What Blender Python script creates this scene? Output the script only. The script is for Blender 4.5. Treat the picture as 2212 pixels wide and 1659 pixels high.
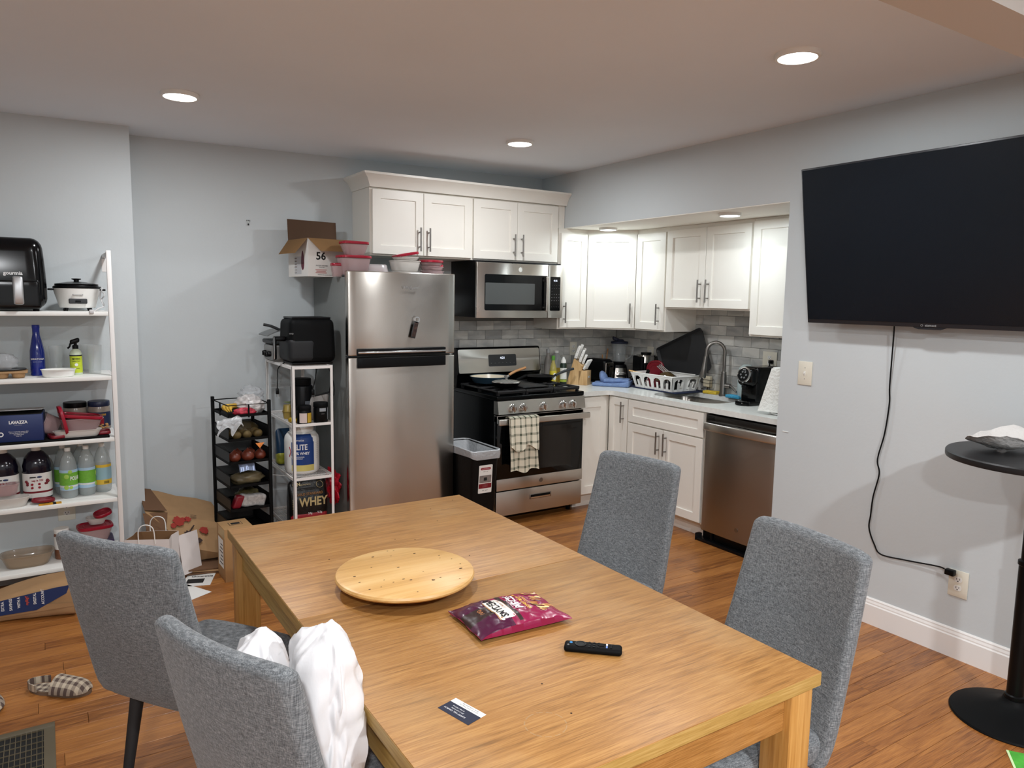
import bpy, bmesh, math, random
from math import pi, sin, cos, radians
from mathutils import Vector, Matrix, Euler, noise as mnoise
random.seed(7)
SC = bpy.context.scene
COL = SC.collection
for o in list(bpy.data.objects):
    bpy.data.objects.remove(o, do_unlink=True)

# ------------------------------------------------------------------ camera
def make_camera():
    f, yaw, pit, rol = 1581.5, 0.56987, 0.117007, 0.0159454
    cy, sy, cp, sp = cos(yaw), sin(yaw), cos(pit), sin(pit)
    fw = Vector((sy * cp, cy * cp, -sp)); r = Vector((cy, -sy, 0)); u = r.cross(fw)
    r2 = r * cos(rol) + u * sin(rol); u2 = u * cos(rol) - r * sin(rol)
    m = Matrix(((r2.x, u2.x, -fw.x, -3.46037), (r2.y, u2.y, -fw.y, -4.99226),
                (r2.z, u2.z, -fw.z, 1.60991), (0, 0, 0, 1)))
    cd = bpy.data.cameras.new('camera'); cam = bpy.data.objects.new('camera', cd)
    cd.sensor_width = 36; cd.sensor_fit = 'HORIZONTAL'; cd.lens = f * 36 / 2212
    cd.clip_start = 0.05; cd.clip_end = 50
    cam.matrix_world = m; COL.objects.link(cam); SC.camera = cam
make_camera()

# ------------------------------------------------------------------ world, view, lamps
W = bpy.data.worlds.new('world'); SC.world = W; W.use_nodes = True
W.node_tree.nodes['Background'].inputs[0].default_value = (0.8, 0.85, 0.9, 1)
W.node_tree.nodes['Background'].inputs[1].default_value = 0.02
SC.view_settings.view_transform = 'Standard'; SC.view_settings.look = 'None'
SC.view_settings.exposure = 0.12; SC.view_settings.gamma = 1.0
SC.view_settings.use_curve_mapping = False
try:
    SC.cycles.use_denoising = True
    SC.cycles.max_bounces = 9; SC.cycles.diffuse_bounces = 7; SC.cycles.glossy_bounces = 4
    SC.cycles.transmission_bounces = 6; SC.cycles.transparent_max_bounces = 10
    SC.cycles.sample_clamp_indirect = 4.0
    SC.cycles.caustics_reflective = False; SC.cycles.caustics_refractive = False
except Exception:
    pass
LAMP_W = 14.5        # watts of each ceiling lamp
LAMP_COL = (0.95, 0.975, 1.0)
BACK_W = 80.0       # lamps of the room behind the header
ALC_W = 3.4
ALC_COL = (0.84, 0.95, 1.0)

def disc_light(name, loc, radius, power, color, spread=180):
    ld = bpy.data.lights.new(name, 'AREA'); ld.shape = 'DISK'; ld.size = radius * 2
    ld.energy = power; ld.color = color; ld.spread = radians(spread)
    o = bpy.data.objects.new(name, ld); o.location = loc; COL.objects.link(o)
    return o

# ------------------------------------------------------------------ materials
def lin(c):
    if isinstance(c, str):
        c = c.lstrip('#'); c = tuple(int(c[i:i + 2], 16) / 255 for i in (0, 2, 4))
    return tuple(((x / 12.92) if x <= 0.04045 else ((x + 0.055) / 1.055) ** 2.4) for x in c) + (1,)
MATS = {}
def mat(name, color='#808080', rough=0.5, metal=0.0, spec=0.5, trans=0.0, ior=1.45, alpha=1.0,
        noise=None, bump=None, aniso=0.0, emit=None, estr=0.0, coat=0.0, sheen=0.0, rnd=0.0, sss=0.0):
    """procedural principled material. noise=(scale, amount[, stretch]) mottles the colour,
    bump=(scale, strength) adds fine relief, rnd varies value by object."""
    if name in MATS: return MATS[name]
    m = bpy.data.materials.new(name); m.use_nodes = True
    nt = m.node_tree; N = nt.nodes; L = nt.links
    b = N['Principled BSDF']
    b.inputs['Base Color'].default_value = lin(color)
    b.inputs['Roughness'].default_value = rough; b.inputs['Metallic'].default_value = metal
    b.inputs['Specular IOR Level'].default_value = spec
    b.inputs['Transmission Weight'].default_value = trans; b.inputs['IOR'].default_value = ior
    b.inputs['Alpha'].default_value = alpha; b.inputs['Anisotropic'].default_value = aniso
    b.inputs['Coat Weight'].default_value = coat; b.inputs['Sheen Weight'].default_value = sheen
    if emit:
        b.inputs['Emission Color'].default_value = lin(emit); b.inputs['Emission Strength'].default_value = estr
    tc = N.new('ShaderNodeTexCoord')
    if noise:
        st = noise[2] if len(noise) > 2 else (1, 1, 1)
        mp = N.new('ShaderNodeMapping'); mp.inputs['Scale'].default_value = st
        L.new(tc.outputs['Object'], mp.inputs['Vector'])
        nz = N.new('ShaderNodeTexNoise'); nz.inputs['Scale'].default_value = noise[0]
        nz.inputs['Detail'].default_value = 5
        L.new(mp.outputs[0], nz.inputs['Vector'])
        rp = N.new('ShaderNodeValToRGB')
        c = Vector(lin(color)[:3]); a = noise[1]
        rp.color_ramp.elements[0].position = .3; rp.color_ramp.elements[1].position = .7
        rp.color_ramp.elements[0].color = tuple(c * (1 - a)) + (1,)
        rp.color_ramp.elements[1].color = tuple(min(1, v) for v in c * (1 + a)) + (1,)
        L.new(nz.outputs['Fac'], rp.inputs[0]); L.new(rp.outputs[0], b.inputs['Base Color'])
    if bump:
        nz2 = N.new('ShaderNodeTexNoise'); nz2.inputs['Scale'].default_value = bump[0]
        nz2.inputs['Detail'].default_value = 4
        mp2 = N.new('ShaderNodeMapping'); mp2.inputs['Scale'].default_value = bump[2] if len(bump) > 2 else (1, 1, 1)
        L.new(tc.outputs['Object'], mp2.inputs[0]); L.new(mp2.outputs[0], nz2.inputs['Vector'])
        bp = N.new('ShaderNodeBump'); bp.inputs['Strength'].default_value = bump[1]; bp.inputs['Distance'].default_value = .01
        L.new(nz2.outputs['Fac'], bp.inputs['Height']); L.new(bp.outputs[0], b.inputs['Normal'])
    m.diffuse_color = lin(color)
    MATS[name] = m
    return m

def wood(name, c_dark, c_mid, c_light, axis=0, scale=1.0, rough=0.38, rnd=0.0, strength=1.0, wear=None):
    """long-grain wood along the given object axis; rnd = per-object tone spread"""
    m = bpy.data.materials.new(name); m.use_nodes = True
    nt = m.node_tree; N = nt.nodes; L = nt.links; b = N['Principled BSDF']
    tc = N.new('ShaderNodeTexCoord'); oi = N.new('ShaderNodeObjectInfo')
    mp = N.new('ShaderNodeMapping')
    s = [22 * scale] * 3; s[axis] = 1.6 * scale
    mp.inputs['Scale'].default_value = s
    add = N.new('ShaderNodeVectorMath'); add.operation = 'ADD'
    mul = N.new('ShaderNodeMath'); mul.operation = 'MULTIPLY'; mul.inputs[1].default_value = 37.0
    L.new(oi.outputs['Random'], mul.inputs[0])
    L.new(tc.outputs['Object'], add.inputs[0]); L.new(mul.outputs[0], add.inputs[1])
    L.new(add.outputs[0], mp.inputs['Vector'])
    n1 = N.new('ShaderNodeTexNoise'); n1.inputs['Scale'].default_value = 1.4; n1.inputs['Detail'].default_value = 8
    n1.inputs['Roughness'].default_value = .62; n1.inputs['Distortion'].default_value = .5
    L.new(mp.outputs[0], n1.inputs['Vector'])
    mp2 = N.new('ShaderNodeMapping'); s2 = [130 * scale] * 3; s2[axis] = 5 * scale; mp2.inputs['Scale'].default_value = s2
    L.new(add.outputs[0], mp2.inputs['Vector'])
    n2 = N.new('ShaderNodeTexNoise'); n2.inputs['Scale'].default_value = 1.5; n2.inputs['Detail'].default_value = 3
    L.new(mp2.outputs[0], n2.inputs['Vector'])
    mx = N.new('ShaderNodeMath'); mx.operation = 'MULTIPLY_ADD'; mx.inputs[1].default_value = .45 * strength
    L.new(n2.outputs['Fac'], mx.inputs[0]); 
    m3 = N.new('ShaderNodeMath'); m3.operation = 'MULTIPLY'; m3.inputs[1].default_value = 1 - .45 * strength
    L.new(n1.outputs['Fac'], m3.inputs[0]); L.new(m3.outputs[0], mx.inputs[2])
    fac = mx.outputs[0]
    if rnd:
        a2 = N.new('ShaderNodeMath'); a2.operation = 'MULTIPLY_ADD'; a2.inputs[1].default_value = rnd
        L.new(oi.outputs['Random'], a2.inputs[0])
        a3 = N.new('ShaderNodeMath'); a3.operation = 'SUBTRACT'; a3.inputs[1].default_value = rnd * .5
        L.new(fac, a3.inputs[0]); L.new(a3.outputs[0], a2.inputs[2]); fac = a2.outputs[0]
    rp = N.new('ShaderNodeValToRGB'); e = rp.color_ramp.elements
    e[0].position = .33; e[0].color = lin(c_dark); e[1].position = .68; e[1].color = lin(c_light)
    em = e.new(.48); em.color = lin(c_mid)
    L.new(fac, rp.inputs[0])
    out = rp.outputs[0]
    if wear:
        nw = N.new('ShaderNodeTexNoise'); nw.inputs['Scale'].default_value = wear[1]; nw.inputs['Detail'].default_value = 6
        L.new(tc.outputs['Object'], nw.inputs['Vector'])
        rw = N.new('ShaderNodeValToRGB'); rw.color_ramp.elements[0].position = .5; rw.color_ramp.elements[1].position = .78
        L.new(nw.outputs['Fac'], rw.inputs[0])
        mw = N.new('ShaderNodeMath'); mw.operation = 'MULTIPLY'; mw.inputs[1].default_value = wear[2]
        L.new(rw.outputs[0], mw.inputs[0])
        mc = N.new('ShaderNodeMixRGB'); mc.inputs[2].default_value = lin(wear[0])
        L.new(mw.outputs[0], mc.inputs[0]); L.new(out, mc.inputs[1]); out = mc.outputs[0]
    L.new(out, b.inputs['Base Color'])
    b.inputs['Roughness'].default_value = rough
    bp = N.new('ShaderNodeBump'); bp.inputs['Strength'].default_value = .12; bp.inputs['Distance'].default_value = .003
    L.new(n2.outputs['Fac'], bp.inputs['Height']); L.new(bp.outputs[0], b.inputs['Normal'])
    MATS[name] = m
    return m

def marble_mat(name):
    m = bpy.data.materials.new(name); m.use_nodes = True
    nt = m.node_tree; N = nt.nodes; L = nt.links; b = N['Principled BSDF']
    tc = N.new('ShaderNodeTexCoord'); oi = N.new('ShaderNodeObjectInfo')
    mul = N.new('ShaderNodeMath'); mul.operation = 'MULTIPLY'; mul.inputs[1].default_value = 53.0
    L.new(oi.outputs['Random'], mul.inputs[0])
    add = N.new('ShaderNodeVectorMath'); add.operation = 'ADD'
    L.new(tc.outputs['Object'], add.inputs[0]); L.new(mul.outputs[0], add.inputs[1])
    mp = N.new('ShaderNodeMapping'); mp.inputs['Rotation'].default_value = (0.3, .6, .2); mp.inputs['Scale'].default_value = (1, 1, 2.2)
    L.new(add.outputs[0], mp.inputs[0])
    n = N.new('ShaderNodeTexNoise'); n.inputs['Scale'].default_value = 5; n.inputs['Detail'].default_value = 5; n.inputs['Distortion'].default_value = .6
    L.new(mp.outputs[0], n.inputs['Vector'])
    rp = N.new('ShaderNodeValToRGB'); e = rp.color_ramp.elements
    e[0].position = .30; e[0].color = lin('#a2a4a3'); e[1].position = .60; e[1].color = lin('#cfcec8')
    L.new(n.outputs['Fac'], rp.inputs[0])
    r2 = N.new('ShaderNodeValToRGB'); e = r2.color_ramp.elements
    e[0].position = 0; e[0].color = (.58, .59, .61, 1); e[1].position = .4; e[1].color = (1, 1, 1, 1)
    L.new(oi.outputs['Random'], r2.inputs[0])
    mx = N.new('ShaderNodeMixRGB'); mx.blend_type = 'MULTIPLY'; mx.inputs[0].default_value = .8
    L.new(rp.outputs[0], mx.inputs[1]); L.new(r2.outputs[0], mx.inputs[2]); L.new(mx.outputs[0], b.inputs['Base Color'])
    b.inputs['Roughness'].default_value = .32
    MATS[name] = m
    return m

def fabric_mat(name, dark, mid, light, sc=1.0):
    m = bpy.data.materials.new(name); m.use_nodes = True
    nt = m.node_tree; N = nt.nodes; L = nt.links; b = N['Principled BSDF']
    tc = N.new('ShaderNodeTexCoord')
    outs = []
    for s in ((480, 480, 16), (60, 60, 560)):
        mp = N.new('ShaderNodeMapping'); mp.inputs['Scale'].default_value = tuple(v * sc for v in s)
        L.new(tc.outputs['Object'], mp.inputs[0])
        n = N.new('ShaderNodeTexNoise'); n.inputs['Scale'].default_value = 1; n.inputs['Detail'].default_value = 3; n.inputs['Roughness'].default_value = .7
        L.new(mp.outputs[0], n.inputs['Vector']); outs.append(n.outputs['Fac'])
    a = N.new('ShaderNodeMath'); a.operation = 'ADD'; L.new(outs[0], a.inputs[0]); L.new(outs[1], a.inputs[1])
    h = N.new('ShaderNodeMath'); h.operation = 'MULTIPLY'; h.inputs[1].default_value = .5; L.new(a.outputs[0], h.inputs[0])
    rp = N.new('ShaderNodeValToRGB'); e = rp.color_ramp.elements
    e[0].position = .38; e[0].color = lin(dark); e[1].position = .64; e[1].color = lin(light)
    em = e.new(.5); em.color = lin(mid)
    L.new(h.outputs[0], rp.inputs[0]); L.new(rp.outputs[0], b.inputs['Base Color'])
    b.inputs['Roughness'].default_value = .95; b.inputs['Sheen Weight'].default_value = .15; b.inputs['Specular IOR Level'].default_value = .15
    bp = N.new('ShaderNodeBump'); bp.inputs['Strength'].default_value = .35; bp.inputs['Distance'].default_value = .002
    L.new(h.outputs[0], bp.inputs['Height']); L.new(bp.outputs[0], b.inputs['Normal'])
    MATS[name] = m
    return m

def check_mat(name, base, c1, scale, duty=.5, axes=(0, 1), rot=(0, 0, 0), rough=.95):
    """woven check: two stripe sets multiplied"""
    m = bpy.data.materials.new(name); m.use_nodes = True
    nt = m.node_tree; N = nt.nodes; L = nt.links; b = N['Principled BSDF']
    tc = N.new('ShaderNodeTexCoord'); sep = N.new('ShaderNodeSeparateXYZ')
    mp = N.new('ShaderNodeMapping'); mp.inputs['Rotation'].default_value = rot
    L.new(tc.outputs['Object'], mp.inputs[0]); L.new(mp.outputs[0], sep.inputs[0])
    fs = []
    for ax, sc in zip(axes, scale if isinstance(scale, tuple) else (scale, scale)):
        mm = N.new('ShaderNodeMath'); mm.operation = 'MULTIPLY'; mm.inputs[1].default_value = sc
        L.new(sep.outputs[ax], mm.inputs[0])
        fr = N.new('ShaderNodeMath'); fr.operation = 'FRACT'; L.new(mm.outputs[0], fr.inputs[0])
        lt = N.new('ShaderNodeMath'); lt.operation = 'LESS_THAN'; lt.inputs[1].default_value = duty
        L.new(fr.outputs[0], lt.inputs[0]); fs.append(lt.outputs[0])
    ad = N.new('ShaderNodeMath'); ad.operation = 'ADD'; L.new(fs[0], ad.inputs[0]); L.new(fs[1], ad.inputs[1])
    hf = N.new('ShaderNodeMath'); hf.operation = 'MULTIPLY'; hf.inputs[1].default_value = .5; L.new(ad.outputs[0], hf.inputs[0])
    mx = N.new('ShaderNodeMixRGB'); mx.inputs[1].default_value = lin(base); mx.inputs[2].default_value = lin(c1)
    L.new(hf.outputs[0], mx.inputs[0]); L.new(mx.outputs[0], b.inputs['Base Color'])
    b.inputs['Roughness'].default_value = rough
    MATS[name] = m
    return m

def steel_mat(name, color='#b0aca6', rough=.3, axis=2, streak=.25):
    m = bpy.data.materials.new(name); m.use_nodes = True
    nt = m.node_tree; N = nt.nodes; L = nt.links; b = N['Principled BSDF']
    b.inputs['Metallic'].default_value = 1; b.inputs['Base Color'].default_value = lin(color)
    b.inputs['Roughness'].default_value = rough; b.inputs['Anisotropic'].default_value = .88
    tg = N.new('ShaderNodeTangent'); tg.direction_type = 'RADIAL'; tg.axis = 'Z'
    L.new(tg.outputs[0], b.inputs['Tangent'])
    b.inputs['Anisotropic Rotation'].default_value = .25
    tc = N.new('ShaderNodeTexCoord')
    n2 = N.new('ShaderNodeTexNoise'); n2.inputs['Scale'].default_value = 3.5; n2.inputs['Detail'].default_value = 3
    L.new(tc.outputs['Object'], n2.inputs['Vector'])
    mr = N.new('ShaderNodeMapRange'); mr.inputs['To Min'].default_value = rough - .05; mr.inputs['To Max'].default_value = rough + .08
    L.new(n2.outputs['Fac'], mr.inputs['Value']); L.new(mr.outputs[0], b.inputs['Roughness'])
    MATS[name] = m
    return m

M = {}
M['wall'] = mat('wall_paint', '#c3c9cb', .85, noise=(1.2, .03), bump=(60, .05))
M['ceiling'] = mat('ceiling_paint', '#e6eef6', .9, noise=(.8, .03), bump=(40, .04))
M['soffit'] = mat('soffit_paint', '#f0efe8', .8)
M['trimw'] = mat('trim_paint', '#e9e7e4', .45, bump=(30, .03))
M['floor_gap'] = mat('floor_gap', '#3a2010', .8)
M['plank'] = wood('oak_plank', '#6a3d1d', '#965f2f', '#b57a40', 0, 1.7, .28, rnd=.17)
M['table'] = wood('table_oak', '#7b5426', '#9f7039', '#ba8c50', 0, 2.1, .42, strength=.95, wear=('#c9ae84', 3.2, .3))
M['table_y'] = wood('table_oak_edge_y', '#8a6a34', '#a98848', '#c2a263', 1, .8, .5)
M['table_z'] = wood('table_oak_leg', '#8a5f2a', '#b1803f', '#c99b58', 2, .8, .45)
M['maple'] = wood('maple', '#b98a4c', '#d2a565', '#deb87c', 0, .55, .38, strength=.4)
M['block'] = wood('block_wood', '#b08a58', '#c8a372', '#d9b98a', 2, 1, .5, strength=.6)
M['tile'] = marble_mat('marble_tile')
M['grout'] = mat('grout', '#7c7b76', .9)
M['cab'] = mat('cabinet_white', '#e6e3db', .35, noise=(2, .012))
M['nickel'] = mat('brushed_nickel', '#8f8c88', .32, metal=1)
M['steel'] = steel_mat('stainless', '#c2bdb6', .21)
M['steelh'] = steel_mat('stainless_h', '#c9c4bd', .28, axis=0)
M['steely'] = steel_mat('stainless_y', '#a79f97', .3, axis=2)
M['chrome'] = mat('chrome', '#cfcfcf', .12, metal=1)
M['black'] = mat('black_plastic', '#07080a', .35, spec=.22)
M['blackm'] = mat('black_matte', '#08090a', .6, spec=.14)
M['blackg'] = mat('black_gloss', '#030406', .14, spec=.35)
M['enamel'] = mat('black_enamel', '#030405', .25, spec=.18)
M['castiron'] = mat('cast_iron', '#141416', .6, bump=(200, .1))
M['ovenglass'] = mat('oven_glass', '#030405', .1, spec=.4)
M['screen'] = mat('tv_screen', '#0a1018', .25, spec=.45)
M['bezel'] = mat('tv_bezel', '#26272b', .35)
M['counter'] = mat('quartz', '#dfe1dd', .22, noise=(45, .05))
M['white'] = mat('white_plastic', '#e6e6e2', .4)
M['whitem'] = mat('white_metal', '#e0ddda', .4)
M['ivory'] = mat('ivory_plate', '#dcd8c9', .4)
M['glass'] = mat('clear_glass', '#d5dcdd', .05, alpha=.22, spec=1.0)
M['clear'] = mat('clear_plastic', '#e8dfdf', .18, trans=.0, alpha=.38)
M['clearp'] = mat('clear_pink_plastic', '#bfa3a3', .25, alpha=.5)
M['clearw'] = mat('clear_white_plastic', '#dcd8d2', .25, alpha=.62)
M['film'] = mat('plastic_film', '#c9ccd0', .15, alpha=.28, bump=(25, .6))
M['filmw'] = mat('thin_white_film', '#e3e4e6', .22, alpha=.55, bump=(14, .5))
M['red'] = mat('red_lid', '#92132a', .28)
M['redd'] = mat('red_dark', '#761522', .35)
M['kraft'] = mat('kraft_paper', '#a5825c', .85, noise=(18, .05), bump=(12, .25))
M['kraftd'] = mat('kraft_dark', '#6b4d36', .9)
M['card'] = mat('cardboard', '#a07c52', .85, noise=(9, .04))
M['cardd'] = mat('cardboard_inner', '#6d5442', .9)
M['whitecard'] = mat('white_carton', '#d6d3ce', .6)
M['paperw'] = mat('white_paper', '#d9d2cf', .8, bump=(9, .2))
M['lightgrey'] = mat('light_grey', '#a9aaaa', .5)
M['grey'] = mat('grey_plastic', '#6c6e70', .5)
M['fridgeside'] = mat('fridge_side_grey', '#6f7270', .42, noise=(90, .04))
M['darkgrey'] = mat('dark_grey', '#303234', .5)
M['ink'] = mat('ink_black', '#141414', .7)
M['inkw'] = mat('ink_white', '#e8e8e8', .7)
M['inkg'] = mat('ink_grey', '#8b8b8b', .7)
M['navy'] = mat('navy', '#1c2f5c', .5)
M['navyd'] = mat('navy_dark', '#1a2036', .6)
M['fabric'] = fabric_mat('chair_fabric', '#474a4d', '#6b6f72', '#94989a')
M['leg'] = mat('chair_leg', '#212224', .6)
M['lamp'] = mat('lamp_diffuser', '#ffffff', .5, emit='#fffaf2', estr=8)
M['lampa'] = mat('lamp_diffuser_cool', '#ffffff', .5, emit='#eef8ff', estr=9)
M['dispw'] = mat('display_digits', '#dfe8ff', .5, emit='#dfe8ff', estr=1.6)

# ------------------------------------------------------------------ mesh helpers
class B:
    """collects geometry in one bmesh; build() links ONE mesh object"""
    def __init__(s): s.bm = bmesh.new(); s.mi = 0
    def v(s, *p): return s.bm.verts.new(p)
    def face(s, vs):
        try:
            f = s.bm.faces.new(vs); f.material_index = s.mi; return f
        except ValueError: return None
    def poly(s, pts): return s.face([s.v(*p) for p in pts])
    def box(s, x0, x1, y0, y1, z0, z1, bev=0, seg=2, mtx=None):
        if x0 > x1: x0, x1 = x1, x0
        if y0 > y1: y0, y1 = y1, y0
        if z0 > z1: z0, z1 = z1, z0
        vs = [s.v(x, y, z) for z in (z0, z1) for x, y in ((x0, y0), (x1, y0), (x1, y1), (x0, y1))]
        fs = [s.face([vs[i] for i in q]) for q in ((3, 2, 1, 0), (4, 5, 6, 7), (0, 1, 5, 4), (1, 2, 6, 5), (2, 3, 7, 6), (3, 0, 4, 7))]
        if mtx is not None: bmesh.ops.transform(s.bm, matrix=mtx, verts=vs)
        if bev:
            es = list({e for f in fs for e in f.edges})
            bev = min(bev, .49 * min(x1 - x0, y1 - y0, z1 - z0))
            r = bmesh.ops.bevel(s.bm, geom=es, offset=bev, segments=seg, profile=.5, affect='EDGES', clamp_overlap=True)
            for f in r['faces']: f.material_index = s.mi
        return s
    def rbox(s, cx, cy, cz, sx, sy, sz, r, n=(4, 4, 4), f=None):
        """rounded box as a lattice surface; f(Vector)->Vector deforms local coords"""
        h = (sx / 2, sy / 2, sz / 2); r = min(r, *h) * .999
        def ax(hh, k):
            i = hh - r
            c = [-hh, -i - r * .41]
            c += [-i + 2 * i * t / k for t in range(k + 1)] if i > 1e-6 else [0]
            c += [i + r * .41, hh]
            return c
        A = [ax(h[i], n[i]) for i in range(3)]
        vm = {}
        def V(i, j, k):
            key = (i, j, k)
            if key not in vm:
                q = Vector((A[0][i], A[1][j], A[2][k]))
                inn = Vector([max(-(h[t] - r), min(h[t] - r, q[t])) for t in range(3)])
                d = q - inn
                if d.length > 1e-9: q = inn + d.normalized() * r
                if f: q = f(q)
                vm[key] = s.v(q.x + cx, q.y + cy, q.z + cz)
            return vm[key]
        nx, ny, nz = len(A[0]) - 1, len(A[1]) - 1, len(A[2]) - 1
        for i in range(nx):
            for j in range(ny):
                s.face([V(i, j, 0), V(i, j + 1, 0), V(i + 1, j + 1, 0), V(i + 1, j, 0)])
                s.face([V(i, j, nz), V(i + 1, j, nz), V(i + 1, j + 1, nz), V(i, j + 1, nz)])
            for k in range(nz):
                s.face([V(i, 0, k), V(i + 1, 0, k), V(i + 1, 0, k + 1), V(i, 0, k + 1)])
                s.face([V(i, ny, k), V(i, ny, k + 1), V(i + 1, ny, k + 1), V(i + 1, ny, k)])
        for j in range(ny):
            for k in range(nz):
                s.face([V(0, j, k), V(0, j, k + 1), V(0, j + 1, k + 1), V(0, j + 1, k)])
                s.face([V(nx, j, k), V(nx, j + 1, k), V(nx, j + 1, k + 1), V(nx, j, k + 1)])
        return s
    def lathe(s, prof, cx=0, cy=0, cz=0, seg=32, sqx=1, sqy=1, sup=2.0, cap=True):
        """profile [(r,z)...] bottom to top; sup>2 gives a squarish superellipse section"""
        rings = []
        for r, z in prof:
            if r < 1e-6:
                rings.append([s.v(cx, cy, cz + z)]); continue
            ring = []
            for i in range(seg):
                a = 2 * pi * i / seg; c, q = cos(a), sin(a)
                k = 1.0 if sup == 2 else 1 / ((abs(c) ** sup + abs(q) ** sup) ** (1 / sup))
                ring.append(s.v(cx + r * c * k * sqx, cy + r * q * k * sqy, cz + z))
            rings.append(ring)
        for a, b in zip(rings[:-1], rings[1:]):
            if len(a) == 1 and len(b) == 1: continue
            for i in range(seg):
                j = (i + 1) % seg
                if len(a) == 1: s.face([a[0], b[j], b[i]])
                elif len(b) == 1: s.face([a[i], a[j], b[0]])
                else: s.face([a[i], a[j], b[j], b[i]])
        if cap:
            if len(rings[0]) > 1: s.face(list(reversed(rings[0])))
            if len(rings[-1]) > 1: s.face(rings[-1])
        return s
    def tube(s, pts, r, seg=8, cap=True, r2=None):
        pts = [Vector(p) for p in pts]; rings = []
        up = Vector((0, 0, 1)); n = len(pts)
        prev = None
        for i, p in enumerate(pts):
            t = (pts[min(i + 1, n - 1)] - pts[max(i - 1, 0)]).normalized()
            if prev is None:
                a = t.cross(up if abs(t.z) < .95 else Vector((1, 0, 0))).normalized()
            else:
                a = (prev - t * prev.dot(t)).normalized()
            prev = a; b = t.cross(a)
            rr = r if r2 is None else r + (r2 - r) * i / (n - 1)
            if isinstance(r, (list, tuple)): rr = r[i]
            rings.append([s.v(*(p + a * cos(2 * pi * k / seg) * rr + b * sin(2 * pi * k / seg) * rr)) for k in range(seg)])
        for q, w in zip(rings[:-1], rings[1:]):
            for i in range(seg):
                j = (i + 1) % seg; s.face([q[i], q[j], w[j], w[i]])
        if cap: s.face(list(reversed(rings[0]))); s.face(rings[-1])
        return s
    def cyl(s, p0, p1, r, seg=16): return s.tube([p0, p1], r, seg)
    def prism(s, pts, z0, z1, mtx=None):
        """polygon pts [(x,y)] extruded z0..z1 (then optional matrix)"""
        a = [s.v(x, y, z0) for x, y in pts]; b = [s.v(x, y, z1) for x, y in pts]; n = len(pts)
        s.face(list(reversed(a))); s.face(b)
        for i in range(n):
            j = (i + 1) % n; s.face([a[i], a[j], b[j], b[i]])
        if mtx is not None: bmesh.ops.transform(s.bm, matrix=mtx, verts=a + b)
        return s
    def grid(s, f, nu, nv, closeu=False, thick=0.0):
        """surface f(u,v)->(x,y,z), u,v in 0..1; optional thickness along normal"""
        V = [[s.v(*f(i / nu, j / nv)) for j in range(nv + 1)] for i in range(nu + (0 if closeu else 1))]
        fs = []
        for i in range(nu):
            for j in range(nv):
                i2 = (i + 1) % nu if closeu else i + 1
                q = s.face([V[i][j], V[i2][j], V[i2][j + 1], V[i][j + 1]])
                if q: fs.append(q)
        if thick:
            s.bm.normal_update()
            bmesh.ops.solidify(s.bm, geom=fs, thickness=thick)
        return s
    def ellipsoid(s, c, r, seg=16, rings=8, f=None):
        base = []
        def P(a, t):
            q = Vector((r[0] * cos(a) * sin(t), r[1] * sin(a) * sin(t), -r[2] * cos(t)))
            if f: q = f(q)
            return (q.x + c[0], q.y + c[1], q.z + c[2])
        rg = []
        for j in range(rings + 1):
            t = pi * j / rings
            rg.append([s.v(*P(0, t))] if j in (0, rings) else [s.v(*P(2 * pi * i / seg, t)) for i in range(seg)])
        for a, b in zip(rg[:-1], rg[1:]):
            for i in range(seg):
                j = (i + 1) % seg
                if len(a) == 1: s.face([a[0], b[j], b[i]])
                elif len(b) == 1: s.face([a[i], a[j], b[0]])
                else: s.face([a[i], a[j], b[j], b[i]])
        return s
    def xf(s, m):
        bmesh.ops.transform(s.bm, matrix=m, verts=s.bm.verts); return s
    def mesh(s, name, mats, smooth=35):
        me = bpy.data.meshes.new(name)
        s.bm.normal_update()
        bmesh.ops.recalc_face_normals(s.bm, faces=s.bm.faces)
        if smooth:
            for f in s.bm.faces: f.smooth = True
            for e in s.bm.edges:
                if len(e.link_faces) == 2 and e.calc_face_angle(0) > radians(smooth): e.smooth = False
        s.bm.to_mesh(me); s.bm.free()
        for m in (mats if isinstance(mats, (list, tuple)) else [mats]): me.materials.append(m)
        return me
    def build(s, name, mats, parent=None, world=True, smooth=35, label=None):
        """world=True: geometry was given in world coordinates; converted to the parent's frame"""
        me = s.mesh(name, mats, smooth)
        o = bpy.data.objects.new(name, me); COL.objects.link(o)
        if parent is not None:
            o.parent = parent
            if world:
                me.transform(wm(parent).inverted())
        if label: o['label'] = label
        return o

def wm(o):
    m = Matrix.LocRotScale(o.location, o.rotation_euler, o.scale)
    return (wm(o.parent) @ m) if o.parent else m

def thing(name, label, cat, loc=(0, 0, 0), rotz=0.0, group=None):
    o = bpy.data.objects.new(name, None); COL.objects.link(o)
    o.empty_display_size = .05
    o.location = loc; o.rotation_euler = (0, 0, rotz) if not isinstance(rotz, (tuple, Euler)) else rotz
    o['label'] = label; o['category'] = cat
    if group: o['group'] = group
    return o
def tag(o, label, cat, group=None, kind=None):
    o['label'] = label; o['category'] = cat
    if group: o['group'] = group
    if kind: o['kind'] = kind
    return o
def solo(b, name, mats, label, cat, loc=None, group=None, smooth=35, rotz=0):
    """a thing that is one mesh; geometry in local coords when loc is given, else world coords re-based"""
    if loc is None:
        xs = [v.co for v in b.bm.verts]
        mn = Vector([min(c[i] for c in xs) for i in range(3)]); mx = Vector([max(c[i] for c in xs) for i in range(3)])
        loc = Vector(((mn.x + mx.x) / 2, (mn.y + mx.y) / 2, mn.z))
        b.xf(Matrix.Translation(-loc))
    o = b.build(name, mats, smooth=smooth)
    o.location = loc; o.rotation_euler = (0, 0, rotz)
    return tag(o, label, cat, group)
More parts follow.
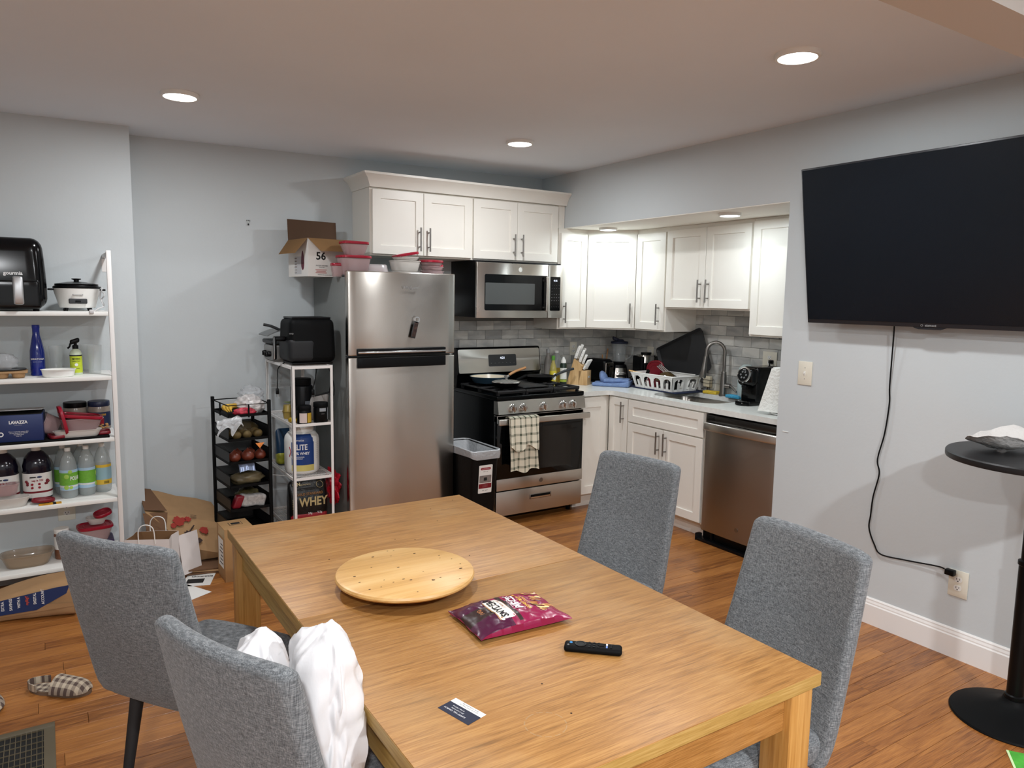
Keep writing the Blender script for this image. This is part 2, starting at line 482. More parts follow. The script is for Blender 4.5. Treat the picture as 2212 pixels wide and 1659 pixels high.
def struct(b, name, mats, smooth=35):
    o = b.build(name, mats, smooth=smooth); o['kind'] = 'structure'; return o
def dup(root, loc=None, rotz=None, label=None, group=None):
    r = root.copy(); COL.objects.link(r)
    if loc is not None: r.location = loc
    if rotz is not None: r.rotation_euler = (0, 0, rotz)
    if label: r['label'] = label
    if group: r['group'] = group
    for ch in list(root.children):
        c = ch.copy(); COL.objects.link(c); c.parent = r
        for g in list(ch.children):
            d = g.copy(); COL.objects.link(d); d.parent = c
    return r
def pivot(o, p):
    """move the origin of a mesh part"""
    return o

def rotm(ax, a): return Matrix.Rotation(a, 4, ax)
def T(*p): return Matrix.Translation(p)
def frame(org, xdir, ydir):
    """4x4 whose local x,y lie along the given directions, z = x cross y"""
    x = Vector(xdir).normalized(); y = Vector(ydir); y = (y - x * y.dot(x)).normalized(); z = x.cross(y)
    return Matrix(((x.x, y.x, z.x, org[0]), (x.y, y.y, z.y, org[1]), (x.z, y.z, z.z, org[2]), (0, 0, 0, 1)))
def text(s, size, m, mtx, parent=None, name='lettering', align='CENTER', ext=.0004, wrap=None, bold=0.0, sx=1.0):
    """flat lettering; mtx places the text plane (x = reading direction, y = up). wrap=R bends it round a vertical cylinder"""
    cu = bpy.data.curves.new(name, 'FONT'); cu.body = s; cu.size = size; cu.align_x = align; cu.align_y = 'CENTER'
    cu.extrude = ext; cu.offset = bold; cu.resolution_u = 2
    tmp = bpy.data.objects.new(name, cu)
    me = bpy.data.meshes.new_from_object(tmp)
    bpy.data.objects.remove(tmp); bpy.data.curves.remove(cu)
    for v in me.vertices:
        x, y, z = v.co; x *= sx
        if wrap:
            a = x / wrap; v.co = ((wrap + z) * sin(a), y, (wrap + z) * cos(a) - wrap)
        else: v.co = (x, y, z)
    M4 = mtx if parent is None else wm(parent).inverted() @ mtx
    me.transform(M4)
    me.name = name; me.materials.append(m)
    o = bpy.data.objects.new(name, me); COL.objects.link(o)
    if parent is not None: o.parent = parent
    return o
# text planes: facing -y (x right), facing -x (reading toward -y), facing up
def face_my(x, y, z, tilt=0): return frame((x, y, z), (1, 0, 0), (0, 0, 1))
def face_mx(x, y, z): return frame((x, y, z), (0, -1, 0), (0, 0, 1))
def face_px(x, y, z): return frame((x, y, z), (0, 1, 0), (0, 0, 1))
def face_dir(p, ang):
    """vertical plane whose normal points to (cos ang, sin ang)"""
    return frame(p, (-sin(ang), cos(ang), 0), (0, 0, 1))
def arc(cx, cy, r, a0, a1, n): return [(cx + r * cos(a0 + (a1 - a0) * i / n), cy + r * sin(a0 + (a1 - a0) * i / n)) for i in range(n + 1)]
def rrect(w, h, r, n=4, cx=0, cy=0):
    p = []
    for (x, y, a) in ((w / 2 - r, h / 2 - r, 0), (-w / 2 + r, h / 2 - r, pi / 2), (-w / 2 + r, -h / 2 + r, pi), (w / 2 - r, -h / 2 + r, 1.5 * pi)):
        p += [(cx + x + r * cos(a + pi / 2 * i / n), cy + y + r * sin(a + pi / 2 * i / n)) for i in range(n + 1)]
    return p
def bez(p, n=16):
    """Catmull-Rom through points"""
    p = [Vector(q) for q in p]; out = []
    q = [p[0]] + p + [p[-1]]
    for i in range(1, len(q) - 2):
        for k in range(n):
            t = k / n; a, b, c, d = q[i - 1], q[i], q[i + 1], q[i + 2]
            out.append(.5 * ((2 * b) + (c - a) * t + (2 * a - 5 * b + 4 * c - d) * t * t + (3 * b - 3 * c + d - a) * t ** 3))
    out.append(p[-1]); return out
def nz(x, y=0, z=0, s=1.0): return mnoise.noise(Vector((x * s, y * s, z * s)))

# =================================================================== room shell
XL, YR = -4.95, -7.6          # left wall, rear wall
def zc(x): return 2.568 + .0125 * x     # ceiling height (slightly out of level)
b = B(); b.box(XL - .1, .95, YR - .1, .1, -.08, -.012)
floor = struct(b, 'floor', M['floor_gap'])
# planks: rows run along x
PW = .083
pl_mesh = {}
def plank_mesh(L):
    if L not in pl_mesh:
        q = B(); q.box(0, L - .0012, .0006, PW - .0006, -.012, 0, bev=.0009, seg=1)
        pl_mesh[L] = q.mesh('plank', M['plank'], smooth=0)
    return pl_mesh[L]
LENS = (.55, .75, .95, 1.2, 1.5)
rows = int((4.75 + .7) / PW)
rest = B(); npl = 0
for i in range(int(-YR / PW) + 1):
    y = .02 - (i + 1) * PW
    if y < YR: break
    x = XL - random.random() * .9
    vis = -4.55 < y < -.45
    while x < (.31 if y > -2.36 else .02):
        L = random.choice(LENS[1:]) if y > -1.6 else random.choice(LENS)
        if vis and x > -4.95 and npl < 296 and not (x + L < -3.75 and y < -2.4):
            o = bpy.data.objects.new('plank', plank_mesh(L)); COL.objects.link(o)
            o.parent = floor; o.location = (x, y, 0); npl += 1
        else:
            rest.box(x, x + L - .0012, y + .0006, y + PW - .0006, -.012, 0)
        x += L
ro = rest.build('plank_field', M['plank'], floor, smooth=0); ro['kind'] = 'stuff'

b = B()
vs = [(XL - .1, YR - .1), (.95, YR - .1), (.95, .1), (XL - .1, .1)]
lo = [b.v(x, y, zc(x)) for x, y in vs]; hi = [b.v(x, y, 2.75) for x, y in vs]
b.face(lo); b.face(hi[::-1])
for i in range(4): b.face([lo[i], lo[(i + 1) % 4], hi[(i + 1) % 4], hi[i]])
struct(b, 'ceiling', M['ceiling'])
b = B(); b.box(-3.0016, .95, 0, .1, -.012, 2.7); wall_back = struct(b, 'wall_back', M['wall'])
b = B(); b.box(XL - .1, -3.0016, -.2574, .1, -.012, 2.7); wall_shelf = struct(b, 'wall_back_left', M['wall'])
b = B(); b.box(XL - .1, XL, YR, -.2574, -.012, 2.7); struct(b, 'wall_left', M['wall'])
b = B(); b.box(XL - .1, .95, YR - .1, YR, -.012, 2.7); struct(b, 'wall_rear', M['wall'])
b = B(); b.box(0, .95, YR, -2.3677, -.012, 2.7); struct(b, 'wall_right', M['wall'])
b = B(); b.box(.834, .95, -2.3677, 0, -.012, 2.7); wall_alc = struct(b, 'wall_alcove', M['wall'])
b = B(); b.box(0, .834, -2.3677, 0, 2.157, 2.7); struct(b, 'wall_above_alcove', M['wall'])
b = B(); b.box(.002, .834, -2.3677, -.001, 2.152, 2.157); struct(b, 'ceiling_alcove', M['soffit'])
b = B(); b.box(XL, 0, -4.093, -3.948, 2.3, 2.7); struct(b, 'wall_header', mat('header_paint', '#c4c1bc', .85))
# baseboard with a moulded top
def base_run(x_wall, y0, y1, nx):
    q = B(); pr = [(0, 0), (.016, 0), (.016, .1), (.012, .106), (.012, .112), (.008, .122), (.008, .128), (.003, .135), (0, .135)]
    a = [q.v(x_wall + nx * d, y0, z) for d, z in pr]; c = [q.v(x_wall + nx * d, y1, z) for d, z in pr]
    q.face(a); q.face(c[::-1])
    for i in range(len(pr)):
        j = (i + 1) % len(pr); q.face([a[i], a[j], c[j], c[i]])
    return q
struct(base_run(0, -2.3677, YR, -1), 'baseboard_right', M['trimw'], smooth=0)
b = B(); b.box(XL, -3.75, -.27, -.2574, 0, .13, bev=.004); struct(b, 'baseboard_back', M['trimw'])

# backsplash: running bond of marble tiles, each a tile object
TW, TH = .155, .0733
tm = {}
def tile_mesh(w, ax):
    k = (round(w, 3), ax)
    if k not in tm:
        q = B()
        if ax == 'x': q.box(.001, w - .001, -.008, 0, .001, TH - .001, bev=.0012, seg=1)
        else: q.box(-.008, 0, .001, w - .001, .001, TH - .001, bev=.0012, seg=1)
        tm[k] = q.mesh('tile', M['tile'], smooth=0)
    return tm[k]
b = B(); b.box(-1.17, .833, -.0025, 0, .915, 1.47); g = b.build('grout', M['grout'], wall_back)
b = B(); b.box(.8315, .834, -2.367, -.0025, .915, 1.58); g = b.build('grout', M['grout'], wall_alc)
for r in range(7):
    z = .915 + r * TH
    off = 0 if r % 2 else -TW / 2
    x = -.836 - 2 * TW + off
    while x < .822:
        x1 = min(x + TW, .8235)
        if x1 - x > .012:
            o = bpy.data.objects.new('tile', tile_mesh(x1 - x, 'x')); COL.objects.link(o); o.parent = wall_back; o.location = (x, -.0025, z)
        x += TW
for r in range(9):
    z = .915 + r * TH
    y = -.0115 - (0 if r % 2 else TW / 2) + TW / 2
    while y > -2.36:
        top = y; y -= TW
        top = min(top, -.0115); bot = max(y, -2.366)
        if top - bot > .012:
            if r > 5 and not (-1.76 < (top + bot) / 2 < -.92): continue
            o = bpy.data.objects.new('tile', tile_mesh(top - bot, 'y')); COL.objects.link(o); o.parent = wall_alc; o.location = (.8315, bot, z)

# =================================================================== ceiling lamps
def ceil_lamp(x, y, z, r, label, power, col, mlamp, down=-.012):
    t = thing('ceiling_light', label, 'ceiling light', (x, y, z + down), group='round flush ceiling lights')
    q = B(); q.lathe([(r * .84, -.001), (r * .86, -.006), (r * .97, -.005), (r, .0), (r, -down)], seg=40); q.build('trim_ring', M['white'], t, world=False)
    q = B(); q.lathe([(0, -.004), (r * .83, -.004), (r * .83, -down * .8), (0, -down * .8)], seg=40); q.build('diffuser', mlamp, t, world=False)
    disc_light('lamp', (x, y, z + down - .008), r * .82, power, col)
ceil_lamp(-2.869, -1.154, zc(-2.87), .085, 'round ceiling light at upper left, above the white shelf', LAMP_W, LAMP_COL, M['lamp'])
ceil_lamp(-.958, -1.133, zc(-.96), .085, 'round ceiling light in front of the cabinets over the range', LAMP_W, LAMP_COL, M['lamp'])
ceil_lamp(-.972, -3.101, zc(-.97), .085, 'large bright ceiling light at upper right, nearest the television', LAMP_W, LAMP_COL, M['lamp'])
ceil_lamp(-2.87, -3.101, zc(-2.87), .085, 'round ceiling light directly over the dining table', LAMP_W, LAMP_COL, M['lamp'])
ceil_lamp(.216, -.583, 2.152, .07, 'small cool ceiling light in the alcove over the corner cabinet', ALC_W, ALC_COL, M['lampa'])
ceil_lamp(.16, -1.814, 2.152, .07, 'small cool ceiling light in the alcove at its right end', ALC_W, ALC_COL, M['lampa'])
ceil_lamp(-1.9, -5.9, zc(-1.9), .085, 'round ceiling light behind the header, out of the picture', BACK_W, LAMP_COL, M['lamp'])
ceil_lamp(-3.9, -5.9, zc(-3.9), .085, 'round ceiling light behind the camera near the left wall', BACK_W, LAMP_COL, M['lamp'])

# =================================================================== cabinets
def shaker_b(w, h, rail=.057, t=.019, rec=.009, lip=.003):
    """door lying in local x (0..w), z (0..h), front face at y=-t, back at 0"""
    q = B()
    o = [(0, 0), (w, 0), (w, h), (0, h)]
    i = [(rail, rail), (w - rail, rail), (w - rail, h - rail), (rail, h - rail)]
    i2 = [(x + (lip if x < w / 2 else -lip), z + (lip if z < h / 2 else -lip)) for x, z in i]
    c = .0015
    of = [(x + (c if x < w / 2 else -c), z + (c if z < h / 2 else -c)) for x, z in o]
    A = [q.v(x, 0, z) for x, z in o]; A2 = [q.v(x, -t + c, z) for x, z in o]; Bf = [q.v(x, -t, z) for x, z in of]
    I = [q.v(x, -t, z) for x, z in i]; I2 = [q.v(x, -t + rec, z) for x, z in i2]
    q.face(A)
    for k in range(4):
        j = (k + 1) % 4
        q.face([A[k], A[j], A2[j], A2[k]]); q.face([A2[k], A2[j], Bf[j], Bf[k]])
        q.face([Bf[k], Bf[j], I[j], I[k]]); q.face([I[k], I[j], I2[j], I2[k]])
    q.face(I2)
    return q
def bar_handle(x, y, z, L=.16, vertical=True):
    """bar pull standing off the plane y (front towards -y)"""
    q = B(); d = .032
    if vertical:
        q.cyl((x, y - d, z - L / 2), (x, y - d, z + L / 2), .006, 12)
        for s in (-1, 1): q.cyl((x, y, z + s * L * .31), (x, y - d, z + s * L * .31), .0045, 10)
    else:
        q.cyl((x - L / 2, y - d, z), (x + L / 2, y - d, z), .006, 12)
        for s in (-1, 1): q.cyl((x + s * L * .31, y, z), (x + s * L * .31, y - d, z), .0045, 10)
    return q
def cabinet(name, label, cat, loc, rotz, w, h, d, doors, group, fr=.02, box_extra=None):
    """local x = along the face, front frame at y=0, body behind (+y). doors: (x0,x1,z0,z1,kind,handle)"""
    t = thing(name, label, cat, loc, rotz, group)
    q = B(); q.box(0, w, 0, d, 0, h, bev=.001, seg=1)
    if box_extra: box_extra(q)
    q.build('body', M['cab'], t, world=False)
    for (x0, x1, z0, z1, kind, hx, hz, vert) in doors:
        dq = shaker_b(x1 - x0, z1 - z0).xf(T(x0, -.001, z0))
        dd = dq.build(kind, M['cab'], t, world=False, smooth=0)
        if hx is not None:
            hq = bar_handle(hx, -.02, hz, vertical=vert); hh = hq.build('handle', M['nickel'], dd, world=False)
    return t
G1 = 'white shaker upper cabinets on the back wall'
ycf = -.317; zb, zt = 1.877, 2.322
W1 = .7733
cabinet('upper_cabinet', 'white upper cabinet with two doors above the fridge top', 'cabinet', (-1.6056, ycf, zb), 0, W1, zt - zb, .3165,
        [(.015, W1 / 2 - .002, .012, zt - zb - .012, 'door', W1 / 2 - .035, .12, True), (W1 / 2 + .002, W1 - .008, .012, zt - zb - .012, 'door', W1 / 2 + .035, .12, True)], G1)
cabinet('upper_cabinet', 'white upper cabinet with two doors directly above the microwave', 'cabinet', (-1.6056 + W1 + .001, ycf, zb), 0, .762, zt - zb, .3165,
        [(.008, .379, .012, zt - zb - .012, 'door', .379 - .033, .12, True), (.383, .762 - .008, .012, zt - zb - .012, 'door', .383 + .033, .12, True)], G1)
b = B(); b.box(-.0665, -.004, ycf, ycf + .02, zb + .001, zt); solo(b, 'filler_strip', M['cab'], 'narrow white filler strip between the microwave cabinet and the right wall', 'filler panel')
# crown moulding with mitred left return
b = B()
cp = [(0, 0), (.006, 0), (.010, .012), (.018, .03), (.034, .055), (.056, .072), (.062, .076), (.062, .09), (0, .09)]
def crown_ring(fx):
    return [b.v(*fx(d, z)) for d, z in cp]
x0, x1 = -1.6056, -.002
yf = ycf - .02
R = [crown_ring(lambda d, z: (x0 - d, -.001, zt + z)), crown_ring(lambda d, z: (x0 - d, yf - d, zt + z)), crown_ring(lambda d, z: (x1, yf - d, zt + z))]
for a, c in zip(R[:-1], R[1:]):
    for i in range(len(cp) - 1): b.face([a[i], a[i + 1], c[i + 1], c[i]])
b.face(R[0]); b.face(R[2][::-1])
b.box(x0, x1, yf, -.002, zt + .001, zt + .088)
solo(b, 'crown_moulding', M['cab'], 'white crown moulding along the top of the cabinets over fridge and microwave', 'moulding', smooth=30)

G2 = 'tall white shaker upper cabinets in the alcove'
ZB, ZT = 1.372, 2.128
H2 = ZT - ZB; HB = 2.1513 - ZB
# back-wall tall cabinet right of the microwave
cabinet('upper_cabinet', 'narrow tall white upper cabinet just right of the microwave', 'cabinet', (-.064, -.33, ZB), 0, .28, HB, .3285,
        [(.012, .27, .012, H2 - .012, 'door', .045, .13, True)], G2)
# diagonal corner cabinet
t = thing('upper_cabinet', 'wide tall white corner cabinet set diagonally in the alcove corner', 'cabinet', (.217, -.33, ZB), 0, G2)
b = B(); b.prism([(0, 0), (.283, -.283), (.614, -.283), (.614, .327), (0, .327)], 0, HB); b.build('body', M['cab'], t, world=False)
DL = .4 
dq = shaker_b(DL - .02, H2 - .024).xf(T(.01, -.001, .012)); dq.xf(rotm('Z', -pi / 4)); dd = dq.build('door', M['cab'], t, world=False, smooth=0)
bar_handle(DL - .045, -.02, .13).xf(rotm('Z', -pi / 4)).build('handle', M['nickel'], dd, world=False)
cabinet('upper_cabinet', 'narrow tall white upper cabinet right of the diagonal corner one', 'cabinet', (.5, -.614, ZB), -pi / 2, .33, HB, .332,
        [(.01, .322, .012, H2 - .012, 'door', .275, .13, True)], G2)
zs = 1.548
cabinet('upper_cabinet', 'shorter white upper cabinet with two doors over the sink', 'cabinet', (.5, -.9445, zs), -pi / 2, .785, 2.1513 - zs, .332,
        [(.006, .388, .012, ZT + .008 - zs - .012, 'door', .388 - .035, .13, True), (.392, .778, .012, ZT + .008 - zs - .012, 'door', .392 + .035, .13, True)], G2)
cabinet('upper_cabinet', 'tall white upper cabinet at the right end, above the coffee maker', 'cabinet', (.5, -1.7305, ZB + .01), -pi / 2, .38, 2.1513 - ZB - .01, .332,
        [(.01, .37, .012, H2 - .004, 'door', .335, .2, True)], G2)

# base cabinets
G3 = 'white shaker base cabinets'
XB = .232
t = thing('base_cabinet', 'narrow white base cabinet between the range and the inner corner', 'cabinet', (-.062, -.6405, 0), 0, G3)
b = B(); b.box(.0, .29, .0, .05, .105, .876); b.box(0, .29, .06, .08, 0, .104); b.build('body', M['cab'], t, world=False)
# its door has a rounded upper corner
q = B(); w, h0, h1 = .25, .115, .868
pts = [(0, h0), (w, h0), (w, h1 - .06)] + [(w - .06 + .06 * cos(a), h1 - .06 + .06 * sin(a)) for a in [pi / 2 * k / 6 for k in range(1, 7)]] + [(0, h1)]
out_f = [q.v(x, -.02, z) for x, z in pts]; out_b = [q.v(x, -.001, z) for x, z in pts]
n = len(pts)
q.face(out_b)
for i in range(n): q.face([out_f[i], out_f[(i + 1) % n], out_b[(i + 1) % n], out_b[i]])
ins = [(.055, .175), (.195, .175), (.195, .79), (.055, .79)]
I = [q.v(x, -.02, z) for x, z in ins]; I2 = [q.v(x + (.003 if x < .1 else -.003), -.011, z + (.003 if z < .5 else -.003)) for x, z in ins]
q.face([out_f[0], out_f[1], I[1], I[0]]); q.face([out_f[1], out_f[2], I[2], I[1]])
q.face([out_f[2]] + out_f[3:9] + [I[2]]); q.face([out_f[8], out_f[n - 1], I[3], I[2]]); q.face([out_f[n - 1], out_f[0], I[0], I[3]])
for i in range(4): q.face([I[i], I[(i + 1) % 4], I2[(i + 1) % 4], I2[i]])
q.face(I2)
q.build('door', M['cab'], t, world=False, smooth=0)
t = cabinet('base_cabinet', 'narrow white base cabinet with one door at the inner corner', 'cabinet', (XB, -.646, .105), -pi / 2, .231, .771, .59,
            [(.018, .226, .01, .763, 'door', .188, .66, True)], G3)
b = B(); b.box(XB + .065, XB + .08, -.8765, -.646, 0, .104); b.build('toe_kick', M['cab'], t)
t = thing('base_cabinet', 'white sink base cabinet with false drawer and two doors', 'cabinet', (XB, -.878, .105), -pi / 2, G3)
b = B(); b.box(0, .757, 0, .018, 0, .771); b.box(0, .018, .018, .59, 0, .771); b.box(.739, .757, .018, .59, 0, .771); b.box(.018, .739, .57, .59, 0, .771); b.box(.018, .739, .018, .57, 0, .018)
b.build('body', M['cab'], t, world=False)
shaker_b(.745, .166, .05).xf(T(.006, -.001, .597)).build('drawer_front', M['cab'], t, world=False, smooth=0)
for k, (a, c, hx) in enumerate(((.006, .376, .342), (.381, .751, .415))):
    dd = shaker_b(c - a, .575).xf(T(a, -.001, .012)).build('door', M['cab'], t, world=False, smooth=0)
    bar_handle(hx, -.02, .49).build('handle', M['nickel'], dd, world=False)
b = B(); b.box(XB + .065, XB + .08, -1.636, -.8775, 0, .104); b.build('toe_kick', M['cab'], t)

# worktop: L shape with rounded inner corner and an oval-cornered sink cut-out
def counter_build():
    q = B(); ym, xr, yb = -.674, .2103, -2.364
    outer = [(-.063, -.009), (.8225, -.009), (.8225, yb), (xr, yb)]
    outer += [(xr - .06 + .06 * cos(a), ym - .06 + .06 * sin(a)) for a in [pi / 2 * k / 8 for k in range(9)]]
    outer += [(-.063, ym)]
    outer = outer[:4] + outer[4:]
    hole = rrect(.42, .62, .14, 8, .53, -1.27)
    for z, flip in ((.914, False), (.879, True)):
        O = [q.v(x, y, z) for x, y in outer]; Hh = [q.v(x, y, z) for x, y in hole]
        es = [q.bm.edges.new((O[i], O[(i + 1) % len(O)])) for i in range(len(O))] + [q.bm.edges.new((Hh[i], Hh[(i + 1) % len(Hh)])) for i in range(len(Hh))]
        bmesh.ops.triangle_fill(q.bm, use_beauty=True, use_dissolve=True, edges=es)
        if not flip: To, Th = O, Hh
        else:
            for i in range(len(O)): q.face([To[i], To[(i + 1) % len(O)], O[(i + 1) % len(O)], O[i]])
            for i in range(len(Hh)): q.face([Th[i], Th[(i + 1) % len(Hh)], Hh[(i + 1) % len(Hh)], Hh[i]])
    return q
solo(counter_build(), 'worktop', M['counter'], 'continuous white quartz worktop running round the kitchen corner', 'worktop', smooth=30)
# sink
q = B()
rings = []
for (w, h, r, z) in ((.44, .64, .15, .877), (.42, .62, .14, .877), (.41, .61, .14, .86), (.39, .58, .12, .71), (.34, .54, .1, .695), (.05, .05, .02, .69)):
    rings.append([q.v(x, y, z) for x, y in rrect(w, h, r, 8, .53, -1.27)])
for a, c in zip(rings[:-1], rings[1:]):
    for i in range(len(a)): q.face([a[i], a[(i + 1) % len(a)], c[(i + 1) % len(a)], c[i]])
q.face(rings[-1])
solo(q, 'sink', M['steelh'], 'stainless steel sink bowl set under the white worktop', 'sink')

# faucet
t = thing('faucet', 'tall brushed steel gooseneck faucet with pull-down head behind the sink', 'faucet', (.765, -1.30, .914))
b = B(); b.lathe([(.03, 0), (.03, .012), (.026, .016), (.024, .06), (.021, .14), (.0185, .17), (.0185, .175), (.017, .18)], seg=24); b.build('base', M['nickel'], t, world=False)
dirx, diry = -.62, .62      # spout leans toward the bowl and the left
pts = [(0, 0, .17), (0, 0, .26), (0, 0, .32)]
for k in range(1, 13):
    a = pi * k / 12
    d = .075 * (1 - cos(a)); pts.append((dirx * d, diry * d, .32 + .075 * sin(a)))
pts += [(dirx * .153, diry * .153, .285)]
b = B(); b.tube(pts, .0125, 14); b.build('neck', M['nickel'], t, world=False)
b = B(); e = (dirx * .155, diry * .155)
b.tube([(e[0], e[1], .288), (e[0] * 1.02, e[1] * 1.02, .255), (e[0] * 1.06, e[1] * 1.06, .2), (e[0] * 1.12, e[1] * 1.12, .135), (e[0] * 1.13, e[1] * 1.13, .128)], [.013, .015, .019, .025, .021], 18); b.build('spray_head', M['nickel'], t, world=False)
b = B(); b.cyl((0, 0, .075), (.012, -.055, .075), .019, 18); b.tube([(.012, -.055, .075), (.0, -.085, .07), (-.02, -.14, .045)], [.013, .008, .006], 12); b.build('lever', M['nickel'], t, world=False)

# =================================================================== refrigerator
fx0, fx1, fy, fz = -1.9046, -1.1737, -.726, 1.7584
t = thing('refrigerator', 'stainless steel top-freezer refrigerator between the wire rack and the range', 'refrigerator', ((fx0 + fx1) / 2, -.4, 0))
b = B(); b.box(fx0 + .004, fx1 - .004, -.655, -.04, .03, 1.7225, bev=.006); b.box(fx0 + .02, fx1 - .02, -.63, -.5, 0.0, .03)
b.build('body', M['fridgeside'], t)
def bulged_door(z0, z1, name, notch_top, notch_bot):
    q = B(); cx = (fx0 + fx1) / 2; w = fx1 - fx0; hh = z1 - z0
    # swells slightly at the centre, ends are square
    def f(v):
        k = 1 - (2 * v.x / w) ** 2
        return Vector((v.x, v.y - (.014 * k if v.y < 0 else 0), v.z))
    q.rbox(cx, fy + .034 + .007, (z0 + z1) / 2, w, .054, hh, .007, n=(16, 2, 3), f=f)
    return q.build(name, M['steel'], t)
d1 = bulged_door(1.2415, fz, 'freezer_door', 0, 1)
d2 = bulged_door(.05, 1.231, 'fridge_door', 1, 0)
def pocket(zlo, zhi, parent, name, m):
    q = B()
    def f(v):
        k = 1 - (2 * v.x / (fx1 - fx0)) ** 2
        return Vector((v.x, v.y - .014 * k, v.z))
    q.rbox((fx0 + fx1) / 2 - .01, fy + .0085, (zlo + zhi) / 2, .605, .016, zhi - zlo, .004, n=(14, 1, 1), f=f)
    return q.build(name, m, parent)
pocket(1.243, 1.285, d1, 'grip_recess', M['black']); pocket(1.1665, 1.230, d2, 'grip_recess', M['black'])
q = B()
q.rbox((fx0 + fx1) / 2 - .01, fy - .003, 1.262, .6, .008, .014, .004, n=(14, 1, 1), f=lambda v: Vector((v.x, v.y - .014 * (1 - (2 * v.x / .73) ** 2), v.z))); q.build('grip_trim', M['chrome'], d1)
b = B(); b.box(fx0 - .002, fx0 + .03, -.69, -.665, 1.2315, 1.2405, bev=.003); b.build('hinge', M['darkgrey'], t)
b = B(); b.box(fx0 + .003, fx0 + .06, -.70, -.60, 1.7228, 1.735, bev=.003); b.build('hinge', M['darkgrey'], t)
text('Whirlpool', .026, M['inkg'], face_my(-1.50, fy - .0145, 1.665), d1)
b = B(); b.box(fx0 + .003, fx0 + .02, -.664, -.658, .06, 1.23); b.build('gasket', M['black'], t)
# bottle-opener magnet on the freezer door
t = thing('fridge_magnet', 'small dark bottle opener magnet tilted on the freezer door', 'magnet', (-1.475, fy - .0145, 1.41))
t.rotation_euler = (0, radians(14), 0)
b = B(); b.box(-.016, .016, -.008, 0, -.065, .045, bev=.003); b.build('body', M['darkgrey'], t, world=False)
b = B(); b.lathe([(.012, -.003), (.02, -.003), (.02, .003), (.012, .003), (.012, -.003)], seg=20, cap=False).xf(rotm('X', pi / 2)).xf(T(0, -.005, .055)); b.build('ring', M['chrome'], t, world=False)
b = B(); b.box(-.012, .012, -.0092, -.0078, -.055, .035); b.build('face_print', mat('magnet_print', '#3a2620', .5, noise=(60, .9)), t, world=False)

# =================================================================== range
RX0, RX1, RY = -.829, -.0668, -.70
t = thing('gas_range', 'black and stainless gas range with five knobs, between fridge and corner', 'range', ((RX0 + RX1) / 2, -.4, 0))
b = B(); b.box(RX0, RX1, -.655, -.035, .06, .895, bev=.003)
for x in (RX0 + .05, RX1 - .05):
    for y in (-.6, -.1): b.cyl((x, y, 0), (x, y, .06), .018, 10)
b.build('body', M['enamel'], t)
b = B(); b.box(RX0 - .001, RX1 + .001, RY, -.06, .895, .925, bev=.006, seg=3); b.build('cooktop', M['enamel'], t)
# slanted control panel
q = B(); pr = [(-.655, .80), (-.722, .802), (-.704, .893), (-.655, .893)]
a = [q.v(RX0, y, z) for y, z in pr]; c = [q.v(RX1, y, z) for y, z in pr]
q.face(a); q.face(c[::-1])
for i in range(4): q.face([a[i], a[(i + 1) % 4], c[(i + 1) % 4], c[i]])
q.build('control_panel', M['steelh'], t, smooth=0)
for kx in (-.716, -.628, -.452, -.276, -.190):
    q = B(); q.lathe([(.027, 0), (.028, .006), (.024, .012), (.022, .028), (.021, .034), (0, .034)], seg=24)
    q.box(-.0065, .0065, -.023, .023, .02, .046, bev=.003)
    q.xf(frame((kx, -.7135, .846), (1, 0, 0), (0, -.19, .98))); q.build('knob', M['chrome'], t)
# oven door
b = B(); b.box(RX0 + .002, RX1 - .002, -.70, -.657, .255, .79, bev=.004); dr = b.build('oven_door', M['ovenglass'], t)
b = B(); b.box(RX0 + .002, RX1 - .002, -.7035, -.7, .252, .335, bev=.001); b.build('door_trim', M['steelh'], dr)
b = B(); b.box(RX0 + .11, RX1 - .11, -.7012, -.7, .38, .69); b.build('window', mat('oven_window', '#15120f', .12), dr)
b = B(); b.box(RX0 + .002, RX1 - .002, -.70, -.658, .745, .79, bev=.001); b.build('top_trim', M['steelh'], dr)
b = B(); b.rbox((RX0 + RX1) / 2, -.752, .752, .80, .022, .044, .008, n=(8, 1, 1)); b.box(RX0 + .0, RX0 + .03, -.75, -.70, .735, .77, bev=.003); b.box(RX1 - .03, RX1, -.75, -.70, .735, .77, bev=.003)
b.build('handle', M['steelh'], dr)
b = B(); b.lathe([(.016, 0), (.016, .003), (0, .003)], seg=24).xf(frame((-.448, -.7035, .293), (1, 0, 0), (0, 0, 1))); b.build('badge', M['nickel'], dr)
b = B(); b.box(RX0 + .002, RX1 - .002, -.70, -.657, .065, .243, bev=.004); dw = b.build('drawer', M['steelh'], t)
b = B(); b.box(-.545, -.352, -.7025, -.698, .158, .196, bev=.003); b.build('pull_frame', M['nickel'], dw)
b = B(); b.box(-.535, -.362, -.7035, -.7, .172, .19); b.build('pull_slot', M['blackm'], dw)
b = B(); b.box(-.535, -.362, -.704, -.7005, .163, .173); b.build('pull_lip', M['chrome'], dw)
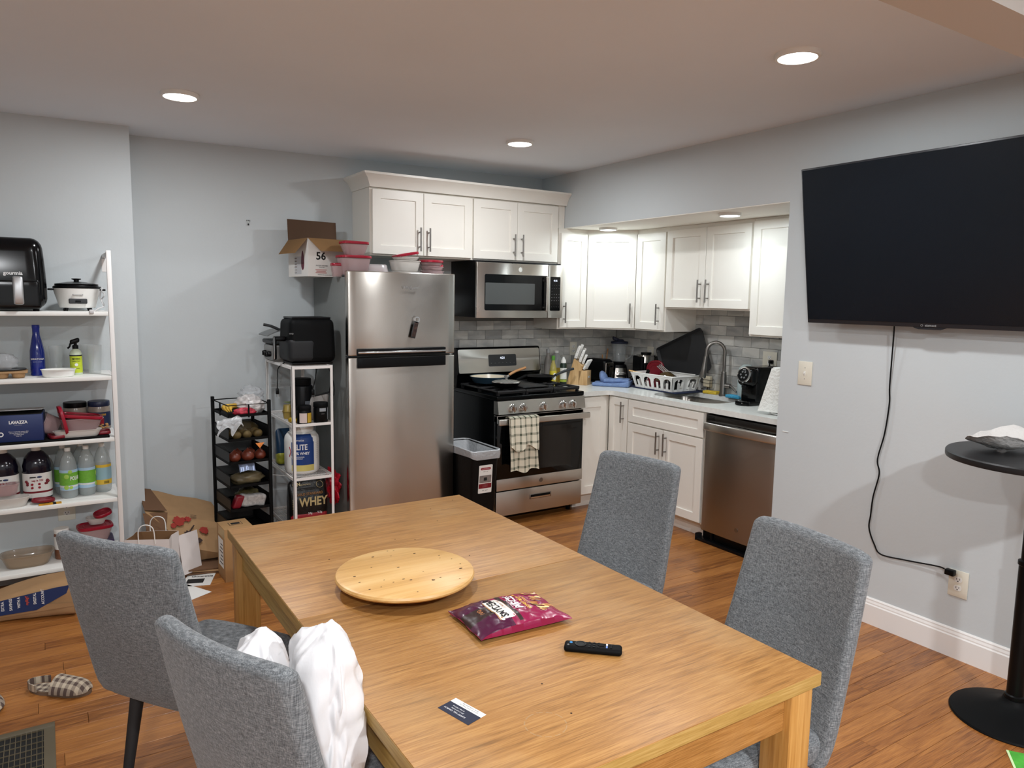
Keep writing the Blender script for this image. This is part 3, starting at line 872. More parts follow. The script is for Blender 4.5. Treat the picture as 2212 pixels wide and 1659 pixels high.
# back guard
q = B(); pr = [(-.04, .925), (-.1, .925), (-.115, 1.02), (-.125, 1.03), (-.097, 1.215), (-.085, 1.226), (-.05, 1.226), (-.04, 1.215)]
a = [q.v(RX0, y, z) for y, z in pr]; c = [q.v(RX1, y, z) for y, z in pr]
q.face(a); q.face(c[::-1])
for i in range(len(pr)): q.face([a[i], a[(i + 1) % len(pr)], c[(i + 1) % len(pr)], c[i]])
q.build('back_guard', M['enamel'], t, smooth=0)
sl = frame((-.448, -.1118, 1.122), (1, 0, 0), (0, .028, .185))
q = B(); q.prism(rrect(.745, .182, .012), 0, .004, sl); q.build('guard_panel', M['steelh'], t)
q = B(); q.prism(rrect(.255, .092, .01, cx=.02), .004, .0058, sl); cp_ = q.build('display', mat('display_grey', '#35383b', .3), t)
text('4:21', .026, M['dispw'], sl @ T(.02, .018, .006), t, name='clock_digits')
for k in range(7): text('---', .008, M['inkw'], sl @ T(-.085 + k * .035, -.02, .006), t)
# grates: five burners, three cast-iron grates
for k in range(3):
    gx0 = RX0 + .02 + k * .2415; gx1 = gx0 + .236
    q = B(); zz = .953; y0g, y1g = -.665, -.135
    def bar(xa, ya, xb, yb, w=.0065):
        q.tube([(xa, ya, zz), (xb, yb, zz)], w, 4)
    for x in (gx0 + .008, gx1 - .008): bar(x, y0g, x, y1g, .009)
    for y in (y0g, (y0g + y1g) / 2, y1g): bar(gx0, y, gx1, y, .009)
    cx = (gx0 + gx1) / 2
    if k != 1:
        for cy in (-.53, -.27):
            bar(cx, cy - .125, cx, cy - .03); bar(cx, cy + .03, cx, cy + .125)
            bar(gx0, cy, cx - .03, cy); bar(cx + .03, cy, gx1, cy)
    else:
        for j in range(1, 6): bar(gx0 + j * .0393, y0g, gx0 + j * .0393, y1g)
    for x in (gx0 + .012, gx1 - .012):
        for y in (y0g + .008, -.4, y1g - .008): q.box(x - .009, x + .009, y - .009, y + .009, .9255, .954)
    q.box(gx0, gx1, y0g - .006, y0g + .006, .938, .962, bev=.002)
    q.build('grate', M['castiron'], t)
    for cy in ((-.53, -.27) if k != 1 else (-.4,)):
        q = B(); q.lathe([(.045, .9255), (.045, .932), (.034, .936), (.034, .944), (0, .945)], cx, cy, 0, 24); q.build('burner', M['castiron'], t)
b = B(); b.box(RX0 + .268, RX0 + .498, -.62, -.18, .9635, .972, bev=.003); b.build('griddle', mat('griddle', '#2a2b2c', .4, bump=(150, .05)), t)

# towel over the oven handle
check = check_mat('towel_check', '#dcd6c2', '#4f5545', (22, 17), .28, (0, 2))
def towel_sheet(x0, x1, ztop, zbot, yoff, wob, seed, mtx=None, skew=0, hemw=.0):
    def f(u, v):
        x = x0 + (x1 - x0) * u + skew * v; z = ztop - (ztop - zbot) * v
        amp = wob * (.25 + v)
        y = yoff - amp * (.5 + .5 * sin(u * 15 + seed + 1.2 * sin(v * 3 + seed))) - .006 * v
        z += hemw * sin(u * 9 + seed) * v
        return (x, y, z)
    return f
t = thing('dish_towel', 'cream and green checked dish towel hanging over the oven handle', 'towel', (-.655, -.77, .42))
def tw(f0, name):
    q = B(); q.grid(f0, 36, 30, thick=.003); q.build(name, check, t)
tw(towel_sheet(-.775, -.54, .783, .40, -.7665, .016, .4, skew=.012, hemw=.012), 'back_layer')
tw(towel_sheet(-.772, -.532, .784, .565, -.785, .02, 2.1, skew=-.008, hemw=.022), 'front_layer')
q = B(); q.grid(lambda u, v: (-.772 + .24 * u, -.752 - .0325 * cos(pi * v), .776 + .014 * sin(pi * v)), 20, 8, thick=.003); q.build('fold', check, t)

# =================================================================== microwave
t = thing('microwave', 'over-the-range stainless microwave with black side and window', 'microwave', (-.45, -.2, 1.462))
mx0, mx1, my, mz0, mz1 = -.8305, -.07, -.40, 1.462, 1.862
b = B(); b.box(mx0 + .003, mx1 - .004, -.375, -.002, mz0 + .004, 1.8755, bev=.002); b.build('body', M['black'], t)
xs = -.205
b = B(); b.box(mx0, xs - .0015, my, -.376, mz0, mz1, bev=.004); md = b.build('door', M['steelh'], t)
b = B(); b.box(xs + .0015, mx1 + .003, my, -.376, mz0, mz1, bev=.004); mp_ = b.build('control_side', M['steelh'], t)
q = B(); q.prism(rrect(.555, .262, .012), 0, .0025, face_my(-.488, my - .0001, 1.648)); q.build('glass_frame', M['blackg'], md)
q = B(); q.prism(rrect(.43, .155, .004), 0, .0012, face_my(-.545, my - .0026, 1.64)); q.build('window', mat('microwave_window', '#4e5252', .25), md)
b = B(); b.rbox(-.235, my - .032, 1.642, .022, .016, .262, .006, n=(1, 1, 4)); b.box(-.243, -.226, my - .03, my, 1.53, 1.55, bev=.002); b.box(-.243, -.226, my - .03, my, 1.735, 1.755, bev=.002); b.build('handle', M['steel'], md)
b = B(); b.lathe([(.017, 0), (.017, .003), (.014, .003), (.014, .0015), (0, .0015)], seg=28).xf(face_my(-.46, my - .0001, 1.818)); b.build('badge', M['chrome'], md)
q = B(); q.prism(rrect(.092, .258, .006), 0, .002, face_my(-.138, my - .0001, 1.646)); q.build('keypad', M['blackg'], mp_)
text('4:16', .02, M['dispw'], face_my(-.138, my - .0023, 1.745), mp_, name='clock_digits', ext=.0002)
for r_ in range(8):
    for c_ in range(4 if r_ not in (2,) else 1):
        if r_ in (3, 4, 5, 6): s_ = str((r_ - 3) * 3 + c_ + 1) if c_ < 3 and r_ < 6 else ('-' if r_ == 6 else '+')
        else: s_ = '--'
        text(s_, .008, M['inkw'], face_my(-.17 + c_ * .022, my - .0023, 1.712 - r_ * .0235), mp_, ext=.0001)

# =================================================================== dishwasher
t = thing('dishwasher', 'stainless dishwasher with a towel-bar handle at the right end of the worktop', 'dishwasher', (.25, -1.95, 0))
DY0, DY1 = -1.648, -2.258
b = B(); b.box(.245, .80, DY1 + .005, DY0 - .005, .095, .868); b.build('body', M['black'], t)
b = B()
b.rbox(.226, (DY0 + DY1) / 2, .43, .034, .60, .70, .006, n=(1, 8, 3), f=lambda v: Vector((v.x - (.008 * (1 - (2 * v.y / .6) ** 2) if v.x < 0 else 0), v.y, v.z))); b.build('door', M['steely'], t)
b = B(); b.rbox(.21, (DY0 + DY1) / 2, .79, .05, .60, .055, .01, n=(1, 8, 1), f=lambda v: Vector((v.x - .012 * (1 - (2 * v.y / .6) ** 2), v.y, v.z))); b.build('handle', M['steelh'], t)
b = B(); b.box(.215, .245, DY1 + .003, DY0 - .003, .82, .866, bev=.002); b.build('console', mat('dark_steel', '#4a4947', .3, metal=1), t)
for k in range(4):
    b = B(); b.box(.2135, .2155, DY0 - .075, DY0 - .022, .829 + k * .008, .833 + k * .008); b.build('vent_slot', M['black'], t)
b = B(); b.lathe([(.014, 0), (.014, .002), (0, .002)], seg=20).xf(face_mx(.2005, -1.955, .16)); b.build('badge', M['nickel'], t)
b = B(); b.box(.25, .27, DY1 + .01, DY0 + .01, .0, .085); b.box(.20, .27, DY1 + .01, DY0 + .03, 0.0005, .02, bev=.004); b.prism([(.195, DY0 + .03), (.235, DY0 + .03), (.235, DY0 + .005)], .0, .05); b.cyl((.245, DY0 - .07, .0), (.245, DY0 - .07, .1), .012, 8)
b.build('toe_kick', M['black'], t)

# =================================================================== dining table
TX0, TX1, TY0, TY1, TZ = -2.92, -1.942, -4.007, -2.2035, .74
t = thing('dining_table', 'large worn light oak dining table with square legs and a centre joint', 'table', ((TX0 + TX1) / 2, (TY0 + TY1) / 2, 0))
ys = -3.102
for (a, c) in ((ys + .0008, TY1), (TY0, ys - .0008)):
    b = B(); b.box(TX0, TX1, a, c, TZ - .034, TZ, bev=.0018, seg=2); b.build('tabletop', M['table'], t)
for (a, c) in ((TX0 - .0006, TX0 + .002), (TX1 - .002, TX1 + .0006)):
    b = B(); b.box(a, c, TY0 + .001, TY1 - .001, TZ - .033, TZ - .0025); b.build('side_edging', M['table_y'], t)
M['table_x'] = wood('table_oak_edge_x', '#8a6a34', '#a98848', '#c2a263', 0, 1.6, .5)
b = B(); b.box(TX0 + .002, TX1 - .002, TY0 - .0008, TY0 + .0015, TZ - .033, TZ - .002); b.build('end_edging', M['table_x'], t)
LW = .08
for x in (TX0 + .012, TX1 - .012 - LW):
    for y in (TY0 + .012, TY1 - .012 - LW):
        b = B(); b.box(x, x + LW, y, y + LW, 0, TZ - .0345, bev=.003); b.build('leg', M['table_z'], t)
AZ0, AZ1 = .605, TZ - .0345
for x in (TX0 + .03, TX1 - .03 - .022):
    b = B(); b.box(x, x + .022, TY0 + .012 + LW, TY1 - .012 - LW, AZ0, AZ1); b.build('side_apron', M['table_y'], t)
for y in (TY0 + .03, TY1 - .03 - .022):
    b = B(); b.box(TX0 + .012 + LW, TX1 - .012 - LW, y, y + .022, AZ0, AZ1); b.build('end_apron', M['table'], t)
# pale rings and scuffs left by cups, and small dark knocks
wearm = mat('ring_stain', '#d0b184', .5, alpha=.3)
for (x, y, r_) in ((-2.63, -3.845, .045), (-2.098, -2.417, .05)):
    q = B(); n = 40
    A = [q.v(x + r_ * cos(2 * pi * i / n), y + r_ * sin(2 * pi * i / n), TZ + .0003) for i in range(n)]
    C = [q.v(x + (r_ - .003) * cos(2 * pi * i / n), y + (r_ - .003) * sin(2 * pi * i / n), TZ + .0003) for i in range(n)]
    for i in range(n):
        if (i * 7) % 11 < 8: q.face([A[i], A[(i + 1) % n], C[(i + 1) % n], C[i]])
    q.build('cup_ring', wearm, t)
q = B()
for (x, y) in ((-2.545, -3.71), (-2.56, -3.84), (-2.43, -2.62), (-2.37, -2.66), (-2.2, -2.5), (-2.01, -2.27), (-2.15, -2.34), (-2.28, -2.9), (-2.55, -2.75), (-2.7, -2.7)):
    q.lathe([(.0025, .0001), (.0022, .0006), (0, .0007)], x, y, TZ, 8)
q.build('knock_marks', mat('knock', '#3a2615', .8), t)

# =================================================================== chairs
def chair_proto():
    t = thing('dining_chair', '', 'chair')
    def fb(v):
        z = v.z + .665                      # height above floor
        s = 1.0 - .10 * max(0, (z - .5)) / .45
        y = v.y * s
        x = v.x - .118 - .235 * (z - .42) + .02 * max(0, (z - .8)) - .035 * (1 - (y / .24) ** 2) * min(1, max(0, (z - .38) / .3))
        if z < .46: x += ((.46 - z) / .09) ** 2 * .03
        # rounded upper corners
        k = max(0, abs(y) - .15) / .06; top = max(0, z - .9) / .045
        return Vector((x, y, z - .012 * (k ** 2) * top))
    b = B(); b.rbox(0, 0, 0.018, .045, .455, .552, .0215, n=(1, 14, 16), f=fb); bk = b.build('backrest', M['fabric'], t, world=False, smooth=60)
    # piping seams down both edges
    for s in (-1, 1):
        pts = []
        for i in range(18):
            z = .40 + .5 * i / 17
            p = fb(Vector((.0235, s * .213, z - .665))); pts.append((p.x + .0, p.y, p.z))
        q = B(); q.tube(pts, .0018, 5); q.build('seam', M['leg'], bk, world=False)
    def fs(v):
        fx = v.x / .22
        kk = .05 * max(0, fx - .3) ** 2 + .02 * max(0, -fx - .5) ** 2
        y = v.y * (1 - kk * 1.6)
        x = v.x - .035 * (abs(v.y) / .23) ** 4 * (1 if v.x > 0 else 0) * max(0, fx)
        z = v.z + .008 * (v.y / .23) ** 2 - .012 * max(0, fx) ** 3 + (.01 if v.z > 0 else 0) * (1 - (v.y / .23) ** 2) * .6
        return Vector((x, y, z))
    b = B(); b.rbox(.085, 0, .445, .435, .425, .085, .034, n=(10, 10, 2), f=fs); b.build('seat', M['fabric'], t, world=False, smooth=60)
    for sx in (-1, 1):
        for sy in (-1, 1):
            x0 = .21 if sx > 0 else -.06; x1 = x0 + sx * .055
            b = B(); b.tube([(x0, sy * .15, .41), (x1, sy * .18, .0)], [.021, .012], 14); b.build('leg', M['leg'], t, world=False)
    b = B(); b.box(-.09, .24, -.17, .17, .39, .405); b.build('seat_frame', M['leg'], t, world=False)
    return t
ch = chair_proto()
ch.location = (-3.131, -2.686, 0); ch.rotation_euler = (0, 0, radians(36.7))
ch['label'] = 'grey fabric chair on the left, empty, pulled out and turned to the table'; ch['group'] = 'grey upholstered dining chairs'
dup(ch, (-2.978, -3.481, 0), radians(23.6), 'grey fabric chair at bottom left holding the white plastic bags')
dup(ch, (-1.633, -2.794, 0), radians(189.2), 'grey fabric chair on the far right side, in front of the sink cabinet')
dup(ch, (-1.893, -3.715, 0), radians(172), 'grey fabric chair at the near right corner of the table')

# white plastic bags on the near chair
def crumple(c, r, seed, amp=.16, seg=56, rings=44, squash=None, sc=2.2):
    b = B()
    def f(q):
        n = Vector((q.x / r[0], q.y / r[1], q.z / r[2]))
        d = 1 + amp * (abs(nz(n.x * sc + seed, n.y * sc, n.z * sc * .8)) * 1.8 - .5 + .6 * nz(n.x * 5 + seed, n.y * 5, n.z * 4))
        w = Vector((q.x * d, q.y * d, q.z * (1 + .5 * (d - 1))))
        return squash(w) if squash else w
    b.ellipsoid(c, r, seg, rings, f)
    return b
bagw = mat('white_bag', '#e6e6e8', .3, spec=.4, bump=(16, .4, (1, 1, .5)))
def tall_bag(c, s, seed, label):
    b = B()
    def f(q):
        u, v, w = q.x / (s[0] / 2), q.y / (s[1] / 2), q.z / (s[2] / 2)
        a = math.atan2(v, u)
        fold = abs(nz(cos(a) * 2.0 + seed, sin(a) * 2.0, w * .8)) * 1.5 + abs(nz(cos(a) * 5 + seed, sin(a) * 5, w * 2.6)) * 1.1
        k = 1 + .22 * (fold - .6) - .16 * max(0, w - .35) ** 1.2 + .06 * (-w)
        z = q.z + .035 * nz(u * .9 + seed, v * .9, 2.2) * max(0, w) - .03 * max(0, w) * (u * u + v * v) * .5 + .006 * nz(u * 4 + seed, v * 4, w * 2)
        return Vector((q.x * k, q.y * k, z))
    b.rbox(c[0], c[1], c[2], s[0], s[1], s[2], .045, n=(14, 14, 40), f=f)
    return solo(b, 'plastic_bag', bagw, label, 'bag', group='white plastic bags on the near chair', smooth=75)
tall_bag((-2.992, -3.55, .705), (.135, .15, .41), 3.1, 'tall crumpled white plastic bag at the right of the near chair, against the table')
tall_bag((-3.095, -3.40, .675), (.14, .13, .355), 8.3, 'smaller crumpled white plastic bag peeking over the near chair back')

# =================================================================== things on the table
t = thing('lazy_susan', 'round pale wooden turntable with dark nicks on the table', 'turntable', (-2.577, -3.035, TZ))
b = B(); b.lathe([(.19, .03), (.2, .031), (.207, .037), (.208, .042), (.205, .048), (.198, .051), (0, .0515)], seg=72); pl_ = b.build('plate', M['maple'], t, world=False)
b = B(); b.lathe([(.11, 0), (.115, .004), (.115, .012), (.1, .014), (.1, .02), (.12, .022), (.12, .0298), (0, .0298)], seg=40); b.build('base', M['darkgrey'], t, world=False)
q = B(); random.seed(3)
for k in range(26):
    a = random.random() * 6.28; r_ = .18 * random.random() ** .5
    q.lathe([(.0016 + .0022 * random.random() ** 3, 0), (0, .0004)], r_ * cos(a), r_ * sin(a), .0515, 7, sqx=1.6)
q.build('nicks', mat('nick', '#4a331d', .8), pl_, world=False)

# snack bag
t = thing('snack_bag', 'maroon snack bag with a white name plate, lying on the table', 'snack bag', (-2.428, -3.388, TZ), radians(-3))
def bagz(x, y):
    u, v = x / .135, y / .098
    e = max(0, 1 - abs(u) ** 2.6) ** .55 * max(0, 1 - abs(v) ** 3.2) ** .55
    return e
q = B(); NU, NV = 46, 34
def sb(u, v, s):
    x = (u * 2 - 1) * .138; y = (v * 2 - 1) * .1
    y *= 1 - .12 * bagz(x, 0) * 1; x2 = x * (1 - .03 * (1 - abs(y) / .1))
    e = bagz(x, y)
    wr = .0035 * nz(x * 40, y * 26, 3.3) + .002 * nz(x * 90, y * 70, 9)
    ed = 1 - max(abs(x) / .138, 0) ** 8
    z = .012 + s * (.029 * e) + (wr * (.35 + e) if s > 0 else 0) + .004 * sin(y * 60) * (abs(x) / .138) ** 6
    return (x2, y, max(.0006, z if s > 0 else .0125 - .012 * e))
G = [[[q.v(*sb(i / NU, j / NV, s)) for j in range(NV + 1)] for i in range(NU + 1)] for s in (1, -1)]
for s in (0, 1):
    for i in range(NU):
        for j in range(NV):
            x = (i + .5) / NU * 2 - 1; y = (j + .5) / NV * 2 - 1
            q.mi = 0 if x > -.2 + .0 * y else 1
            if s == 0 and -.42 < x < .02 and abs(y) < .42 and x <= -.2: q.mi = 1
            if s == 0 and -.98 < x < -.3 and -.32 < y < .3: q.mi = 2
            if s == 0 and -.34 < x < .04 and -.86 < y < 1 and x > -.2: q.mi = 2 if x > -.08 and x < -.02 else q.mi
            a = [G[s][i][j], G[s][i + 1][j], G[s][i + 1][j + 1], G[s][i][j + 1]]
            q.face(a if s == 0 else a[::-1])
q.mi = 0
for i in range(NU):
    q.face([G[0][i][0], G[1][i][0], G[1][i + 1][0], G[0][i + 1][0]]); q.face([G[0][i][NV], G[0][i + 1][NV], G[1][i + 1][NV], G[1][i][NV]])
for j in range(NV):
    q.face([G[0][0][j], G[0][0][j + 1], G[1][0][j + 1], G[1][0][j]]); q.face([G[0][NU][j], G[1][NU][j], G[1][NU][j + 1], G[0][NU][j + 1]])
mg = [mat('foil_magenta', '#8d1745', .26, spec=.6), mat('foil_plum', '#481033', .26, spec=.6), mat('foil_brown', '#2f1a18', .35)]
bagb = q.build('pouch', mg, t, world=False, smooth=60)
def drape(o, fz, off=.0012):
    """lay a flat print on the bag's surface"""
    for v in o.data.vertices:
        v.co.z = fz(v.co.x, v.co.y) + off + v.co.z * .2
def bag_surface(x, y):
    e = bagz(x, y / (1 - .12 * bagz(x, 0)))
    return .012 + .029 * e + (.0035 * nz(x * 40, y * 26, 3.3) + .002 * nz(x * 90, y * 70, 9)) * (.35 + e)
def print_patch(pts, m, name, z=0):
    q = B(); xs = [p[0] for p in pts]; ys_ = [p[1] for p in pts]
    vs = [q.v(x, y, 0) for x, y in pts]; q.face(vs)
    bmesh.ops.triangulate(q.bm, faces=q.bm.faces)
    for _ in range(3): bmesh.ops.subdivide_edges(q.bm, edges=[e for e in q.bm.edges if e.calc_length() > .012], cuts=1, use_grid_fill=False)
    bmesh.ops.triangulate(q.bm, faces=q.bm.faces)
    o = q.build(name, m, bagb, world=False); drape(o, bag_surface, .0014 + z); return o
print_patch(rrect(.05, .142, .012, cx=-.036, cy=.004), mat('print_tan', '#b98b5e', .4), 'name_plate_rim')
print_patch(rrect(.045, .137, .010, cx=-.036, cy=.004), mat('print_white', '#e9e4da', .4), 'name_plate', .0006)
def bag_text(s, x, y, size, m, sx=1, bold=0):
    o = text(s, size, m, Matrix.Identity(4), None, ext=0, sx=sx, bold=bold)
    o.data.transform(frame((x, y, 0), (0, 1, 0), (-1, 0, 0)))
    o.parent = bagb; drape(o, bag_surface, .0028); return o
bag_text("SNYDER'S", -.041, .004, .030, M['ink'], .92, .0006)
bag_text('of Hanover', -.022, .012, .012, mat('print_brown', '#9a5a32', .5))
bag_text('PRETZEL', .003, .01, .011, M['inkw'], 1)
bag_text('PIECES', .018, .014, .030, M['inkw'], 1, .0008)
bag_text('HONEY MUSTARD', .040, .014, .014, mat('print_yellow', '#e8b63a', .5), 1, .0003)
bag_text('& ONION', .053, .014, .012, MATS['print_yellow'])
bag_text('100', -.088, .0, .019, mat('print_orange', '#b9743c', .5))
random.seed(11)
pm = [mat('print_pretzel', '#d29a4e', .45), mat('print_pretzel_pale', '#ecc98a', .45), mat('print_pretzel_dark', '#a5622a', .45)]
for k in range(30):
    cx = .088 + random.uniform(-.025, .024); cy = .005 + random.uniform(-.062, .075); a = random.random() * 3
    L, w_ = random.uniform(.008, .015), random.uniform(.004, .007)
    pts = [(cx + L * cos(a + i * 2 * pi / 8) * 1.0 * (1 if i % 2 else .8), cy + w_ * sin(i * 2 * pi / 8) + L * .3 * sin(a) * cos(i * 2 * pi / 8)) for i in range(8)]
    q = B(); q.face([q.v(x, y, 0) for x, y in pts]); o = q.build('pretzel_print', pm[k % 3], bagb, world=False); drape(o, bag_surface, .002 + k * .00006)

# remote
t = thing('remote_control', 'slim black remote control lying on the table', 'remote', (-2.348, -3.649, TZ), math.atan2(-.098, .108))
b = B(); b.rbox(0, 0, .0085, .143, .038, .0165, .0075, n=(6, 3, 1)); rc = b.build('body', M['blackm'], t, world=False, smooth=60)
b = B(); b.lathe([(.0145, .0168), (.0145, .0182), (.0105, .0184), (.0100, .0178), (0, .0178)], -.031, 0, 0, 28); b.build('dial', M['black'], t, world=False)
b = B(); b.lathe([(.0040, .0166), (.0035, .0178), (0, .018)], -.055, .004, 0, 14); b.build('button', mat('button_blue', '#2a86c9', .4), t, world=False)
b = B(); b.lathe([(.0030, .0166), (.0026, .0176), (0, .0177)], -.061, -.009, 0, 12); b.build('button', M['grey'], t, world=False)
for i in range(3):
    for j in range(3):
        if i == 2 and j == 1: continue
        b = B(); b.lathe([(.0034, .0166), (.003, .018), (0, .0182)], -.009 + i * .0115, -.0105 + j * .0105, 0, 12); b.build('button', M['black'], t, world=False)
b = B(); b.rbox(.019, 0, .0175, .015, .005, .0022, .001, n=(1, 1, 1)); b.build('button', M['black'], t, world=False)
for (x, y, m_) in ((.034, .006, M['white']), (.034, -.006, mat('button_lav', '#6f8fd0', .4)), (.045, .006, M['black']), (.045, -.006, M['black'])):
    b = B(); b.rbox(x, y, .0175, .0045, .009, .0018, .0008, n=(1, 1, 1)); b.build('button', m_, t, world=False)

# business card
t = thing('business_card', 'small navy and white business card on the table near the front', 'card', (-2.7545, -3.7145, TZ), math.atan2(-3.753 + 3.663, -2.718 + 2.742))
b = B(); b.box(-.0465, .0465, -.0265, .0105, .0003, .0007); b.build('navy_band', M['navyd'], t, world=False)
b = B(); b.box(-.0465, .0465, .0106, .0265, .0003, .0007); b.build('white_band', M['white'], t, world=False)
def cardtxt(s, x, y, size, m): text(s, size, m, wm(t) @ T(x, y, .00075) @ rotm('Z', pi), t, ext=.00005)
cardtxt('SUMMIT HILL CHURCH', -.008, -.013, .0062, M['inkw']); cardtxt('Join us each Sunday', -.008, -.0055, .0046, M['inkw']); cardtxt('at 9 am | 10:45 am', -.012, .002, .0046, M['inkw'])
cardtxt('Join us for Good Friday and', .004, .0160, .0048, M['ink']); cardtxt('Easter Sunday gatherings', .004, .0215, .0048, M['ink'])

# =================================================================== television wall
t = thing('television', 'large black flat television tilted forward on the right wall', 'television', (-.15, -3.21, 1.5))
tilt = math.atan2(.13, .765)
hgt = .776; wid = 1.255
F = frame((-.09, -2.588 - wid / 2, 1.506), (0, -1, 0), (-sin(tilt), 0, cos(tilt)))   # x along screen width, y up the screen, z out
b = B(); b.box(-wid / 2, wid / 2, 0, hgt, -.028, 0, bev=.004).xf(F); b.build('bezel', M['bezel'], t)
b = B(); b.box(-wid / 2 + .007, wid / 2 - .007, .021, hgt - .008, .0, .0015).xf(F); b.build('screen', M['screen'], t)
b = B(); b.box(-wid / 2 + .12, wid / 2 - .12, .06, hgt * .6, -.065, -.0285, bev=.01).xf(F); b.build('back_housing', M['black'], t)
b = B(); b.prism([(-.075, .0), (-.05, -.009), (.05, -.009), (.075, .0)], -.02, .0005).xf(F); b.build('chin', M['bezel'], t)
b = B(); b.box(-.012, -.002, -3.45, -2.95, 1.6, 2.05); b.box(-.056, -.01, -3.38, -3.34, 1.66, 1.70); b.box(-.056, -.01, -3.06, -3.02, 1.66, 1.70); b.box(-.088, -.01, -3.38, -3.34, 1.9, 1.94); b.box(-.088, -.01, -3.06, -3.02, 1.9, 1.94); b.build('wall_bracket', M['black'], t)
text('element', .0155, M['inkg'], F @ T(.006, .0095, .0012), t, bold=.0003)
b = B(); b.lathe([(.0052, 0), (.0052, .0005), (.0038, .0005), (.0038, 0)], seg=18, cap=False).xf(F @ T(-.034, .0095, .0006)); b.build('logo_ring', M['inkg'], t)

q = B()
cpts = [(-.045, -3.02, 1.545), (-.03, -3.019, 1.49), (-.012, -3.008, 1.22), (-.01, -3.012, 1.13), (-.01, -3.0, .98), (-.012, -2.975, .845), (-.01, -2.988, .775), (-.01, -2.966, .655), (-.01, -2.96, .56), (-.012, -2.958, .49), (-.01, -2.99, .415), (-.012, -3.03, .375), (-.012, -3.155, .385), (-.02, -3.30, .405), (-.03, -3.34, .408)]
q.tube(bez(cpts, 8), .0036, 8)
q.box(-.04, -.0125, -3.386, -3.345, .385, .412, bev=.004)
q.xf(T(.03, 3.0, -.37))
o = q.build('power_cord', M['black']); o.location = (-.03, -3.0, .37); tag(o, 'black power cord running from the television down to the wall outlet', 'cord')
def outlet(name, label, mtx, kind='outlet', group=None, loc=None, plate=(.07, .115)):
    t = thing(name, label, 'outlet' if kind == 'outlet' else 'switch', mtx.translation, group=group)
    q = B(); q.box(-plate[0] / 2, plate[0] / 2, -plate[1] / 2, plate[1] / 2, .0006, .006, bev=.0025); q.xf(mtx); q.build('plate', M['ivory'], t)
    if kind == 'outlet':
        for s in (-1, 1):
            q = B(); q.prism([(x * .0165, y * .0145 + s * .0195) for x, y in [(cos(a), max(-.85, min(.85, sin(a) * 1.15))) for a in [2 * pi * i / 20 for i in range(20)]]], .006, .0078, mtx); q.build('receptacle', M['white'], t)
            q = B(); q.box(-.0075, -.0052, s * .0195 - .001, s * .0195 + .007, .0078, .0082); q.box(.0052, .0075, s * .0195 - .001, s * .0195 + .007, .0078, .0082); q.box(-.0025, .0025, s * .0195 - .009, s * .0195 - .005, .0078, .0082); q.xf(mtx); q.build('slots', M['ink'], t)
    else:
        q = B(); q.box(-.005, .005, -.011, .011, .006, .0075); q.box(-.003, .003, -.002, .006, .0075, .016); q.xf(mtx); q.build('toggle', M['white'], t)
        q = B(); q.lathe([(.0025, 0), (.0025, .0008), (0, .001)], 0, .03, .006, 10); q.lathe([(.0025, 0), (.0025, .0008), (0, .001)], 0, -.03, .006, 10); q.xf(mtx); q.build('screw', M['inkg'], t)
    return t
outlet('wall_outlet', 'white wall outlet low on the right wall with the black plug in it', face_mx(0, -3.393, .348), plate=(.085, .125))
outlet('light_switch', 'single white light switch left of the television on the right wall', face_mx(0, -2.53, 1.231), 'switch', plate=(.085, .128))
outlet('wall_outlet', 'white double outlet on the left wall behind the white shelf', frame((-3.4, -.2575, .385), (1, 0, 0), (0, 0, 1)), plate=(.085, .125))
b = B(); b.box(-.0035, 0, -2.445, -2.41, .892, .896); solo(b, 'wall_chip', M['white'], 'tiny pale paint chip on the right wall below the switch', 'paint chip')

# =================================================================== pub table
PX, PY = -.325, -3.785
t = thing('bistro_table', 'tall round black bistro table with a disc foot at the right edge', 'table', (PX, PY, 0))
b = B(); b.lathe([(.28, 1.022), (.304, 1.024), (.306, 1.03), (.306, 1.045), (.302, 1.05), (0, 1.05)], PX, PY, 0, 72); b.build('top', mat('black_laminate', '#1b1c1e', .42, noise=(14, .12)), t)
b = B(); b.lathe([(.215, 0), (.218, .004), (.214, .01), (.17, .026), (.11, .044), (.06, .06), (.044, .075), (.04, .085), (0, .085)], PX, PY, 0, 64); b.build('foot', M['blackm'], t)
b = B(); b.lathe([(.036, .085), (.036, .10), (.030, .104), (.03, .62), (.034, .625), (.034, .64), (.025, .645), (.025, 1.0), (.09, 1.015), (.09, 1.0219), (0, 1.0219)], PX, PY, 0, 32); b.build('column', M['black'], t)
# crumpled napkin bundle
t = thing('napkin', 'crumpled grey-white cloth holding food scraps on the black bistro table', 'cloth', (-.33, -3.66, 1.05))
q = B()
def nap(u, v):
    a = u * 2 * pi; r_ = .02 + .11 * v
    x = r_ * cos(a) * 1.15; y = r_ * sin(a) * .8
    z = .005 + .05 * v ** 1.6 * (1 + .35 * sin(a * 2 + 1) + .25 * nz(cos(a) * 2, sin(a) * 2, v * 3)) + .012 * abs(nz(x * 40, y * 40, 1))
    return (x + .03 * v * v * cos(a + 1), y, max(.003, z))
q.grid(nap, 40, 12, closeu=True, thick=.004); q.build('cloth', mat('napkin_cloth', '#d3d1ce', .95, bump=(90, .4)), t, world=False, smooth=70)
b = B(); b.rbox(.0, .0, .028, .06, .02, .016, .007, n=(3, 1, 1)); b.build('food_scrap', mat('scrap', '#b98745', .7, noise=(60, .4)), t, world=False)
b = B(); b.prism([(0, 0), (.05, .004), (.052, .007), (.002, .004)], 1.0502, 1.0512, T(-.42, -3.8, 0)); solo(b, 'straw_scrap', mat('straw', '#a98d5a', .8), 'thin straw-coloured scrap on the bistro table', 'scrap')
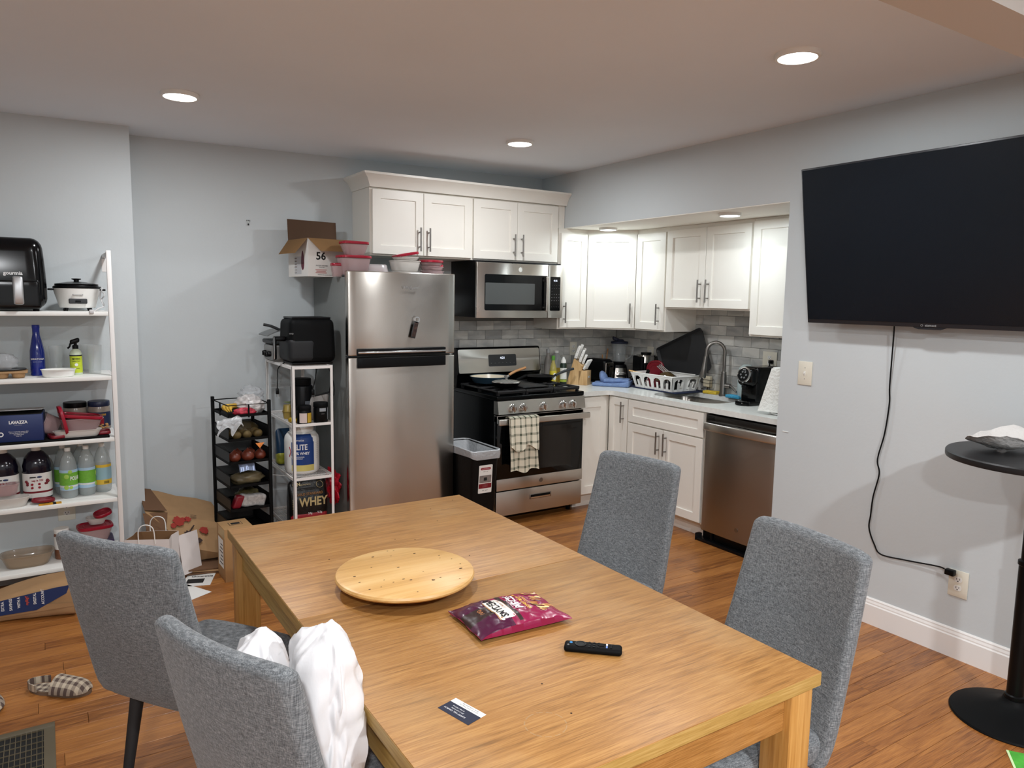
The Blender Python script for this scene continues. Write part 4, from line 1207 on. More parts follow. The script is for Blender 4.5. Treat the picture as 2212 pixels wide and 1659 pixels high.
# green paper on the floor at lower right
t = thing('paper_leaflet', 'bright green printed paper on the floor at the lower right corner', 'paper', (-.59, -3.99, 0), radians(35))
b = B(); b.box(-.06, .08, -.09, .09, .0006, .0014); b.build('sheet', mat('leaf_green', '#4fae3c', .5, noise=(20, .25)), t, world=False)
b = B(); b.box(-.06, -.052, -.09, .09, .0014, .0018); b.box(-.06, .08, .082, .09, .0014, .0018); b.build('border_print', mat('leaf_pale', '#cfe8b0', .5), t, world=False)

# =================================================================== slippers and floor vent
slip = check_mat('slipper_check', '#b9ab97', '#54453f', (38, 34), .5, (0, 1))
def slipper(loc, rz, label):
    t = thing('slipper', label, 'slipper', loc, rz, 'brown checked slippers on the floor')
    q = B(); pts = []
    for i in range(28):
        a = 2 * pi * i / 28
        w = .046 * (1 + .14 * cos(a)) - .006 * (1 if abs(cos(a)) < .4 else 0)
        pts.append((.13 * cos(a), w * sin(a)))
    q.prism(pts, 0, .014); q.build('sole', mat('slipper_sole', '#6b5848', .9), t, world=False)
    q = B(); q.prism([(x * .93, y * .9) for x, y in pts], .0142, .017); q.build('insole', slip, t, world=False)
    def up(u, v):
        a = -pi / 2 + pi * u
        x = -.01 + .135 * v; wv = .048 * (1 + .1 * v) * max(.0, 1 - max(0, v - .45) ** 2 * 3.1) ** .5
        return (x, wv * sin(a) * 1.02, .014 + (.052 - .022 * v) * cos(a) * (1 - max(0, v - .7) ** 2 * 9))
    q = B(); q.grid(up, 16, 14, thick=.004); q.build('upper', slip, t, world=False, smooth=60)
    q = B(); q.grid(lambda u, v: (-.13 * cos(-1 + 2 * u) , .043 * sin(-1 + 2 * u) * 1.1, .014 + .028 * v), 12, 2, thick=.004); q.build('heel_rim', slip, t, world=False)
    return t
slipper((-3.475, -1.665, 0), radians(-38), 'brown and cream checked slipper lying on the open floor at left')
slipper((-3.735, -1.62, 0), radians(-70), 'checked slipper cut off by the left picture edge')
t = thing('floor_vent', 'brown metal floor vent grille at the lower left corner', 'vent', (-3.72, -2.2, 0))
VX0, VX1, VY0, VY1 = -3.98, -3.497, -2.52, -1.905
vm_ = mat('vent_brown', '#5d5442', .5)
b = B()
b.box(VX0, VX1, VY1 - .035, VY1, 0, .005, bev=.0015); b.box(VX0, VX1, VY0, VY0 + .035, 0, .005, bev=.0015); b.box(VX1 - .035, VX1, VY0 + .035, VY1 - .035, 0, .005); b.box(VX0, VX0 + .035, VY0 + .035, VY1 - .035, 0, .005)
b.build('frame', vm_, t)
b = B(); b.box(VX0 + .035, VX1 - .035, VY0 + .035, VY1 - .035, .0002, .0006); b.build('dark_duct', M['ink'], t)
n = 26
for i in range(n):
    x = VX0 + .04 + (VX1 - VX0 - .08) * i / (n - 1)
    if x < -3.85: continue
    b = B(); b.box(x - .0012, x + .0012, VY0 + .035, VY1 - .035, .0006, .005); b.build('slat', vm_, t)
for i in range(14):
    y = VY0 + .06 + (VY1 - VY0 - .1) * i / 13
    b = B(); b.box(VX0 + .035, VX1 - .035, y - .001, y + .001, .0006, .0042); b.build('cross_bar', vm_, t)

# =================================================================== white shelf unit (left)
SY0, SY1 = -.60, -.259
SX0, SX1 = -4.06, -3.155
t = thing('shelf_unit', 'tall white open shelf unit with five boards at the left wall', 'shelf', ((SX0 + SX1) / 2, (SY0 + SY1) / 2, 0))
LV = [.145, .485, .815, 1.145, 1.483]
for x in (SX1 - .012, SX0):
    b = B(); b.box(x, x + .022, SY0 - .012, SY0 + .012, 0, 1.822, bev=.002); b.build('post', M['whitem'], t)
    b = B(); b.box(x, x + .022, SY1, SY1 + .0015 + .0, 1.72, 1.79); b.box(x + .002, x + .02, SY0 + .012, SY1, 1.795, 1.815, bev=.002); b.build('wall_arm', M['whitem'], t)
for z in LV:
    b = B(); b.box(SX0 + .0225, SX1 - .0125, SY0 - .006, SY1 - .004, z, z + .022, bev=.0015); b.build('shelf_board', M['white'], t)
    b = B(); b.box(SX1 - .0122, SX1 + .002, SY0 + .0125, SY1 - .006, z + .002, z + .02); b.build('side_rail', M['whitem'], t)
zt_ = [z + .0222 for z in LV]          # board tops

def tub_mesh(w, d, h, taper=.82, sup=4.0, rim=True, seg=36):
    """open plastic food tub centred at 0, base at z=0"""
    q = B()
    pr = [(0, .0), (taper * .93, 0), (taper, .006), (.985, h - .008), (.985, h - .006), (1.04, h - .004) if rim else (1.0, h - .003), (1.04, h) if rim else (1.0, h), (.955, h - .001), (taper * .95, .008), (0, .006)]
    q.lathe([(r * .5, z) for r, z in pr], seg=seg, sqx=w, sqy=d, sup=sup, cap=False)
    return q
def lid_mesh(w, d, sup=4.0, seg=40):
    q = B()
    pr = [(0, .004), (.3, .004), (.31, .006), (.35, .006), (.36, .004), (.44, .004), (.455, .009), (.50, .010), (.525, .007), (.53, -.004), (.52, -.006), (.50, .004), (0, .001)]
    q.lathe([(r, z) for r, z in pr], seg=seg, sqx=w, sqy=d, sup=sup, cap=False)
    return q
def tub(loc, w, d, h, label, rz=0, lid=None, m='clearp', tilt=None, taper=.82, sup=4.0, name='food_container', group=None, lidm='red', lid_tilt=0):
    t = thing(name, label, 'container', loc, rz, group)
    if tilt: t.rotation_euler = Euler((tilt[0], tilt[1], rz))
    tub_mesh(w, d, h, taper, sup).build('tub', M[m], t, world=False, smooth=50)
    if lid is not None:
        q = lid_mesh(w, d, sup); q.xf(rotm('Y', lid_tilt)); q.xf(T(0, 0, h + .002 + lid)); q.build('lid', M[lidm], t, world=False, smooth=40)
    return t
def loose_lid(loc, w, d, label, rot=(0, 0, 0), m='red', sup=4.0, group=None):
    t = lid_mesh(w, d, sup).build('container_lid', M[m], smooth=40); t.location = loc; t.rotation_euler = Euler(rot); return tag(t, label, 'lid', group)

# ---- top shelf: air fryer and rice cooker
z0 = zt_[4]
def fryer(loc, rz, w, d, h, label, m, name_txt, handle_m):
    t = thing('air_fryer', label, 'air fryer', loc, rz)
    def f(v):
        k = (v.z / h + .5); s = 1 - .12 * max(0, k - .35) ** 1.5 * 1.6 - .05 * max(0, .12 - k) * 4
        return Vector((v.x * s, v.y * s, v.z))
    b = B(); b.rbox(0, 0, h / 2 + .008, w, d, h - .01, .05, n=(6, 6, 12), f=f); body = b.build('body', M[m], t, world=False, smooth=60)
    b = B()
    for sx in (-1, 1):
        for sy in (-1, 1): b.lathe([(.014, 0), (.014, .02), (0, .02)], sx * w * .33, sy * d * .33, 0, 12)
    b.build('feet', M['blackm'], t, world=False)
    return t, body
t, body = fryer((-3.585, -.455, z0), 0, .30, .285, .362, 'glossy black air fryer with a silver handle on the top of the white shelf', 'blackg', '', '')
def dr(v):
    k = (v.z + .105) / .36 ; return Vector((v.x, v.y, v.z))
b = B(); b.rbox(0, -.126, .086, .25, .036, .15, .017, n=(6, 2, 4)); dw = b.build('drawer', M['blackg'], t, world=False, smooth=60)
b = B(); b.rbox(.03, -.165, .103, .044, .022, .140, .010, n=(1, 1, 4), f=lambda v: Vector((v.x, v.y - .012 + .02 * (v.z / .075) ** 2 * .5, v.z))); b.box(.018, .042, -.165, -.14, .145, .168, bev=.003); b.build('handle', mat('satin_silver', '#c4c6c8', .35, metal=.8), dw, world=False, smooth=60)
text('gourmia', .024, M['inkw'], wm(t) @ face_my(.012, -.1445, .187), t, bold=.0006)
b = B(); b.lathe([(.085, .36), (.08, .364), (0, .365)], seg=32, sup=3); b.build('top_vent', M['black'], t, world=False)

t = thing('rice_cooker', 'small white rice cooker with a black lid on the top shelf', 'rice cooker', (-3.30, -.44, z0))
b = B(); b.lathe([(.078, .016), (.082, .018), (.105, .105), (.106, .118), (.1, .119), (0, .119)], seg=48, sqx=1.02, sqy=.95); b.build('pot', M['white'], t, world=False)
b = B(); b.lathe([(.108, .119), (.109, .124), (.104, .130), (.1, .131), (.098, .134), (.1, .139), (.097, .142), (.04, .152), (.012, .154), (.012, .162), (.022, .166), (.022, .17), (0, .171)], seg=48, sqx=1.02, sqy=.95); b.build('lid', M['black'], t, world=False)
b = B(); b.lathe([(.096, .1425), (.06, .149), (.0, .1495)], seg=40, cap=False); b.build('glass_lid', M['glass'], t, world=False)
b = B()
for s in (-1, 1): b.rbox(s * .118, 0, .112, .03, .05, .01, .004, n=(1, 2, 1))
b.build('side_handle', M['black'], t, world=False)
b = B()
for sx in (-1, 1):
    for sy in (-1, 1): b.tube([(sx * .052, sy * .045, .018), (sx * .058, sy * .05, 0)], .010, 8)
b.build('feet', M['black'], t, world=False)
b = B(); b.rbox(0, -.0865, .052, .084, .012, .026, .005, n=(3, 1, 1)); b.build('switch_panel', M['darkgrey'], t, world=False)
b = B(); b.rbox(0, -.094, .051, .024, .006, .01, .002, n=(1, 1, 1)); b.build('switch', M['black'], t, world=False)
b = B(); b.box(-.024, .024, -.0965, -.094, .082, .0885, bev=.001); b.build('badge', M['inkg'], t, world=False)
b = B(); b.box(-.02, .02, -.098, -.0965, .084, .0865); b.build('badge_strip', M['white'], t, world=False)
b = B(); b.tube(bez([(.09, .02, .12), (.115, -.03, .125), (.1, -.1, .075), (.115, -.13, .03), (.085, -.155, .014), (.06, -.16, -.004)], 6), .0035, 7); b.tube(bez([(.1, .0, .12), (.125, -.05, .09), (.105, -.12, .06), (.112, -.135, .035)], 6), .0035, 7)
b.rbox(.055, -.164, .0, .022, .016, .02, .005, n=(1, 1, 1)); b.build('power_cord', mat('cord_white', '#c9c9c9', .5), t, world=False)

# ---- second shelf
z0 = zt_[3]
t = thing('bottle', 'tall cobalt blue glass water bottle on the second shelf', 'bottle', (-3.494, -.44, z0 + .0))
b = B(); b.lathe([(.030, 0), (.0335, .004), (.0345, .09), (.033, .13), (.024, .18), (.017, .215), (.0155, .245), (0, .245)], seg=32); b.build('glass_body', mat('cobalt', '#14257a', .12, coat=.3), t, world=False)
b = B(); b.lathe([(.0165, .2), (.0172, .203), (.0165, .206), (.0165, .245), (.0175, .247), (.0175, .262), (.016, .264), (0, .264)], seg=24); b.build('cap', mat('cobalt_cap', '#1b2c86', .35), t, world=False)
text('S', .016, mat('print_silver', '#9aa4c8', .5), wm(t) @ face_my(0.0, -.0336, .118), t, wrap=.0335)
text('SARATOGA', .0125, M['inkw'], wm(t) @ face_my(0, -.0346, .088), t, wrap=.0346, bold=.0002)
text('SPRING WATER', .006, MATS['print_silver'], wm(t) @ face_my(0, -.0346, .073), t, wrap=.0346)
t = thing('spray_bottle', 'yellow-green labelled spray cleaner with a black trigger head', 'spray bottle', (-3.322, -.47, z0))
b = B(); b.lathe([(.026, 0), (.0285, .004), (.0285, .112), (.024, .126), (.014, .134), (.013, .138), (0, .138)], seg=28); bb = b.build('body', mat('frost_green', '#c9d6bd', .3), t, world=False)
b = B(); b.lathe([(.029, .012), (.0291, .1)], seg=28, cap=False); b.build('label', mat('lime_label', '#b9c932', .5, noise=(60, .08)), t, world=False)
b = B(); b.lathe([(.0293, .1), (.0293, .106)], seg=28, cap=False); b.build('label_band', M['ink'], t, world=False)
text("MEYER'S", .013, M['ink'], wm(t) @ face_my(0, -.0292, .085), t, wrap=.0292, bold=.0003, sx=.85)
text('CLEAN DAY', .007, M['ink'], wm(t) @ face_my(0, -.0292, .073), t, wrap=.0292)
q = B(); q.lathe([(.008, 0), (0, .0003)], seg=18, cap=False).xf(face_my(0, -.0296, .055)); q.build('seal', M['inkw'], t, world=False)
text('multi-surface', .006, M['ink'], wm(t) @ face_my(0, -.0292, .035), t, wrap=.0292)
b = B(); b.lathe([(.0145, .138), (.0145, .156), (.010, .158), (0, .158)], seg=18); b.rbox(-.002, 0, .178, .045, .02, .026, .009, n=(3, 1, 1), f=lambda v: Vector((v.x, v.y, v.z + .006 * sin(v.x * 60)))); b.tube([(0, 0, .155), (.001, 0, .175)], .008, 10)
b.tube(bez([(-.012, 0, .178), (-.022, 0, .165), (-.026, 0, .15), (-.036, 0, .14)], 5), .0045, 8); b.build('trigger_head', M['black'], t, world=False)
for (x, y, r_, h_, lb) in ((-3.41, -.38, .034, .15, 'clear pint glass between the blue bottle and the spray cleaner'), (-3.235, -.45, .038, .155, 'clear rippled glass tumbler at the right end of the second shelf'), (-3.26, -.34, .033, .15, 'clear glass behind the spray cleaner on the second shelf')):
    b = B(); b.lathe([(0, 0), (r_ * .72, 0), (r_ * .76, .004), (r_, h_), (r_ * .95, h_), (r_ * .70, .012), (0, .010)], seg=28, cap=False)
    solo(b, 'drinking_glass', M['glass'], lb, 'glass', loc=(x, y, z0), group='drinking glasses on the second shelf')
b = B(); b.lathe([(0, 0), (.058, 0), (.064, .004), (.07, .036), (.074, .037), (.074, .04), (.067, .039), (.06, .008), (0, .006)], seg=48, sqx=1.08, sqy=.72)
solo(b, 'baking_dish', M['white'], 'shallow white oval dish at the front of the second shelf', 'dish', loc=(-3.405, -.545, z0))
t = thing('pie_tray', 'brown kraft baking tray with lidded cups at the left end of the second shelf', 'tray', (-3.648, -.50, z0))
b = B(); b.rbox(0, 0, .03, .22, .15, .007, .003, n=(2, 2, 1)); b.build('rim', M['kraft'], t, world=False)
for i in range(3):
    b = B(); b.lathe([(.022, .001), (.026, .004), (.031, .026), (0, .026)], -.07 + .07 * i, -.035, 0, 20); b.build('cup', M['kraft'], t, world=False)
b = B(); b.lathe([(.02, .034), (.085, .036), (.088, .04), (.085, .044), (0, .046)], 0, .03, 0, 32, sqx=1.2, sqy=.7); b.build('dark_plate', M['darkgrey'], t, world=False)
q = crumple((0, .02, .075), (.075, .05, .05), 2.2, .3, seg=24, rings=16); q.build('plastic_wrap', M['film'], t, world=False, smooth=70)

# ---- third shelf
z0 = zt_[2]
b = B(); b.box(-4.02, -3.19, -.604, -.33, 0, .012, bev=.003)
solo(b, 'tray', M['blackm'], 'flat black tray covering the third shelf', 'tray', loc=(0, 0, z0))
z0 += .0123
t = thing('coffee_box', 'dark blue coffee carton with an open top on the third shelf', 'box', (-3.64, -.50, z0), radians(-4))
b = B(); b.box(-.165, .16, -.085, .085, 0, .135, bev=.001); b.build('carton', mat('carton_blue', '#1b2c5c', .45), t, world=False)
b = B(); b.box(-.165, .16, -.085, .09, .146, .1475).xf(T(0, .09, .12) @ rotm('X', radians(-4)) @ T(0, -.09, -.12)); b.build('flap', M['lightgrey'], t, world=False)
b = B(); b.box(-.16, .155, -.08, .08, .1352, .138); b.build('dark_gap', M['ink'], t, world=False)
text('LAVAZZA', .021, M['inkw'], wm(t) @ face_my(.055, -.0855, .098), t, bold=.0008, sx=.85)
text('________', .008, M['inkw'], wm(t) @ face_my(.055, -.0855, .087), t)
q = B(); q.lathe([(.012, 0), (.012, .0004), (.007, .0004), (.007, 0)], seg=24, cap=False).xf(face_my(-.02, -.0855, .04)); q.build('logo_ring', M['inkw'], t, world=False)
for k, s_ in enumerate(('Please recycle this carton after', 'use and check local rules for', 'the coffee pods', 'keep dry')):
    text(s_, .0068, M['inkw'], wm(t) @ face_my(.055 + .0, -.0855, .051 - k * .0075), t)
b = B(); b.lathe([(.028, .14), (.03, .15), (.03, .17), (0, .178)], -.125, .02, 0, 20); b.build('black_knob', M['black'], t, world=False)
tub((-3.42, -.47, z0 + .045), .11, .10, .075, 'cloudy plastic tub standing on its side by the blue coffee carton', rz=.1, m='clearp', tilt=(0, radians(-68)), name='food_container')
loose_lid((-3.40, -.545, z0 + .085), .15, .11, 'red container lid standing upright on the third shelf', (0, radians(79), .1))
tub((-3.315, -.50, z0 + .0), .195, .14, .092, 'large clear tub with a tilted red lid on the third shelf', rz=.05, lid=.004, lid_tilt=radians(8), m='clearp', taper=.72)
tub((-3.335, -.565, z0), .215, .06, .036, 'low clear plastic tray at the front of the third shelf', m='clearw', taper=.9)
loose_lid((-3.43, -.55, z0 + .008), .07, .10, 'red lid lying flat beside the blue coffee carton', (0, 0, .2), 'redd')
def jar(loc, r_, h_, label, bodym, capm, cap_h=.02, labelm=None, lz=None, txt=None, tm_=None, cat='jar', name='jar', neck=.94, group=None, sup=2.0, ts=.014, bands=None):
    t = thing(name, label, cat, loc, 0, group)
    hb = h_ - cap_h
    b = B(); b.lathe([(0, 0), (r_ * .93, 0), (r_, .006), (r_, hb - .014), (r_ * .96, hb - .005), (r_ * neck, hb), (0, hb)], seg=36, sup=sup); b.build('body', bodym, t, world=False)
    b = B(); b.lathe([(r_ * neck * 1.02, hb), (r_ * neck * 1.04, hb + .002), (r_ * neck * 1.04, h_ - .003), (r_ * neck * 1.0, h_), (0, h_)], seg=36, sup=sup); b.build('cap', capm, t, world=False)
    if labelm:
        b = B(); b.lathe([(r_ + .0004, lz[0]), (r_ + .0006, (lz[0] + lz[1]) / 2), (r_ + .0004, lz[1])], seg=36, cap=False, sup=sup); b.build('label', labelm, t, world=False)
    for (a0, a1, zb_, zt2, m_) in (bands or []):
        q = B(); n = 14
        for i in range(n):
            a, c = a0 + (a1 - a0) * i / n, a0 + (a1 - a0) * (i + 1) / n; rr = r_ + .0009
            q.poly([(rr * sin(a), -rr * cos(a), zb_), (rr * sin(c), -rr * cos(c), zb_), (rr * sin(c), -rr * cos(c), zt2), (rr * sin(a), -rr * cos(a), zt2)])
        q.build('label_patch', m_, t, world=False)
    for (s_, sz, zz, m_, off) in (txt or []):
        R_ = Matrix.Rotation(off / r_, 4, 'Z')
        text(s_, sz, m_, wm(t) @ R_ @ face_my(0, -r_ - .0012, zz), t, wrap=r_ + .0012, bold=.0003)
    return t
peanut = mat('nut_fill', '#8a6a45', .5, noise=(40, .3)); clearjar = mat('jar_clear', '#8f857a', .2, noise=(30, .15))
jar((-3.335, -.345, z0), .058, .155, 'wide jar with a black lid at the back of the third shelf', clearjar, M['black'], .028, mat('jar_lab_navy', '#1a2746', .5), (.02, .085))
t = jar((-3.222, -.37, z0), .055, .158, 'nut jar with a navy label and dark blue lid at the right end', clearjar, mat('lid_navy', '#1b2440', .4), .028, MATS['jar_lab_navy'], (.02, .1), [('CRACKERS', .013, .085, mat('print_amber', '#d9a441', .5), 0), ('nut mix', .012, .072, M['inkw'], .0)],
        bands=[(-.5, .35, .034, .066, M['red'])])
b = B()
random.seed(5)
for k in range(14): b.ellipsoid((random.uniform(-.03, .035), -.0555 - random.random() * .001, random.uniform(.012, .036)), (.008, .003, .005), 8, 5)
b.build('nut_print', mat('nut_print', '#b98c57', .5), t, world=False)
loose_lid((-3.215, -.53, z0 + .008), .065, .09, 'small dark red lid at the right end of the third shelf', (0, 0, 0), 'redd')

# ---- fourth shelf
z0 = zt_[1]
def juice(loc, label):
    t = thing('juice_bottle', label, 'bottle', loc, 0, 'large dark juice bottles on the fourth shelf')
    b = B(); b.lathe([(0, 0), (.055, 0), (.064, .008), (.066, .1), (.064, .17), (.066, .185), (.056, .225), (.035, .252), (.02, .262), (.02, .27), (0, .27)], seg=36, sup=2.6); b.build('body', mat('juice_dark', '#120f1e', .14), t, world=False)
    b = B(); b.lathe([(.0668, .02), (.0672, .08), (.0668, .15)], seg=36, cap=False, sup=2.6); b.build('label', M['white'], t, world=False)
    b = B(); b.lathe([(.022, .262), (.0225, .28), (0, .281)], seg=20); b.build('cap', M['white'], t, world=False)
    b = B(); b.lathe([(.0676, .045), (.0676, .055)], seg=36, cap=False, sup=2.6); b.build('red_band', M['redd'], t, world=False)
    text('Keep it 100%', .014, M['red'], wm(t) @ face_my(0, -.0688, .112), t, wrap=.075, bold=.0004)
    for i in range(2):
        for j in range(2):
            q = B(); q.lathe([(.0062, 0), (0, .0004)], seg=14, cap=False).xf(face_my(-.024 + .032 * i, -.0695, .093 - .018 * j)); q.build('icon', M['red'], t, world=False)
    q = B(); q.ellipsoid((.01, -.0698, .131), (.012, .001, .005), 16, 6); q.build('logo_oval', M['navy'], t, world=False)
    q = B(); q.box(-.033, -.006, -.0702, -.0696, .128, .134); q.build('logo_bar', M['ink'], t, world=False)
    q = B(); random.seed(9)
    for k in range(7): q.ellipsoid((random.uniform(.033, .05), -.0605 + random.uniform(-.002, .002), random.uniform(.09, .118)), (.0065, .005, .0065), 10, 6)
    for k in range(4): q.ellipsoid((random.uniform(-.052, -.042), -.0600, random.uniform(.088, .12)), (.0065, .005, .0065), 10, 6)
    q.build('cranberry_print', M['redd'], t, world=False)
    return t
juice((-3.526, -.43, z0), 'large dark juice bottle with a cranberry label, nearer the seltzer bottles')
juice((-3.672, -.43, z0), 'large dark juice bottle cut off by the left picture edge')
water = mat('bottle_pet', '#b9c2c2', .12, alpha=.5, spec=.7)
green = mat('label_green', '#6fae3a', .5, noise=(70, .1)); lblue = mat('label_lightblue', '#a9c9e0', .5); yel = mat('label_yellow', '#d9b33a', .5)
def seltzer(x, y, style, label, rot=0):
    t = thing('seltzer_bottle', label, 'bottle', (x, y, z0), rot, 'clear seltzer bottles on the fourth shelf')
    b = B(); b.lathe([(0, .006), (.02, .002), (.034, 0), (.04, .008), (.0425, .03), (.0425, .15), (.042, .165), (.033, .21), (.02, .24), (.0125, .252), (.0125, .262), (0, .262)], seg=28); b.build('body', water, t, world=False)
    b = B(); b.lathe([(.0145, .252), (.0145, .27), (0, .271)], seg=20); b.build('cap', M['white'], t, world=False)
    m1, m2 = (lblue, green) if style == 'lime' else (yel, mat('label_steelblue', '#8fb2bd', .5))
    b = B(); b.lathe([(.0431, .045), (.0432, .1), (.0431, .155)], seg=28, cap=False); b.build('label', m1, t, world=False)
    b = B(); b.lathe([(.0434, .072), (.0435, .1), (.0434, .14)], seg=28, cap=False); b.build('label_band', m2, t, world=False)
    if style == 'lime':
        b = B(); b.lathe([(.0436, .062), (.0436, .07)], seg=28, cap=False); b.build('label_stripe', M['white'], t, world=False)
        for (a, zz, r_) in ((-.25, .12, .012), (-.3, .062, .012), (.15, .145, .010), (.2, .06, .009)):
            q = B(); q.lathe([(r_, 0), (r_ * .85, .0003), (r_ * .8, .0006), (0, .0006)], seg=18, cap=False).xf(rotm('Z', a) @ face_my(0, -.0437, zz)); q.build('lime_slice', mat('lime', '#a6cf5a', .5), t, world=False)
        text('POLAR', .03, M['inkw'], wm(t) @ rotm('Z', .75) @ face_my(0, -.0442, .108), t, wrap=.0442, sx=.6, bold=.0006)
    else:
        for k in range(6):
            q = B(); q.box(-.014 + k * .0045, -.012 + k * .0045, -.0005, 0, 0, .014).xf(rotm('Z', .1) @ T(0, -.0436, .05)); q.build('barcode', M['ink'], t, world=False)
    return t
seltzer(-3.385, -.475, 'lime', 'front clear seltzer bottle with a lime label, second from the juice')
seltzer(-3.30, -.455, 'lime', 'clear seltzer bottle with a lime label in the middle of the shelf', 1.5)
seltzer(-3.222, -.42, 'yellow', 'clear seltzer bottle with a yellow and blue label by the right post', .3)
seltzer(-3.407, -.375, 'lime', 'clear seltzer bottle behind, closest to the juice bottle', 2.2)
seltzer(-3.322, -.352, 'lime', 'clear seltzer bottle in the back row, at the middle', 2.8)
tub((-3.66, -.545, z0), .20, .09, .052, 'shallow clear tub at the front left of the fourth shelf', m='clearw', sup=3, taper=.8)
tub((-3.68, -.535, z0 + .062), .15, .08, .058, 'stacked clear tub upside down on the left end of the fourth shelf', m='clearp', sup=3, taper=.85)
loose_lid((-3.505, -.545, z0 + .016), .10, .06, 'dark red lid lying in front of the juice bottle', (0, radians(4), .1), 'redd', sup=2.4)
t = thing('packet', 'yellow and black flat packet lying at the front edge of the fourth shelf', 'packet', (-3.475, -.585, z0), .05)
b = B(); b.box(-.05, .05, -.014, .02, .0005, .004); b.build('sleeve', mat('packet_amber', '#c8922a', .5, noise=(50, .3)), t, world=False)
b = B(); b.box(.012, .026, -.0145, .0205, .0004, .0045); b.build('dark_band', M['ink'], t, world=False)

# ---- bottom shelf
z0 = zt_[0]
amber = mat('amber_glass', '#a08a70', .08, alpha=.55, spec=.8)
b = B(); b.lathe([(0, 0), (.085, 0), (.094, .006), (.112, .05), (.116, .062), (.122, .064), (.122, .068), (.112, .067), (.105, .052), (.088, .010), (0, .008)], seg=56, sqx=1.0, sqy=.66, sup=3.5, cap=False)
solo(b, 'glass_baking_dish', amber, 'brown tinted ribbed glass baking dish on the bottom shelf', 'dish', loc=(-3.59, -.47, z0))
jar((-3.432, -.44, z0), .037, .165, 'spice jar with a white lid and brown contents on the bottom shelf', mat('cocoa', '#7a5038', .4), M['white'], .025, M['white'], (.055, .125),
    [('ooo', .018, .095, M['ink'], 0), ('COCOA', .009, .115, M['ink'], 0), ('_____', .012, .075, M['kraftd'], 0)])
b = B(); b.box(-3.27, -3.185, -.50, -.36, z0, z0 + .075, bev=.002); b.box(-3.275, -3.19, -.505, -.36, z0 + .0755, z0 + .079); solo(b, 'small_box', mat('purple_box', '#3b2a58', .4, noise=(18, .5)), 'dark purple printed box under the red-lidded tub, bottom shelf', 'box')
tub((-3.275, -.47, z0 + .083), .165, .13, .075, 'clear tub with a wide red lid, stacked on the purple box', lid=.0, taper=.74, rz=.1)
tub((-3.265, -.46, z0 + .172), .10, .085, .035, 'small clear tub on top of the red-lidded tub', taper=.75, sup=2.6, m='clearw')
loose_lid((-3.235, -.47, z0 + .226), .085, .08, 'small bright red lid resting tilted on the topmost tub', (radians(6), radians(-14), .3), 'red', sup=2.6)

# brown paper grocery bag on the floor below
t = thing('paper_bag', 'brown grocery bag lying on its side under the white shelf, navy print', 'bag', (-3.545, -.735, 0), radians(-14))
q = B()
def bg(u, v):
    a = 2 * pi * u
    x = -.26 + .44 * v
    hh = .062 + .012 * sin(v * 3); ww = .12
    k = 1 / ((abs(cos(a)) ** 5 + abs(sin(a)) ** 5) ** .2)
    zz = hh * (1 + sin(a) * k) * (1 - .3 * (1 - v) * (sin(a) > 0)) + .006 * nz(x * 9, a * 1.3, 2)
    return (x + .01 * nz(a, v * 3, 1), ww * cos(a) * k * (.9 + .1 * v) + .008 * nz(x * 8, a, 5), max(.001, zz + (.05 * v if sin(a) > 0 else 0)))
q.grid(bg, 40, 16, closeu=True, thick=.0015)
e = [q.v(*[c + (.0008 if i == 0 else 0) for i, c in enumerate(bg(k / 40, 1))]) for k in range(40)]; q.face(e)
q.build('bag_body', M['kraft'], t, world=False, smooth=30)
# navy panel and print follow the near side
def side_pt(u, v, off=.0015):
    # u along bag length 0..1, v height on the near side 0..1
    x = -.24 + .38 * u; y = -.118 - off; return (x, y, .02 + .1 * v)
q = B(); q.poly([(-.255, -.1235, .035), (.02, -.1235, .055), (.15, -.1235, .125), (.165, -.12, .165), (.1, -.12, .158), (-.26, -.1235, .095)]); q.build('navy_print', M['navy'], t, world=False)
for k, (s_, m_) in enumerate((('ADD', 'inkw'), ('EXTRA', 'inkw'), ('SAVINGS', 'inkw'), ('WITH A', 'inkw'), ('myBigY', 'pr'), ('DIGITAL', 'inkw'), ('ACCOUNT', 'inkw'))):
    mm = mat('print_coral', '#c8503c', .6) if m_ == 'pr' else M['inkw']
    text(s_, .017, mm, wm(t) @ frame((-.155 + k * .034, -.1245, .083 + k * .0062), (0, 0, 1), (-1, 0, .15)), t, sx=.9, bold=.0003)
q = B()
for k in range(4): q.tube([(-.205 + .004 * k, -.1245, .065 + .008 * k), (-.19 + .003 * k, -.1245, .06 + .008 * k), (-.18, -.1245, .068 + .007 * k)], .0016, 5)
q.build('swirl_logo', mat('print_coral', '#c8503c', .6), t, world=False)

